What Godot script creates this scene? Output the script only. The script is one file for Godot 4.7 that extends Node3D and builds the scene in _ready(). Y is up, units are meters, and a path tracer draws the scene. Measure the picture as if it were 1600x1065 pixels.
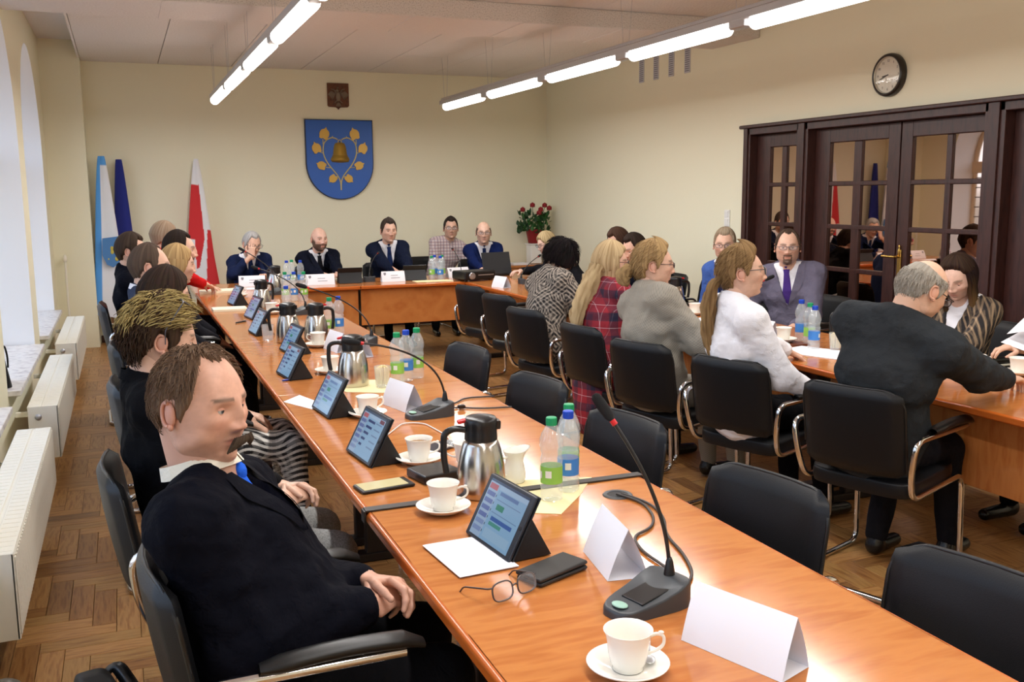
extends Node3D

# ---------------------------------------------------------------- mesh builder
class G:
	var v := PackedVector3Array()
	var n := PackedVector3Array()
	var c := PackedColorArray()
	var uv := PackedVector2Array()
	var ix := PackedInt32Array()
	var col := Color.WHITE
	var use_col := false
	func vert(p: Vector3, nn: Vector3, t := Vector2.ZERO) -> int:
		v.append(p); n.append(nn); uv.append(t); c.append(col)
		return v.size() - 1
	func tri(a: int, b: int, d: int) -> void:
		var g := (v[d] - v[a]).cross(v[b] - v[a])
		if g.dot(n[a] + n[b] + n[d]) < 0.0:
			ix.append(a); ix.append(d); ix.append(b)
		else:
			ix.append(a); ix.append(b); ix.append(d)
	func quad(a: int, b: int, d: int, e: int) -> void:
		tri(a, b, d); tri(a, d, e)
	func flat(pts: Array) -> void:
		var nn: Vector3 = (pts[2] - pts[0]).cross(pts[1] - pts[0])
		if nn.length() < 1e-12 and pts.size() > 3:
			nn = (pts[3] - pts[0]).cross(pts[2] - pts[0])
		nn = nn.normalized()
		var s := v.size()
		var tx := [Vector2(0, 1), Vector2(1, 1), Vector2(1, 0), Vector2(0, 0)]
		for k in pts.size():
			vert(pts[k], nn, tx[k % 4])
		for k in range(1, pts.size() - 1):
			tri(s, s + k, s + k + 1)
	# flat polygon with the normal given (so that winding never matters)
	func face(pts: Array, nn: Vector3) -> void:
		var s := v.size()
		var tx := [Vector2(0, 1), Vector2(1, 1), Vector2(1, 0), Vector2(0, 0)]
		for k in pts.size():
			vert(pts[k], nn, tx[k % 4])
		for k in range(1, pts.size() - 1):
			tri(s, s + k, s + k + 1)
	# chamfered box, smooth over the chamfer
	func box(ce: Vector3, sz: Vector3, r := 0.004, b := Basis.IDENTITY) -> void:
		var h := sz * 0.5
		r = minf(r, minf(h.x, minf(h.y, h.z)) * 0.9)
		var id := {}
		for ax in 3:
			for sg in [-1, 1]:
				var nn := Vector3.ZERO
				nn[ax] = sg
				for s1 in [-1, 1]:
					for s2 in [-1, 1]:
						var s := Vector3.ZERO
						s[ax] = sg; s[(ax + 1) % 3] = s1; s[(ax + 2) % 3] = s2
						var p := Vector3(s.x * h.x, s.y * h.y, s.z * h.z)
						p[(ax + 1) % 3] -= s1 * r
						p[(ax + 2) % 3] -= s2 * r
						id[[ax, s]] = vert(ce + b * p, b * nn, Vector2(s1 * 0.5 + 0.5, s2 * 0.5 + 0.5))
		for ax in 3:
			var a1 := (ax + 1) % 3
			var a2 := (ax + 2) % 3
			for sg in [-1, 1]:
				var q := []
				for w in [[-1, -1], [1, -1], [1, 1], [-1, 1]]:
					var s := Vector3.ZERO
					s[ax] = sg; s[a1] = w[0]; s[a2] = w[1]
					q.append(id[[ax, s]])
				quad(q[0], q[1], q[2], q[3])
			for s1 in [-1, 1]:
				for s2 in [-1, 1]:
					var p1 := Vector3.ZERO
					p1[ax] = -1; p1[a1] = s1; p1[a2] = s2
					var p2 := p1
					p2[ax] = 1
					quad(id[[a1, p1]], id[[a1, p2]], id[[a2, p2]], id[[a2, p1]])
		for sx in [-1, 1]:
			for sy in [-1, 1]:
				for sz2 in [-1, 1]:
					var s := Vector3(sx, sy, sz2)
					tri(id[[0, s]], id[[1, s]], id[[2, s]])
	# tube along a path
	func tube(path: PackedVector3Array, rad, seg := 8, caps := true, flatten := 1.0) -> void:
		var m := path.size()
		if m < 2: return
		var t0 := (path[1] - path[0]).normalized()
		var up := Vector3.UP if absf(t0.y) < 0.9 else Vector3.RIGHT
		var side := t0.cross(up).normalized()
		var s0 := v.size()
		var first := Vector3.ZERO
		var last := Vector3.ZERO
		for k in m:
			var t := (path[mini(k + 1, m - 1)] - path[maxi(k - 1, 0)]).normalized()
			side = (side - t * side.dot(t)).normalized()
			var u2 := side.cross(t)
			var r: float = rad if (rad is float) else rad[k]
			if k == 0: first = -t
			last = t
			for j in seg:
				var a := TAU * j / seg
				var nn := side * cos(a) + u2 * sin(a) * flatten
				vert(path[k] + nn * r, nn.normalized(), Vector2(float(j) / seg, float(k) / (m - 1)))
		for k in m - 1:
			for j in seg:
				var a := s0 + k * seg + j
				var b := s0 + k * seg + (j + 1) % seg
				quad(a, b, b + seg, a + seg)
		if caps:
			for e in 2:
				var base := s0 + (0 if e == 0 else (m - 1) * seg)
				var nn := first if e == 0 else last
				var s := v.size()
				for j in seg:
					vert(v[base + j], nn)
				for j in range(1, seg - 1):
					tri(s, s + j, s + j + 1)
	# lathe round y; profile of Vector2(r, y); a repeated point makes a sharp edge
	func lathe(prof: Array, seg := 24, at := Vector3.ZERO, b := Basis.IDENTITY) -> void:
		var m := prof.size()
		var s0 := v.size()
		for k in m:
			var a: Vector2 = prof[k]
			var p: Vector2 = prof[maxi(k - 1, 0)]
			var q: Vector2 = prof[mini(k + 1, m - 1)]
			if p == a and k > 0: p = a
			var d := q - p
			if k > 0 and prof[k - 1] == a: d = q - a
			elif k < m - 1 and prof[k + 1] == a: d = a - p
			var nr := Vector2(d.y, -d.x).normalized()
			for j in seg + 1:
				var an := TAU * j / seg
				vert(at + b * Vector3(a.x * cos(an), a.y, a.x * sin(an)), (b * Vector3(nr.x * cos(an), nr.y, nr.x * sin(an))).normalized(), Vector2(float(j) / seg, float(k) / maxi(m - 1, 1)))
		for k in m - 1:
			if prof[k] == prof[k + 1]: continue
			for j in seg:
				var a := s0 + k * (seg + 1) + j
				quad(a, a + 1, a + seg + 2, a + seg + 1)
	# general smooth surface: pts[i][j]
	func sheet(rows: Array, closed := false, flip := false) -> void:
		var m := rows.size()
		var w: int = rows[0].size()
		var s0 := v.size()
		for i in m:
			for j in w:
				var p: Vector3 = rows[i][j]
				var du: Vector3 = rows[mini(i + 1, m - 1)][j] - rows[maxi(i - 1, 0)][j]
				var dv: Vector3
				if closed:
					dv = rows[i][(j + 1) % w] - rows[i][(j - 1 + w) % w]
				else:
					dv = rows[i][mini(j + 1, w - 1)] - rows[i][maxi(j - 1, 0)]
				var nn := dv.cross(du).normalized()
				vert(p, -nn if flip else nn, Vector2(float(j) / maxi(w - 1, 1), float(i) / maxi(m - 1, 1)))
		for i in m - 1:
			for j in (w if closed else w - 1):
				var a := s0 + i * w + j
				var b := s0 + i * w + (j + 1) % w
				quad(a, b, b + w, a + w)
	# extrude a 2D outline (x, y) along z from 0 to depth, in the frame tf
	func extrude(poly: PackedVector2Array, depth: float, tf := Transform3D.IDENTITY, bev := 0.0) -> void:
		var ids := Geometry2D.triangulate_polygon(poly)
		var nz := (tf.basis * Vector3(0, 0, 1)).normalized()
		var mid := Vector2.ZERO
		var inner := poly
		if bev > 0.0:
			var o := Geometry2D.offset_polygon(poly, -bev)
			if o.size() == 1 and o[0].size() == poly.size():
				inner = o[0]
				# match the starting point
				var best := 0
				var bd := 1e9
				for k in inner.size():
					var dd := inner[k].distance_to(poly[0])
					if dd < bd: bd = dd; best = k
				var turned := PackedVector2Array()
				for k in inner.size(): turned.append(inner[(k + best) % inner.size()])
				inner = turned
				ids = Geometry2D.triangulate_polygon(inner)
		var bv := bev if inner != poly else 0.0
		for e in 2:
			var z := 0.0 if e == 0 else depth
			var nn := -nz if e == 0 else nz
			var use := poly if e == 0 else inner
			var s := v.size()
			for p in use:
				vert(tf * Vector3(p.x, p.y, z), nn, p)
			var tr := Geometry2D.triangulate_polygon(use)
			for k in range(0, tr.size(), 3):
				tri(s + tr[k], s + tr[k + 1], s + tr[k + 2])
		var area := 0.0
		for k in poly.size():
			var p := poly[k]
			var q := poly[(k + 1) % poly.size()]
			area += p.x * q.y - q.x * p.y
		var sg := 1.0 if area > 0 else -1.0
		for k in poly.size():
			var p := poly[k]
			var q := poly[(k + 1) % poly.size()]
			var d := (q - p).normalized()
			var nn := (tf.basis * Vector3(d.y * sg, -d.x * sg, 0)).normalized()
			face([tf * Vector3(p.x, p.y, 0), tf * Vector3(q.x, q.y, 0), tf * Vector3(q.x, q.y, depth - bv), tf * Vector3(p.x, p.y, depth - bv)], nn)
			if bv > 0.0:
				var p2 := inner[k]
				var q2 := inner[(k + 1) % inner.size()]
				face([tf * Vector3(p.x, p.y, depth - bv), tf * Vector3(q.x, q.y, depth - bv), tf * Vector3(q2.x, q2.y, depth), tf * Vector3(p2.x, p2.y, depth)], (nn + nz).normalized())
	func add(o: G, tf := Transform3D.IDENTITY) -> void:
		var s := v.size()
		var nb := tf.basis.inverse().transposed()
		for k in o.v.size():
			v.append(tf * o.v[k]); n.append((nb * o.n[k]).normalized()); uv.append(o.uv[k]); c.append(o.c[k])
		for k in o.ix: ix.append(s + k)
		if o.use_col: use_col = true
	func ball(ce: Vector3, r: Vector3, seg := 12, b := Basis.IDENTITY) -> void:
		var s0 := v.size()
		var rings := maxi(4, seg / 2)
		for i in rings + 1:
			var ph := -PI / 2 + PI * i / rings
			for j in seg + 1:
				var a := TAU * j / seg
				var d := Vector3(cos(ph) * cos(a), sin(ph), cos(ph) * sin(a))
				vert(ce + b * (d * r), (b * (d / r)).normalized(), Vector2(float(j) / seg, float(i) / rings))
		for i in rings:
			for j in seg:
				var a := s0 + i * (seg + 1) + j
				quad(a, a + 1, a + seg + 2, a + seg + 1)
	func rewind() -> void:
		for k in range(0, ix.size(), 3):
			var p := ix[k]
			var q := ix[k + 1]
			var r := ix[k + 2]
			if (v[r] - v[p]).cross(v[q] - v[p]).dot(n[p] + n[q] + n[r]) < 0.0:
				ix[k + 1] = r
				ix[k + 2] = q
	func mesh() -> ArrayMesh:
		rewind()
		var m := ArrayMesh.new()
		var a := []
		a.resize(Mesh.ARRAY_MAX)
		a[Mesh.ARRAY_VERTEX] = v
		a[Mesh.ARRAY_NORMAL] = n
		a[Mesh.ARRAY_TEX_UV] = uv
		if use_col: a[Mesh.ARRAY_COLOR] = c
		a[Mesh.ARRAY_INDEX] = ix
		m.add_surface_from_arrays(Mesh.PRIMITIVE_TRIANGLES, a)
		return m

var M := {}
var taken := {}
var rng := RandomNumberGenerator.new()

func numbered(called: String) -> String:
	if not taken.has(called):
		taken[called] = 0
		return called
	taken[called] += 1
	return "%s_%03d" % [called, taken[called]]

func obj(called: String, g, m, parent: Node = self) -> MeshInstance3D:
	var o := MeshInstance3D.new()
	o.name = numbered(called) if parent == self else called
	o.mesh = g.mesh() if g is G else g
	o.material_override = m if m is Material else M[m]
	parent.add_child(o, true)
	return o

func tag(o: Node, label: String, category: String, group := "") -> Node:
	o.set_meta("label", label)
	o.set_meta("category", category)
	if group != "": o.set_meta("group", group)
	return o

func thing(called: String, at: Vector3, turn: float, label: String, category: String, group := "") -> Node3D:
	var o := Node3D.new()
	o.name = numbered(called)
	add_child(o)
	o.position = at
	o.rotation.y = deg_to_rad(turn)
	tag(o, label, category, group)
	return o

func dup(src: Node3D, called: String, at: Vector3, turn: float, label: String) -> Node3D:
	var o: Node3D = src.duplicate()
	o.name = numbered(called)
	add_child(o)
	o.position = at
	o.rotation.y = deg_to_rad(turn)
	o.set_meta("label", label)
	return o

func setting(called: String, label := "") -> Node3D:
	var o := Node3D.new()
	o.name = called
	add_child(o)
	o.set_meta("kind", "structure")
	if label != "": o.set_meta("label", label)
	return o

func struct(called: String, g, m, label := "") -> MeshInstance3D:
	var o := obj(called, g, m)
	o.set_meta("kind", "structure")
	if label != "": o.set_meta("label", label)
	return o

func hexc(r: float, g: float, b: float) -> Color:
	return Color(r / 255.0, g / 255.0, b / 255.0)

func mat(key: String, col: Color, rough := 0.6, metal := 0.0, extra := {}) -> StandardMaterial3D:
	var m := StandardMaterial3D.new()
	m.albedo_color = col
	m.roughness = rough
	m.metallic = metal
	for k in extra: m.set(k, extra[k])
	m.resource_name = key
	M[key] = m
	return m

func noise_tex(seed_: int, freq: float, cols: Array, size := 256, oct := 4, normal := false, bump := 4.0, w := 0) -> NoiseTexture2D:
	var f := FastNoiseLite.new()
	f.seed = seed_
	f.frequency = freq
	f.noise_type = FastNoiseLite.TYPE_SIMPLEX_SMOOTH
	f.fractal_octaves = oct
	var t := NoiseTexture2D.new()
	t.width = w if w > 0 else size
	t.height = size
	t.seamless = true
	t.noise = f
	if normal:
		t.as_normal_map = true
		t.bump_strength = bump
	elif cols.size() > 0:
		var gr := Gradient.new()
		var offs := PackedFloat32Array()
		var cc := PackedColorArray()
		for k in cols.size():
			offs.append(float(k) / (cols.size() - 1))
			cc.append(cols[k])
		gr.offsets = offs
		gr.colors = cc
		t.color_ramp = gr
	return t

func triplanar(m: StandardMaterial3D, sc: Vector3, world := true) -> StandardMaterial3D:
	m.uv1_triplanar = true
	m.uv1_world_triplanar = world
	m.uv1_scale = sc
	return m

# round the corners of a polyline
func rounded(pts: Array, r: float, seg := 5) -> PackedVector3Array:
	var out := PackedVector3Array()
	out.append(pts[0])
	for k in range(1, pts.size() - 1):
		var p: Vector3 = pts[k]
		var a: Vector3 = pts[k - 1]
		var b: Vector3 = pts[k + 1]
		var rr := minf(r, minf(p.distance_to(a), p.distance_to(b)) * 0.49)
		var s := p + (a - p).normalized() * rr
		var e := p + (b - p).normalized() * rr
		for j in seg + 1:
			var t := float(j) / seg
			out.append(s.lerp(p, t).lerp(p.lerp(e, t), t))
	out.append(pts[-1])
	return out

# ---------------------------------------------------------------- the place
const CEIL := 3.02
const XL := -0.68
const XR := 5.1
const ZB := -11.48
const ZF := 1.6
var WIN := [-9.6, -7.18, -4.76, -2.34, 0.08]

func make_materials() -> void:
	var wn := noise_tex(3, 0.02, [], 256, 4, true, 1.2)
	var m := mat("wall", hexc(240, 236, 210), 0.85)
	m.normal_enabled = true; m.normal_texture = wn; m.normal_scale = 0.25
	triplanar(m, Vector3(1.5, 1.5, 1.5))
	m = mat("ceiling", hexc(224, 220, 218), 0.9)
	m.normal_enabled = true; m.normal_texture = noise_tex(8, 0.12, [], 256, 2, true, 3.0); m.normal_scale = 0.4
	triplanar(m, Vector3(1.2, 1.2, 1.2))
	m = mat("perforated", Color(1, 1, 1), 0.9)
	m.albedo_texture = noise_tex(9, 0.16, [hexc(196, 190, 184), hexc(224, 219, 214), hexc(228, 223, 218)], 256, 1)
	triplanar(m, Vector3(2.0, 2.0, 2.0))
	mat("joint", hexc(150, 142, 134), 0.9)
	mat("reveal", hexc(244, 244, 244), 0.8)
	mat("dark_joint", hexc(62, 44, 30), 0.9)
	m = mat("sill", Color(1, 1, 1), 0.35)
	m.albedo_texture = noise_tex(12, 0.02, [hexc(150, 146, 150), hexc(226, 222, 218), hexc(236, 232, 228), hexc(214, 208, 206), hexc(168, 160, 160)], 256, 5)
	triplanar(m, Vector3(1.3, 1.3, 1.3))
	mat("radiator", hexc(240, 236, 222), 0.35)
	mat("white_plastic", hexc(238, 238, 234), 0.4)
	mat("window_frame", hexc(214, 190, 158), 0.5)
	mat("glazing_bar", hexc(120, 116, 120), 0.5)
	m = mat("window_glass", Color(0.95, 0.98, 1.0, 0.06), 0.02)
	m.transparency = BaseMaterial3D.TRANSPARENCY_ALPHA
	# floor planks
	var gr := noise_tex(21, 0.012, [hexc(150, 98, 52), hexc(196, 142, 84), hexc(214, 162, 100), hexc(186, 130, 74), hexc(160, 106, 58)], 256, 5)
	for k in 6:
		var t: float = [0.84, 0.78, 0.73, 0.81, 0.69, 0.87][k]
		m = mat("plank_%d" % k, Color(t, t * [1.0, 0.97, 0.95, 1.02, 0.96, 1.0][k], t * [1.0, 0.95, 0.9, 1.0, 0.92, 1.0][k]), 0.34)
		m.albedo_texture = gr
		triplanar(m, Vector3(1.2, 1.2, 12.0), false)
		m.uv1_offset = Vector3(0.37 * k, 0.21 * k, 0.53 * k)
	m = mat("plank_field", Color(1, 1, 1), 0.36)
	m.albedo_texture = gr
	m.vertex_color_use_as_albedo = true
	mat("subfloor", hexc(70, 44, 24), 0.9)
	# table veneer
	m = mat("veneer", Color(1, 1, 1), 0.2)
	m.albedo_texture = noise_tex(31, 0.008, [hexc(172, 100, 48), hexc(188, 118, 62), hexc(196, 126, 68), hexc(180, 108, 54), hexc(192, 122, 66)], 512, 5)
	m.roughness = 0.13
	triplanar(m, Vector3(0.5, 0.5, 2.6))
	mat("lipping", hexc(190, 96, 34), 0.22)
	mat("table_leg", hexc(34, 24, 20), 0.45)
	mat("black_strip", hexc(44, 38, 34), 0.5)
	# door wood
	m = mat("mahogany", Color(1, 1, 1), 0.38)
	m.albedo_texture = noise_tex(41, 0.015, [hexc(40, 20, 17), hexc(60, 33, 28), hexc(68, 38, 32), hexc(48, 25, 21)], 256, 5)
	triplanar(m, Vector3(5.0, 0.8, 5.0))
	m = mat("mirror_glass", hexc(196, 168, 150), 0.015, 1.0)
	mat("brass", hexc(212, 176, 96), 0.25, 1.0)
	mat("chrome", hexc(225, 225, 228), 0.12, 1.0)
	mat("alu", hexc(196, 196, 200), 0.4, 0.7)
	m = mat("leather", hexc(13, 14, 17), 0.45, 0.0, {"metallic_specular": 0.4})
	m.normal_enabled = true; m.normal_texture = noise_tex(51, 0.2, [], 256, 3, true, 2.0); m.normal_scale = 0.25
	triplanar(m, Vector3(6, 6, 6))
	mat("arm_black", hexc(14, 13, 13), 0.4)
	m = mat("tube_glow", Color(1, 1, 1), 0.5)
	m.emission_enabled = true
	m.emission = Color(1.0, 0.98, 0.95)
	m.emission_energy_multiplier = 5.0

	m = mat("cloth_vc", Color(1, 1, 1), 0.85)
	m.vertex_color_use_as_albedo = true

func build_camera() -> void:
	var cam := Camera3D.new()
	cam.name = "camera"
	var yaw := 0.381395
	var pitch := 0.152309
	var roll := -0.0079905
	var f := Vector3(sin(yaw) * cos(pitch), -sin(pitch), -cos(yaw) * cos(pitch))
	var r := Vector3(cos(yaw), 0, sin(yaw))
	var u := r.cross(f)
	var r2 := r * cos(roll) + u * sin(roll)
	var u2 := u * cos(roll) - r * sin(roll)
	cam.transform = Transform3D(Basis(r2, u2, -f), Vector3(0, 1.6, 0))
	cam.fov = rad_to_deg(2.0 * atan(532.5 / 1504.9))
	cam.near = 0.05
	cam.far = 200.0
	cam.current = true
	add_child(cam)

func build_light() -> void:
	var we := WorldEnvironment.new()
	we.name = "world"
	var e := Environment.new()
	e.background_mode = Environment.BG_SKY
	var sky := Sky.new()
	var sm := ProceduralSkyMaterial.new()
	sm.sky_top_color = Color(0.70, 0.82, 0.98)
	sm.sky_horizon_color = Color(0.86, 0.92, 1.0)
	sm.ground_horizon_color = Color(0.62, 0.64, 0.66)
	sm.ground_bottom_color = Color(0.40, 0.40, 0.40)
	sm.sky_energy_multiplier = 1.0
	sky.sky_material = sm
	e.sky = sky
	e.background_energy_multiplier = 3.4
	e.tonemap_mode = Environment.TONE_MAPPER_LINEAR
	e.tonemap_exposure = 1.08
	e.sdfgi_enabled = true
	e.ssao_enabled = true
	e.ssil_enabled = true
	we.environment = e
	add_child(we)

func build_floor() -> void:
	var fl := setting("floor", "oak parquet floor laid in herringbone")
	var g := G.new()
	g.box(Vector3((XL + XR) / 2, -0.06, (ZB + ZF) / 2), Vector3(XR - XL + 1.4, 0.1, ZF - ZB + 0.6), 0.0)
	obj("subfloor", g, "subfloor", fl)
	# herringbone along the axes: plank L x W, L = 4 W
	var W := 0.085
	var L := 0.34
	var spots := []
	var eye := Vector3(0, 1.6, 0)
	var nx := int(ceil((XR - XL) / W)) + 12
	var nz := int(ceil((ZF - ZB) / W)) + 12
	# row of cells; plank along x covers 4 cells, plank along z covers 4 cells
	for j in nz:
		for i in nx:
			var k := posmod(i - j, 8)
			var x0 := XL - 0.2 + i * W
			var z0 := ZB - 0.2 + j * W
			if k == 0:
				spots.append([Vector3(x0 + L / 2, 0, z0 + W / 2), 1])
			elif k == 4:
				spots.append([Vector3(x0 + W / 2, 0, z0 - L / 2 + W), 0])
	var inside := []
	for s in spots:
		var p: Vector3 = s[0]
		if p.x < XL - 0.12 or p.x > XR + 0.12 or p.z < ZB - 0.12 or p.z > ZF + 0.12: continue
		# how large it shows: only what lies in the open strips is seen
		var seen := (p.x < 0.3 and p.z < -2.4) or (p.x > 1.5 and p.x < 3.2 and p.z < -1.2)
		var d := eye.distance_to(p)
		inside.append([d + (0.0 if seen else 100.0), p, s[1]])
	inside.sort_custom(func(a, b): return a[0] < b[0])
	var pg := G.new()
	pg.box(Vector3.ZERO, Vector3(L - 0.0015, 0.012, W - 0.0015), 0.0012)
	var pm := pg.mesh()
	rng.seed = 7
	var rest := G.new()
	rest.use_col = true
	for k in inside.size():
		var p: Vector3 = inside[k][1]
		p.y = -0.006 - rng.randf() * 0.0006
		var t := rng.randi_range(0, 5)
		if k < 300:
			var o := obj("plank", pm, "plank_%d" % t, fl)
			o.position = p
			if inside[k][2] == 0: o.rotation.y = PI / 2
		else:
			var q: float = [0.84, 0.78, 0.73, 0.81, 0.69, 0.87][t]
			rest.col = Color(q, q * 0.98, q * 0.95)
			var sz := Vector3(L - 0.0015, 0.012, W - 0.0015)
			if inside[k][2] == 0: sz = Vector3(W - 0.0015, 0.012, L - 0.0015)
			var h := sz * 0.5
			var s0 := rest.v.size()
			rest.face([p + Vector3(-h.x, h.y, -h.z), p + Vector3(h.x, h.y, -h.z), p + Vector3(h.x, h.y, h.z), p + Vector3(-h.x, h.y, h.z)], Vector3.UP)
			var off := Vector2(rng.randf() * 3.0, rng.randf() * 3.0)
			for e in 4:
				var dl := rest.v[s0 + e] - p
				rest.uv[s0 + e] = off + (Vector2(dl.x * 1.2, dl.z * 12.0) if inside[k][2] == 1 else Vector2(dl.z * 1.2, dl.x * 12.0))
	var ro := obj("plank_field", rest, "plank_field", fl)
	ro.set_meta("kind", "stuff")

func build_shell() -> void:
	# ceiling of panels over a slab
	var ce := setting("ceiling", "pale suspended ceiling of large panels")
	var g := G.new()
	g.box(Vector3((XL + XR) / 2, CEIL + 0.3, (ZB + ZF) / 2), Vector3(XR - XL + 1.4, 0.2, ZF - ZB + 0.6), 0.0)
	obj("slab", g, "joint", ce)
	g = G.new()
	g.box(Vector3((-0.3 + XR) / 2, CEIL + 0.05, (ZB + ZF) / 2), Vector3(XR + 0.3, 0.06, ZF - ZB), 0.0)
	obj("backing", g, "joint", ce)
	var px := (XR + 0.3) / 7.0
	var pz := (ZF - ZB) / 9.0
	g = G.new()
	g.box(Vector3.ZERO, Vector3(px - 0.006, 0.02, pz - 0.006), 0.003)
	var pm := g.mesh()
	for i in 7:
		for j in 9:
			var o := obj("panel", pm, "ceiling", ce)
			o.position = Vector3(-0.3 + px * (i + 0.5), CEIL + 0.01, ZB + pz * (j + 0.5))
	# the fascia where the panels stop short of the windows
	g = G.new()
	g.box(Vector3(-0.31, CEIL + 0.09, (ZB + ZF) / 2), Vector3(0.02, 0.2, ZF - ZB), 0.002)
	obj("fascia", g, "ceiling", ce)
	g = G.new()
	g.box(Vector3((XL - 0.31) / 2, CEIL + 0.18, (ZB + ZF) / 2), Vector3(0.40, 0.03, ZF - ZB), 0.0)
	obj("bay_ceiling", g, "ceiling", ce)
	# beam across
	var bm := setting("ceiling_beam", "boxed beam with perforated face across the ceiling")
	g = G.new()
	g.box(Vector3((XL + XR) / 2, (CEIL + 2.88) / 2 + 0.02, -7.39), Vector3(XR - XL, CEIL - 2.88 + 0.04, 0.7), 0.004)
	obj("casing", g, "ceiling", bm)
	g = G.new()
	g.box(Vector3((XL + XR) / 2, (CEIL + 2.88) / 2, -7.036), Vector3(XR - XL - 0.01, CEIL - 2.88 - 0.01, 0.008), 0.002)
	obj("perforated_face", g, "perforated", bm)
	for i in 6:
		g = G.new()
		g.box(Vector3(0.35 + i * 0.86, 2.878, -7.39), Vector3(0.02, 0.006, 0.69), 0.002)
		obj("cover_strip", g, "ceiling", bm)
	# walls
	g = G.new()
	g.box(Vector3((XL + XR) / 2, CEIL / 2 + 0.1, ZB - 0.1), Vector3(XR - XL + 1.4, CEIL + 0.4, 0.2), 0.0)
	struct("wall_back", g, "wall", "cream painted back wall")
	g = G.new()
	g.box(Vector3((XL + XR) / 2, CEIL / 2 + 0.1, ZF + 0.1), Vector3(XR - XL + 1.4, CEIL + 0.4, 0.2), 0.0)
	struct("wall_front", g, "wall")
	# right wall round the door opening z -7.18 .. -3.55, top 2.15
	g = G.new()
	g.box(Vector3(XR + 0.15, CEIL / 2 + 0.1, (ZB - 7.18) / 2), Vector3(0.3, CEIL + 0.4, -7.18 - ZB), 0.0)
	g.box(Vector3(XR + 0.15, (CEIL + 0.3 + 2.15) / 2, (-7.18 - 3.55) / 2), Vector3(0.3, CEIL + 0.3 - 2.15, 3.63), 0.0)
	g.box(Vector3(XR + 0.15, CEIL / 2 + 0.1, (ZF - 3.55) / 2), Vector3(0.3, CEIL + 0.4, ZF + 3.55), 0.0)
	g.box(Vector3(XR + 0.28, 1.07, (-7.18 - 3.55) / 2), Vector3(0.04, 2.15, 3.63), 0.0)
	struct("wall_right", g, "wall", "cream wall with the glazed mahogany doors")
	# pilaster in the corner
	g = G.new()
	g.box(Vector3((XL - 0.3) / 2 - 0.1, CEIL / 2 + 0.1, (ZB - 11.14) / 2), Vector3(0.58, CEIL + 0.3, 0.34), 0.004)
	struct("wall_corner", g, "wall", "shallow cream pilaster in the corner by the windows")
	# baseboards
	g = G.new()
	g.box(Vector3((XR - 0.3) / 2, 0.04, ZB + 0.008), Vector3(XR + 0.28, 0.08, 0.016), 0.003)
	struct("baseboard_back", g, "mahogany")
	g = G.new()
	g.box(Vector3(XR - 0.008, 0.04, (ZB - 7.2) / 2), Vector3(0.016, 0.08, -7.2 - ZB), 0.003)
	struct("baseboard_right", g, "mahogany")
	build_window_wall()
	build_doors()

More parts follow.
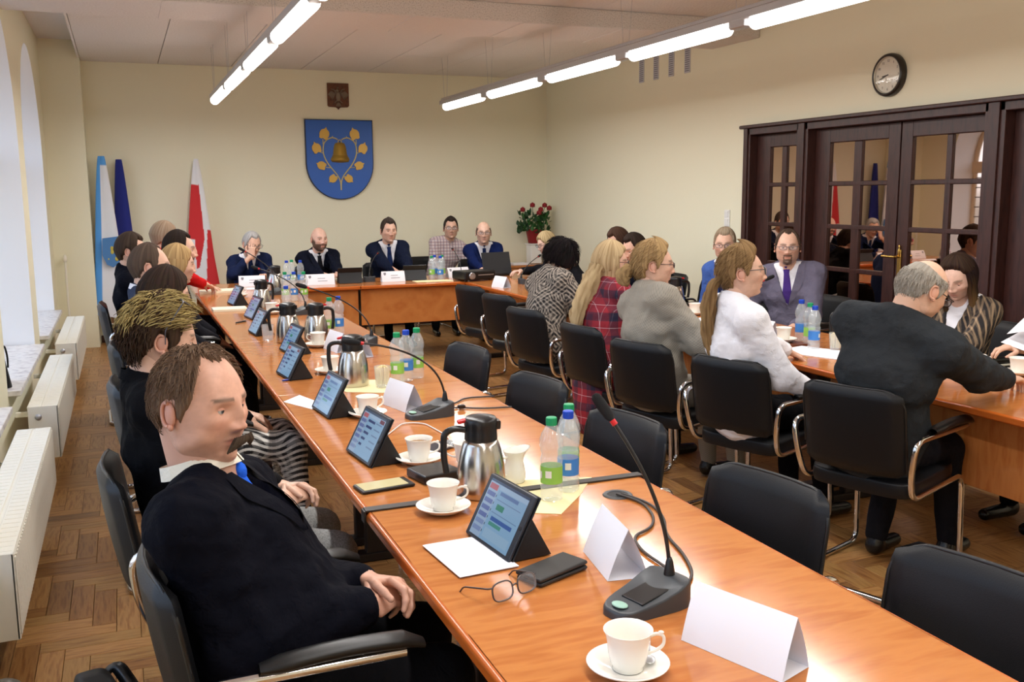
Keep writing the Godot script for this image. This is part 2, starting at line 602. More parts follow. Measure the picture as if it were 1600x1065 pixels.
func build_window_wall() -> void:
	var T := 0.5
	var SILL := 0.47
	var SP := 1.93
	var R := 0.98
	var g := G.new()
	var top := CEIL + 0.22
	# inner and outer faces with arched openings, piece by piece
	var edges := [ZB - 0.02]
	for w in WIN:
		edges.append(w - R); edges.append(w + R)
	edges.append(ZF + 0.02)
	for x in [XL, XL - T]:
		var nn := Vector3(1, 0, 0) if x == XL else Vector3(-1, 0, 0)
		for k in range(0, edges.size(), 2):
			g.face([Vector3(x, -0.05, edges[k]), Vector3(x, -0.05, edges[k + 1]), Vector3(x, top, edges[k + 1]), Vector3(x, top, edges[k])], nn)
		for w in WIN:
			g.face([Vector3(x, -0.05, w - R), Vector3(x, -0.05, w + R), Vector3(x, SILL, w + R), Vector3(x, SILL, w - R)], nn)
			var N := 28
			for i in N:
				var a0 := PI * i / N
				var a1 := PI * (i + 1) / N
				var p0 := Vector3(x, SP + R * sin(a0), w + R * cos(a0))
				var p1 := Vector3(x, SP + R * sin(a1), w + R * cos(a1))
				g.face([p0, p1, Vector3(x, top, p1.z), Vector3(x, top, p0.z)], nn)
	g.face([Vector3(XL, top, ZB), Vector3(XL, top, ZF), Vector3(XL - T, top, ZF), Vector3(XL - T, top, ZB)], Vector3.UP)
	struct("wall_left", g, "wall", "cream window wall with tall arched openings")
	for w in WIN.size():
		var zc: float = WIN[w]
		var win := setting("window_%d" % (w + 1), "tall arched window with low marble sill")
		# plastered reveal
		g = G.new()
		var rows := []
		var prof := [Vector3(0, SILL, -R), Vector3(0, SP, -R)]
		for i in range(1, 28):
			var a := PI - PI * i / 28.0
			prof.append(Vector3(0, SP + R * sin(a), R * cos(a)))
		prof.append(Vector3(0, SP, R)); prof.append(Vector3(0, SILL, R))
		for x in [XL + 0.0005, XL - T]:
			var row := []
			for p in prof: row.append(p + Vector3(x, 0, zc))
			rows.append(row)
		g.sheet(rows)
		# normals should face into the opening
		for k in g.n.size():
			var to := Vector3(0, SP - 0.5 - g.v[k].y, zc - g.v[k].z)
			if g.n[k].dot(to) < 0: g.n[k] = -g.n[k]
		obj("reveal", g, "reveal", win)
		g = G.new()
		g.box(Vector3(XL - T / 2 + 0.04, SILL - 0.005, zc), Vector3(T + 0.06, 0.035, R * 2 - 0.01), 0.006)
		obj("window_sill", g, "sill", win)
		# frame
		g = G.new()
		var xw := XL - T + 0.07
		var arch := PackedVector3Array()
		for p in prof: arch.append(Vector3(xw, p.y, zc + p.z * 0.975))
		g.tube(arch, 0.035, 6)
		g.box(Vector3(xw, SILL + 0.04, zc), Vector3(0.07, 0.07, R * 2), 0.004)
		g.box(Vector3(xw, SP - 0.02, zc), Vector3(0.09, 0.16, R * 2), 0.004)
		g.box(Vector3(xw, SP / 2 + SILL / 2, zc), Vector3(0.07, SP - SILL, 0.12), 0.004)
		obj("window_frame", g, "window_frame", win)
		for k in 9:
			for s in [-1, 1]:
				g = G.new()
				g.box(Vector3(xw, SILL + 0.19 + k * 0.138, zc + s * 0.51), Vector3(0.02, 0.014, 0.88), 0.002)
				obj("glazing_bar", g, "glazing_bar", win)
		g = G.new()
		g.box(Vector3(xw - 0.01, (SP + SILL) / 2, zc), Vector3(0.006, SP - SILL, R * 1.98), 0.0)
		obj("pane", g, "window_glass", win)
		g = G.new()
		var fan := PackedVector2Array()
		for i in 25:
			var a := PI * i / 24.0
			fan.append(Vector2(-R * 0.97 * cos(a), R * 0.97 * sin(a)))
		g.extrude(fan, 0.006, Transform3D(Basis(Vector3(0, 0, 1), Vector3(0, 1, 0), Vector3(-1, 0, 0)), Vector3(xw - 0.01, SP, zc)))
		obj("arched_pane", g, "window_glass", win)

func leaf(g: G, x: float, z0: float, z1: float, cols: Array, rows: Array, top: float) -> void:
	# stiles, rails and glazing bars of one leaf between z0 and z1 in the plane x
	var th := 0.04
	var c0: float = cols[0][0]
	var c1: float = cols[-1][1]
	var low: float = rows[-1][0]
	g.box(Vector3(x, top / 2, (z0 + c0) / 2), Vector3(th, top, c0 - z0), 0.006)
	g.box(Vector3(x, top / 2, (z1 + c1) / 2), Vector3(th, top, z1 - c1), 0.006)
	g.box(Vector3(x, (top + rows[0][1]) / 2, (c0 + c1) / 2), Vector3(th, top - rows[0][1], c1 - c0 + 0.004), 0.006)
	g.box(Vector3(x, low / 2, (c0 + c1) / 2), Vector3(th, low, c1 - c0 + 0.004), 0.006)
	for k in range(1, rows.size()):
		g.box(Vector3(x, (rows[k - 1][0] + rows[k][1]) / 2, (c0 + c1) / 2), Vector3(th * 0.9, rows[k - 1][0] - rows[k][1], c1 - c0 + 0.004), 0.006)
	for k in range(1, cols.size()):
		g.box(Vector3(x, (low + rows[0][1]) / 2, (cols[k - 1][1] + cols[k][0]) / 2), Vector3(th * 0.8, rows[0][1] - low, cols[k][0] - cols[k - 1][1]), 0.006)

func build_doors() -> void:
	var rows := [[1.67, 1.965], [1.34, 1.635], [1.01, 1.305], [0.68, 0.975], [0.35, 0.645]]
	var X := 5.16
	var fr := setting("trim_1", "dark mahogany door frame")
	var bars := [[-7.18, -7.08], [-6.46, -6.32], [-4.63, -4.47], [-3.65, -3.55]]
	for b in bars:
		var g := G.new()
		g.box(Vector3(XR + 0.05, 1.07, (b[0] + b[1]) / 2), Vector3(0.18, 2.15, b[1] - b[0]), 0.008)
		g.box(Vector3(XR - 0.045, 1.07, (b[0] + b[1]) / 2), Vector3(0.02, 2.15, (b[1] - b[0]) * 0.55), 0.006)
		obj("post", g, "mahogany", fr)
	var g := G.new()
	g.box(Vector3(XR + 0.05, 2.115, -5.365), Vector3(0.18, 0.08, 3.63), 0.006)
	g.box(Vector3(XR - 0.05, 2.145, -5.365), Vector3(0.05, 0.03, 3.67), 0.008)
	obj("head_rail", g, "mahogany", fr)
	var leaves := [
		["door_1", -7.08, -6.46, [[-6.90, -6.745], [-6.685, -6.53]], "narrow mahogany side door with mirror-like panes"],
		["door_2", -6.32, -5.415, [[-6.15, -5.885], [-5.80, -5.53]], "mahogany glazed door leaf left of the brass handle"],
		["door_3", -5.405, -4.63, [[-5.30, -5.0], [-4.95, -4.68]], "mahogany glazed door leaf right of the brass handle"],
	]
	for d in leaves:
		var dn := setting(d[0], d[4])
		g = G.new()
		leaf(g, X, d[1], d[2], d[3], rows, 2.075)
		obj("leaf", g, "mahogany", dn)
		for c in d[3]:
			for r in rows:
				g = G.new()
				g.box(Vector3(X + 0.005, (r[0] + r[1]) / 2, (c[0] + c[1]) / 2), Vector3(0.006, r[1] - r[0] + 0.006, c[1] - c[0] + 0.006), 0.001)
				obj("pane", g, "mirror_glass", dn)
		g = G.new()
		g.box(Vector3(X - 0.024, 0.19, (d[1] + d[2]) / 2), Vector3(0.014, 0.2, (d[2] - d[1]) - 0.3), 0.006)
		obj("bottom_panel", g, "mahogany", dn)
		if d[0] == "door_3":
			g = G.new()
			g.box(Vector3(X - 0.026, 1.08, -5.36), Vector3(0.012, 0.20, 0.04), 0.006)
			g.tube(rounded([Vector3(X - 0.03, 1.13, -5.36), Vector3(X - 0.085, 1.13, -5.36), Vector3(X - 0.085, 1.13, -5.47)], 0.015), 0.009, 8)
			var at := Vector3(X - 0.03, 1.13, -5.36)
			g.lathe([Vector2(0.001, 0.085), Vector2(0.006, 0.08), Vector2(0.009, 0.07), Vector2(0.005, 0.058), Vector2(0.010, 0.05), Vector2(0.010, 0.0), Vector2(0.0, 0.0)], 12, at)
			obj("handle", g, "brass", dn)
	# solid leaf in the last bay
	var dn := setting("door_4", "plain dark mahogany leaf at the right edge")
	g = G.new()
	g.box(Vector3(X, 1.04, -4.06), Vector3(0.04, 2.075, 0.82), 0.006)
	g.box(Vector3(X - 0.022, 1.5, -4.06), Vector3(0.012, 0.85, 0.5), 0.006)
	g.box(Vector3(X - 0.022, 0.5, -4.06), Vector3(0.012, 0.7, 0.5), 0.006)
	obj("leaf", g, "mahogany", dn)

func build_luminaires() -> void:
	var lines := [[0.91, "pendant light line over the table by the windows"], [3.26, "pendant light line over the table by the doors"]]
	for ln in lines:
		var t := thing("pendant_light", Vector3(ln[0], 2.5, -10.02), 0, "long suspended fluorescent " + ln[1], "pendant light", "suspended light lines")
		var g := G.new()
		g.box(Vector3(0, 0.055, 5.35), Vector3(0.075, 0.05, 10.8), 0.008)
		g.box(Vector3(0, 0.09, 5.35), Vector3(0.03, 0.03, 10.8), 0.004)
		obj("housing", g, "alu", t)
		for k in 8:
			var z := 0.62 + k * 1.35
			g = G.new()
			var path := PackedVector3Array()
			var rr := []
			for j in 9:
				var q := float(j) / 8
				path.append(Vector3(0, 0.01, z - 0.56 + 1.12 * q))
				rr.append(0.043 if (j > 0 and j < 8) else 0.034)
			path[1].z = z - 0.545; path[7].z = z + 0.545
			g.tube(path, rr, 14)
			obj("fluorescent_tube", g, "tube_glow", t)
			g = G.new()
			g.box(Vector3(0, 0.022, z + 0.675), Vector3(0.07, 0.06, 0.15), 0.01)
			obj("connector", g, "alu", t)
			var al := AreaLight3D.new()
			al.name = "tube_lamp"
			al.area_size = Vector2(0.09, 1.12)
			al.light_energy = 1.45
			al.light_color = Color(1.0, 0.99, 0.98)
			al.shadow_enabled = true
			al.area_range = 14.0
			t.add_child(al, true)
			al.position = Vector3(0, -0.036, z)
			al.rotation = Vector3(-PI / 2, 0, 0)
		for k in 9:
			for s in [-1, 1]:
				g = G.new()
				var zz := 0.06 + k * 1.32
				g.tube(PackedVector3Array([Vector3(0, 0.1, zz + s * 0.04), Vector3(0, CEIL - 2.5, zz + s * 0.1)]), 0.0016, 4)
				obj("suspension_wire", g, "alu", t)

# ---------------------------------------------------------------- furniture
func backrest_mesh() -> ArrayMesh:
	# padded, gently curved back: local origin at the bottom centre, leaning back
	var g := G.new()
	var W := 0.215
	var H := 0.36
	for side in [1, -1]:
		var rows := []
		for i in 15:
			var t := i / 14.0
			var row := []
			for j in 17:
				var s := -1.0 + 2.0 * j / 16.0
				# rounded rectangle outline
				var r := 0.05
				var y := t * H
				var w := W
				if y > H - r: w = W - r + sqrt(maxf(0.0, r * r - pow(y - (H - r), 2)))
				if y < r * 0.6: w = W - r * 0.6 + sqrt(maxf(0.0, pow(r * 0.6, 2) - pow(r * 0.6 - y, 2)))
				var x := s * w
				var edge := minf(minf((1.0 - absf(s)) * w, y), H - y)
				var pad := 0.021 * smoothstep(0.0, 1.0, clampf(edge / 0.03, 0.0, 1.0)) + 0.005 * smoothstep(0.0, 1.0, clampf(edge / 0.15, 0.0, 1.0))
				var bend := -0.035 + 0.035 * pow(absf(x) / W, 2.0)
				row.append(Vector3(x, y * 0.985, bend - y * 0.16 + side * pad))
			rows.append(row)
		var s0 := g.v.size()
		g.sheet(rows)
		for k in range(s0, g.v.size()):
			if g.n[k].z * side < 0: g.n[k] = -g.n[k]
		# rewind
		for k in range(0, g.ix.size(), 3):
			var a := g.ix[k]; var b := g.ix[k + 1]; var d := g.ix[k + 2]
			if (g.v[d] - g.v[a]).cross(g.v[b] - g.v[a]).dot(g.n[a] + g.n[b] + g.n[d]) < 0:
				g.ix[k + 1] = d; g.ix[k + 2] = b
	return g.mesh()

func piping_mesh() -> ArrayMesh:
	var g := G.new()
	var W := 0.215
	var H := 0.36
	var pts := [Vector3(-W, 0.02, 0), Vector3(-W, H - 0.055, 0), Vector3(-W + 0.05, H - 0.004, 0), Vector3(W - 0.05, H - 0.004, 0), Vector3(W, H - 0.055, 0), Vector3(W, 0.02, 0)]
	var path := rounded(pts, 0.05, 5)
	var fine := PackedVector3Array()
	for k in path.size() - 1:
		for j in 4:
			fine.append(path[k].lerp(path[k + 1], j / 4.0))
	for k in fine.size():
		var p := fine[k]
		fine[k] = Vector3(p.x, p.y * 0.985, -0.035 + 0.035 * pow(absf(p.x) / W, 2.0) - p.y * 0.16)
	g.tube(fine, 0.0055, 6)
	return g.mesh()

func seat_mesh() -> ArrayMesh:
	var g := G.new()
	var rows := []
	# ring profile lofted from the underside up over a rounded cushion
	for i in 9:
		var t := i / 8.0
		var ins := 0.02 * (1.0 - sin(t * PI)) if t < 0.5 else 0.0
		var y := -0.03 + 0.06 * t
		var sc := 1.0
		if t > 0.5: sc = 1.0 - 0.02 * pow((t - 0.5) * 2, 3)
		if t < 0.5: sc = 1.0 - 0.02 * pow((0.5 - t) * 2, 3)
		if i == 8: y += 0.006
		var row := []
		for j in 32:
			var a := TAU * j / 32
			var cx := signf(cos(a)) * pow(absf(cos(a)), 0.35) * 0.225 * sc
			var cz := signf(sin(a)) * pow(absf(sin(a)), 0.35) * 0.225 * sc
			row.append(Vector3(cx, y, cz))
		rows.append(row)
	# close the top and the bottom
	for e in 2:
		for q in [0.8, 0.5, 0.02]:
			var row := []
			for j in 32:
				var p: Vector3 = (rows[0] if e == 0 else rows[8])[j] if e == 1 or rows.size() >= 0 else Vector3.ZERO
				row.append(Vector3(p.x * q, p.y + (0.012 * (1 - q) if e == 1 else 0.0), p.z * q))
			if e == 1: rows.append(row)
	rows.reverse()
	g.sheet(rows, true)
	return g.mesh()

func make_chair() -> Node3D:
	var t := Node3D.new()
	var bm := backrest_mesh()
	var b := obj("backrest", bm, "leather", t)
	b.position = Vector3(0, 0.495, -0.195)
	obj("piping", piping_mesh(), "arm_black", b)
	var s := obj("seat", seat_mesh(), "leather", t)
	s.position = Vector3(0, 0.445, 0.03)
	s.rotation.x = -0.05
	for sx in [-1, 1]:
		var g := G.new()
		var x: float = sx * 0.262
		var xi: float = sx * 0.222
		var path := rounded([Vector3(x, 0.655, 0.20), Vector3(x, 0.66, -0.235), Vector3(xi + sx * 0.02, 0.52, -0.222), Vector3(xi + sx * 0.008, 0.412, -0.18), Vector3(xi + sx * 0.008, 0.43, 0.262), Vector3(xi + sx * 0.012, 0.013, 0.285), Vector3(xi + sx * 0.012, 0.013, -0.27), Vector3(0, 0.013, -0.27)], 0.06, 6)
		g.tube(path, 0.0125, 10)
		obj("frame_tube", g, "chrome", t)
		g = G.new()
		var rows := []
		for i in 9:
			var q := i / 8.0
			var row := []
			var taper := 1.0 if (i > 0 and i < 8) else 0.6
			for j in 12:
				var a := TAU * j / 12
				row.append(Vector3(x + cos(a) * 0.027 * taper, 0.678 + sin(a) * 0.017 * taper + 0.01 * sin(q * PI) - (0.012 if i == 8 else 0.0), -0.10 + 0.34 * q))
			rows.append(row)
		g.sheet(rows, true)
		obj("armrest", g, "arm_black", t)
	return t

var chair_src: Node3D = null
func chair(x: float, z: float, turn: float, label: String, group: String) -> Node3D:
	if chair_src == null: chair_src = make_chair()
	var o: Node3D = chair_src.duplicate()
	o.name = numbered("cantilever_chair")
	add_child(o)
	o.position = Vector3(x, 0, z)
	o.rotation.y = deg_to_rad(turn)
	tag(o, label, "chair", group)
	return o

# a chair given by where the middle of its backrest stands
func chair_by_back(x: float, z: float, turn: float, label: String, group: String) -> Node3D:
	var a := deg_to_rad(turn)
	return chair(x + 0.27 * sin(a), z + 0.27 * cos(a), turn, label, group)

func build_chairs() -> void:
	var gC := "empty chairs along the inner side of the window-side table"
	chair_by_back(1.585, -4.50, -80, "empty black chair farthest from the microphones of the near table end", gC).set_meta("label", "farthest of the empty black chairs, small behind the window-side table")
	chair_by_back(1.575, -3.60, -80, "second farthest empty black leather chair across the window-side table", gC)
	chair_by_back(1.575, -2.84, -80, "middle empty black leather chair, behind the nearest black microphone", gC)
	chair_by_back(1.575, -2.06, -80, "empty black leather chair right of the cable hole in the table", gC)
	chair_by_back(1.585, -1.36, -80, "nearest empty black leather chair, cut by the right edge", gC)
	var gD := "chairs along the inner side of the door-side table"
	chair_by_back(2.62, -7.50, 105, "empty black chair next to the end of the head table", gD)
	chair_by_back(2.58, -6.74, 105, "empty black chair between the zigzag dress and the corner chair", gD)
	chair_by_back(2.42, -5.84, 103, "black chair under the woman in the zigzag dress", gD)
	chair_by_back(2.40, -4.96, 98, "black chair under the woman in the plaid dress", gD)
	chair_by_back(2.40, -4.27, 108, "black chair under the woman in the grey blazer", gD)
	chair_by_back(2.52, -3.66, 110, "black chair under the woman in the white shirt", gD)
	chair_by_back(2.60, -2.94, 110, "black chair under the balding man writing, chrome arm in full view", gD)
	var gE := "chairs along the outer side of the door-side table"
	for d in [[4.5, -8.9, "black chair under the fair woman by the roses"], [4.5, -7.75, "black chair under the brown-haired person by the wall"], [4.47, -7.05, "empty black chair back left of the man in blue"], [4.5, -6.3, "black chair under the man in the blue suit"], [4.47, -5.55, "black chair under the man with the goatee"], [4.4, -4.05, "black chair under the woman in the striped jacket"], [4.45, -3.25, "black chair of the person cut by the right edge"]]:
		chair(d[0], d[1], -90, d[2], gE)
	var gL := "chairs along the window side"
	for d in [[0.285, -2.10, "black chair under the man with the moustache"], [0.19, -2.92, "black chair under the woman with highlighted hair"], [0.2, -4.25, "black chair under the dark-haired woman in zebra stripes"], [0.19, -5.35, "black chair under the man in the grey suit"], [0.26, -6.0, "black chair under the fair-haired woman in the window row"], [0.3, -6.72, "black chair under the bearded man with black hair"], [0.1, -7.45, "black chair under the person half hidden by the flag"], [0.3, -8.42, "black chair under the person in red"]]:
		chair(d[0], d[1], 92, d[2], gL)
	var gB := "chairs behind the head table"
	for d in [[1.2, -10.25, "black chair under the grey-haired man at the head table"], [1.9, -10.25, "black chair under the bald bearded man at the head table"], [2.65, -10.25, "black chair under the dark-haired man at the head table"], [3.36, -10.98, "black chair under the man in the checked shirt"], [3.78, -10.3, "black chair under the bald man with glasses"]]:
		chair(d[0], d[1], 0, d[2], gB)

func table(called: String, x0: float, x1: float, z0: float, z1: float, label: String, group: String, panel := "", along_x := false) -> Node3D:
	var ce := Vector3((x0 + x1) / 2, 0, (z0 + z1) / 2)
	var t := thing(called, ce, 0, label, "table", group)
	var sx := x1 - x0
	var sz := z1 - z0
	var g := G.new()
	g.box(Vector3(0, 0.7335, 0), Vector3(sx - (0.0 if along_x else 0.024), 0.033, sz - (0.024 if along_x else 0.0)), 0.001)
	obj("tabletop", g, "veneer", t)
	# rounded solid lipping along the two long edges
	for s in [-1, 1]:
		g = G.new()
		var path: PackedVector3Array
		if along_x:
			path = PackedVector3Array([Vector3(-sx / 2, 0.7335, s * (sz / 2 - 0.0125)), Vector3(sx / 2, 0.7335, s * (sz / 2 - 0.0125))])
			g.box(Vector3(0, 0.733, s * (sz / 2 - 0.0125)), Vector3(sx, 0.034, 0.025), 0.010)
		else:
			g.box(Vector3(s * (sx / 2 - 0.0125), 0.733, 0), Vector3(0.025, 0.034, sz), 0.010)
		obj("edge_lipping", g, "lipping", t)
	for s in [-1, 1]:
		g = G.new()
		if along_x:
			g.box(Vector3(s * (sx / 2 - 0.10), 0.36, 0), Vector3(0.05, 0.71, 0.16), 0.006)
			g.box(Vector3(s * (sx / 2 - 0.10), 0.02, 0), Vector3(0.07, 0.04, sz - 0.16), 0.006)
		else:
			g.box(Vector3(0, 0.36, s * (sz / 2 - 0.10)), Vector3(0.16, 0.71, 0.05), 0.006)
			g.box(Vector3(0, 0.02, s * (sz / 2 - 0.10)), Vector3(sx - 0.16, 0.04, 0.07), 0.006)
		obj("leg", g, "table_leg", t)
	if panel != "":
		g = G.new()
		if along_x:
			g.box(Vector3(0, 0.54, sz / 2 - 0.07), Vector3(sx - 0.02, 0.34, 0.018), 0.003)
		else:
			g.box(Vector3(float(panel) * (sx / 2 - 0.2), 0.54, 0), Vector3(0.018, 0.36, sz - 0.3), 0.003)
		obj("modesty_panel", g, "veneer", t)
	return t

func build_tables() -> void:
	var x0 := 0.562
	var x1 := 1.412
	var gl := "tables along the windows"
	var zs := [-0.87, -2.485, -4.125, -5.76, -7.39, -8.87]
	var ls := ["nearest orange veneer table with the big gooseneck microphone", "orange veneer table with the steel jug, cream jug and bottles in front", "orange veneer table section with the jug and three bottles at mid-length", "orange veneer table section with two steel jugs side by side", "farthest section of the window-side table, joining the head table"]
	for k in 5:
		table("conference_table", x0, x1, zs[k + 1] + 0.0025, zs[k] - 0.0025, ls[k], gl)
	# dark cover strip over the wide joint
	var g := G.new()
	g.box(Vector3(0, 0.003, 0), Vector3(0.853, 0.005, 0.034), 0.001)
	g.box(Vector3(-0.4285, -0.014, 0), Vector3(0.006, 0.034, 0.034), 0.001)
	var o := obj("joint_strip", g, "black_strip")
	o.position = Vector3((x0 + x1) / 2, 0.7505, -2.485)
	tag(o, "dark strip covering the joint between the two nearest tables", "strip")
	var gb := "head table sections"
	table("conference_table", 0.562, 2.035, -9.72, -8.875, "left section of the head table with its brown front panel", gb, "1", true)
	table("conference_table", 2.04, 3.9, -9.72, -8.875, "right section of the head table with its brown front panel", gb, "1", true)
	var gr := "tables along the doors"
	var zr := [-0.72, -2.35, -3.98, -5.61, -7.24, -8.87]
	var lr := ["orange veneer table at the right edge where the man writes", "orange veneer table section before the man with the goatee", "orange veneer table section before the woman in plaid", "orange veneer table section before the zigzag dress", "section of the door-side table touching the head table"]
	for k in 5:
		table("conference_table", 3.07, 3.91, zr[k + 1] + 0.0025, zr[k] - 0.0025, lr[k], gr, "-1")

func build_radiators() -> void:
	var zz := [[-3.40, -5.28], [-5.84, -7.75], [-8.33, -10.22]]
	var lab := ["nearest white panel radiator under the windows", "middle white panel radiator under the windows", "farthest white panel radiator beside the pilaster"]
	for k in 3:
		var z0: float = zz[k][0]
		var z1: float = zz[k][1]
		var L := z0 - z1
		var t := thing("radiator", Vector3(-0.475, 0.15, (z0 + z1) / 2), 0, lab[k], "radiator", "radiators under the windows")
		var g := G.new()
		g.box(Vector3(0.072, 0.15, 0), Vector3(0.012, 0.30, L), 0.004)
		# vertical flutes on the face
		var n := int(L / 0.034)
		for i in n:
			g.box(Vector3(0.0795, 0.15, -L / 2 + (i + 0.5) * L / n), Vector3(0.006, 0.27, L / n * 0.62), 0.0028)
		obj("front_panel", g, "radiator", t)
		g = G.new()
		g.box(Vector3(-0.07, 0.15, 0), Vector3(0.012, 0.29, L - 0.02), 0.003)
		obj("back_panel", g, "radiator", t)
		g = G.new()
		for s in [-1, 1]:
			g.box(Vector3(s * 0.042, 0.297, 0), Vector3(0.070, 0.008, L - 0.01), 0.002)
		g.box(Vector3(0, 0.293, 0), Vector3(0.16, 0.006, L - 0.01), 0.001)
		var m := int(L / 0.05)
		for i in m:
			for s in [-1, 1]:
				g.box(Vector3(s * 0.042, 0.301, -L / 2 + (i + 0.5) * L / m), Vector3(0.056, 0.003, 0.004), 0.001)
		obj("top_grille", g, "radiator", t)
		for s in [-1, 1]:
			g = G.new()
			g.box(Vector3(0, 0.15, s * (L / 2 - 0.004)), Vector3(0.155, 0.30, 0.008), 0.003)
			obj("side_panel", g, "radiator", t)
		g = G.new()
		if k == 0:
			g.lathe([Vector2(0.0, 0.0), Vector2(0.022, 0.0), Vector2(0.024, 0.01), Vector2(0.024, 0.05), Vector2(0.02, 0.062), Vector2(0.0, 0.064)], 16, Vector3(-0.02, 0.235, L / 2), Basis(Vector3.RIGHT, PI / 2))
			for i in 10:
				var a := TAU * i / 10
				g.box(Vector3(-0.02 + cos(a) * 0.0235, 0.235 + sin(a) * 0.0235, L / 2 + 0.035), Vector3(0.004, 0.004, 0.04), 0.001)
			obj("thermostat", g, "white_plastic", t)
		else:
			g.lathe([Vector2(0.0, 0.0), Vector2(0.018, 0.0), Vector2(0.018, 0.006), Vector2(0.011, 0.006), Vector2(0.011, 0.012), Vector2(0.0, 0.012)], 16, Vector3(-0.025, 0.24, L / 2), Basis(Vector3.RIGHT, PI / 2))
			obj("plug", g, "alu", t)
		for s in [-1, 1]:
			g = G.new()
			g.tube(rounded([Vector3(-0.03, 0.0, s * (L / 2 - 0.15)), Vector3(-0.03, -0.1, s * (L / 2 - 0.15)), Vector3(-0.03, -0.15, s * (L / 2 - 0.15))], 0.03), 0.01, 8)
			obj("pipe", g, "radiator", t)
			g = G.new()
			g.box(Vector3(-0.12, 0.2, s * (L / 2 - 0.3)), Vector3(0.1, 0.03, 0.03), 0.003)
			obj("bracket", g, "radiator", t)
	# heating pipe rising in the corner
	var g := G.new()
	g.tube(rounded([Vector3(0, 0, 0), Vector3(0, 0.95, 0)], 0.02), 0.012, 8)
	g.lathe([Vector2(0.0, 0.93), Vector2(0.02, 0.93), Vector2(0.022, 0.97), Vector2(0.012, 1.0), Vector2(0.0, 1.0)], 10)
	var o := obj("heating_pipe", g, "radiator")
	o.position = Vector3(-0.575, 0.0, -11.06)
	tag(o, "thin cream heating pipe standing before the corner pilaster", "pipe")

func flag_cloth(h0: float, h1: float, w0: float, w1: float, folds: float, seed_: int, thick := 0.05) -> Array:
	# cloth that hangs from a leaning pole: rows run down, columns run round the bunch
	rng.seed = seed_
	var rows := []
	var ph := rng.randf() * 6.0
	for i in 100:
		var t := i / 99.0
		var y := lerpf(h0, h1, t)
		var row := []
		var w := lerpf(w0, w1, pow(t, 0.75))
		for j in 120:
			var s := j / 120.0
			var a := s * TAU
			var fold := sin(a * folds + ph + t * 2.0) * 0.22 + sin(a * (folds * 0.5) + 1.3 * ph - t) * 0.16
			var r := 1.0 + fold
			var top := 1.0
			row.append(Vector3(cos(a) * w * r, y + 0.05 * sin(a + ph) * t, sin(a) * thick * r * (0.4 + 0.6 * t)))
		rows.append(row)
	return rows

func build_flags() -> void:
	mat("flag_pole", hexc(120, 84, 50), 0.5)
	var defs := [
		["flag", Vector3(-0.16, 0, -11.22), "white and light blue flag with a coat of arms, leaning by the pilaster", "flag_town", 2.02, 0.30, 0.03, 0.16, 11],
		["flag", Vector3(0.01, 0, -11.33), "dark blue flag behind the white and blue one", "flag_blue", 1.99, 0.45, 0.028, 0.12, 22],
		["flag", Vector3(0.80, 0, -11.30), "white and red flag standing against the back wall", "flag_red", 2.0, 0.62, 0.02, 0.155, 33],
	]
	for d in defs:
		var t := thing(d[0], d[1], 0, d[2], "flag", "flags in the corner")
		var g := G.new()
		g.tube(PackedVector3Array([Vector3(0, 0.0, 0.03), Vector3(0, d[4] - 0.01, 0.0)]), 0.012, 8)
		obj("pole", g, "flag_pole", t)
		g = G.new()
		g.lathe([Vector2(0.0, 0.06), Vector2(0.03, 0.055), Vector2(0.075, 0.03), Vector2(0.08, 0.0), Vector2(0.0, 0.0)], 20, Vector3(0, 0, 0.03))
		obj("base", g, "table_leg", t)
		g = G.new()
		g.use_col = true
		var rows := flag_cloth(d[4], d[5], d[6], d[7], 3.0, d[8], 0.055)
		g.sheet(rows, true)
		for k in g.v.size():
			var i := k / 120
			var j := k % 120
			var tt := i / 99.0
			var a := j / 120.0
			var x: float = g.v[k].x
			var y: float = g.v[k].y
			var c := Color.WHITE
			if d[3] == "flag_town":
				c = Color(0.80, 0.82, 0.86)
				if a > 0.33 and a < 0.62: c = Color(0.10, 0.36, 0.80)
				if tt < 0.06: c = Color(0.10, 0.36, 0.80)
				if a > 0.08 and a < 0.30 and y > 0.72 and y < 1.42: c = Color(0.80, 0.82, 0.86)
			elif d[3] == "flag_blue":
				c = Color(0.012, 0.022, 0.20)
			else:
				# red on the left top with the point hanging, white in the middle, red at the lower right
				c = Color(0.80, 0.80, 0.82)
				var red := Color(0.62, 0.03, 0.035)
				if y < 1.72 and y > 1.12 and x < 0.012 + (1.72 - y) * 0.05: c = red
				if y <= 1.12 and y > 0.80 and x > -0.06 and x < 0.042 - (1.12 - y) * 0.22: c = red
				if y < 1.22 and x > 0.075 + (y - 1.22) * 0.06: c = red
			g.c[k] = c
		obj("cloth", g, "cloth_vc", t)
		if d[3] == "flag_town":
			# the coat of arms sewn on the cloth: blue field, golden bell and leaves
			g = G.new()
			g.use_col = true
			var pts := PackedVector2Array([Vector2(-0.09, 0.14), Vector2(0.09, 0.16), Vector2(0.10, -0.04), Vector2(0.06, -0.13), Vector2(0.0, -0.17), Vector2(-0.06, -0.14), Vector2(-0.10, -0.04)])
			g.col = Color(0.08, 0.22, 0.48)
			g.extrude(pts, 0.006, Transform3D(Basis(Vector3.UP, 0.1), Vector3(0.045, 1.02, 0.085)))
			g.col = Color(0.60, 0.48, 0.08)
			for q in [Vector2(-0.055, 0.08), Vector2(-0.065, 0.0), Vector2(-0.045, -0.08), Vector2(0.055, 0.09), Vector2(0.06, 0.0), Vector2(0.04, -0.08), Vector2(0.0, 0.03), Vector2(0.0, -0.005)]:
				g.ball(Vector3(0.045 + q.x, 1.02 + q.y, 0.092), Vector3(0.018, 0.026, 0.004), 8)
			obj("coat_of_arms", g, "cloth_vc", t)

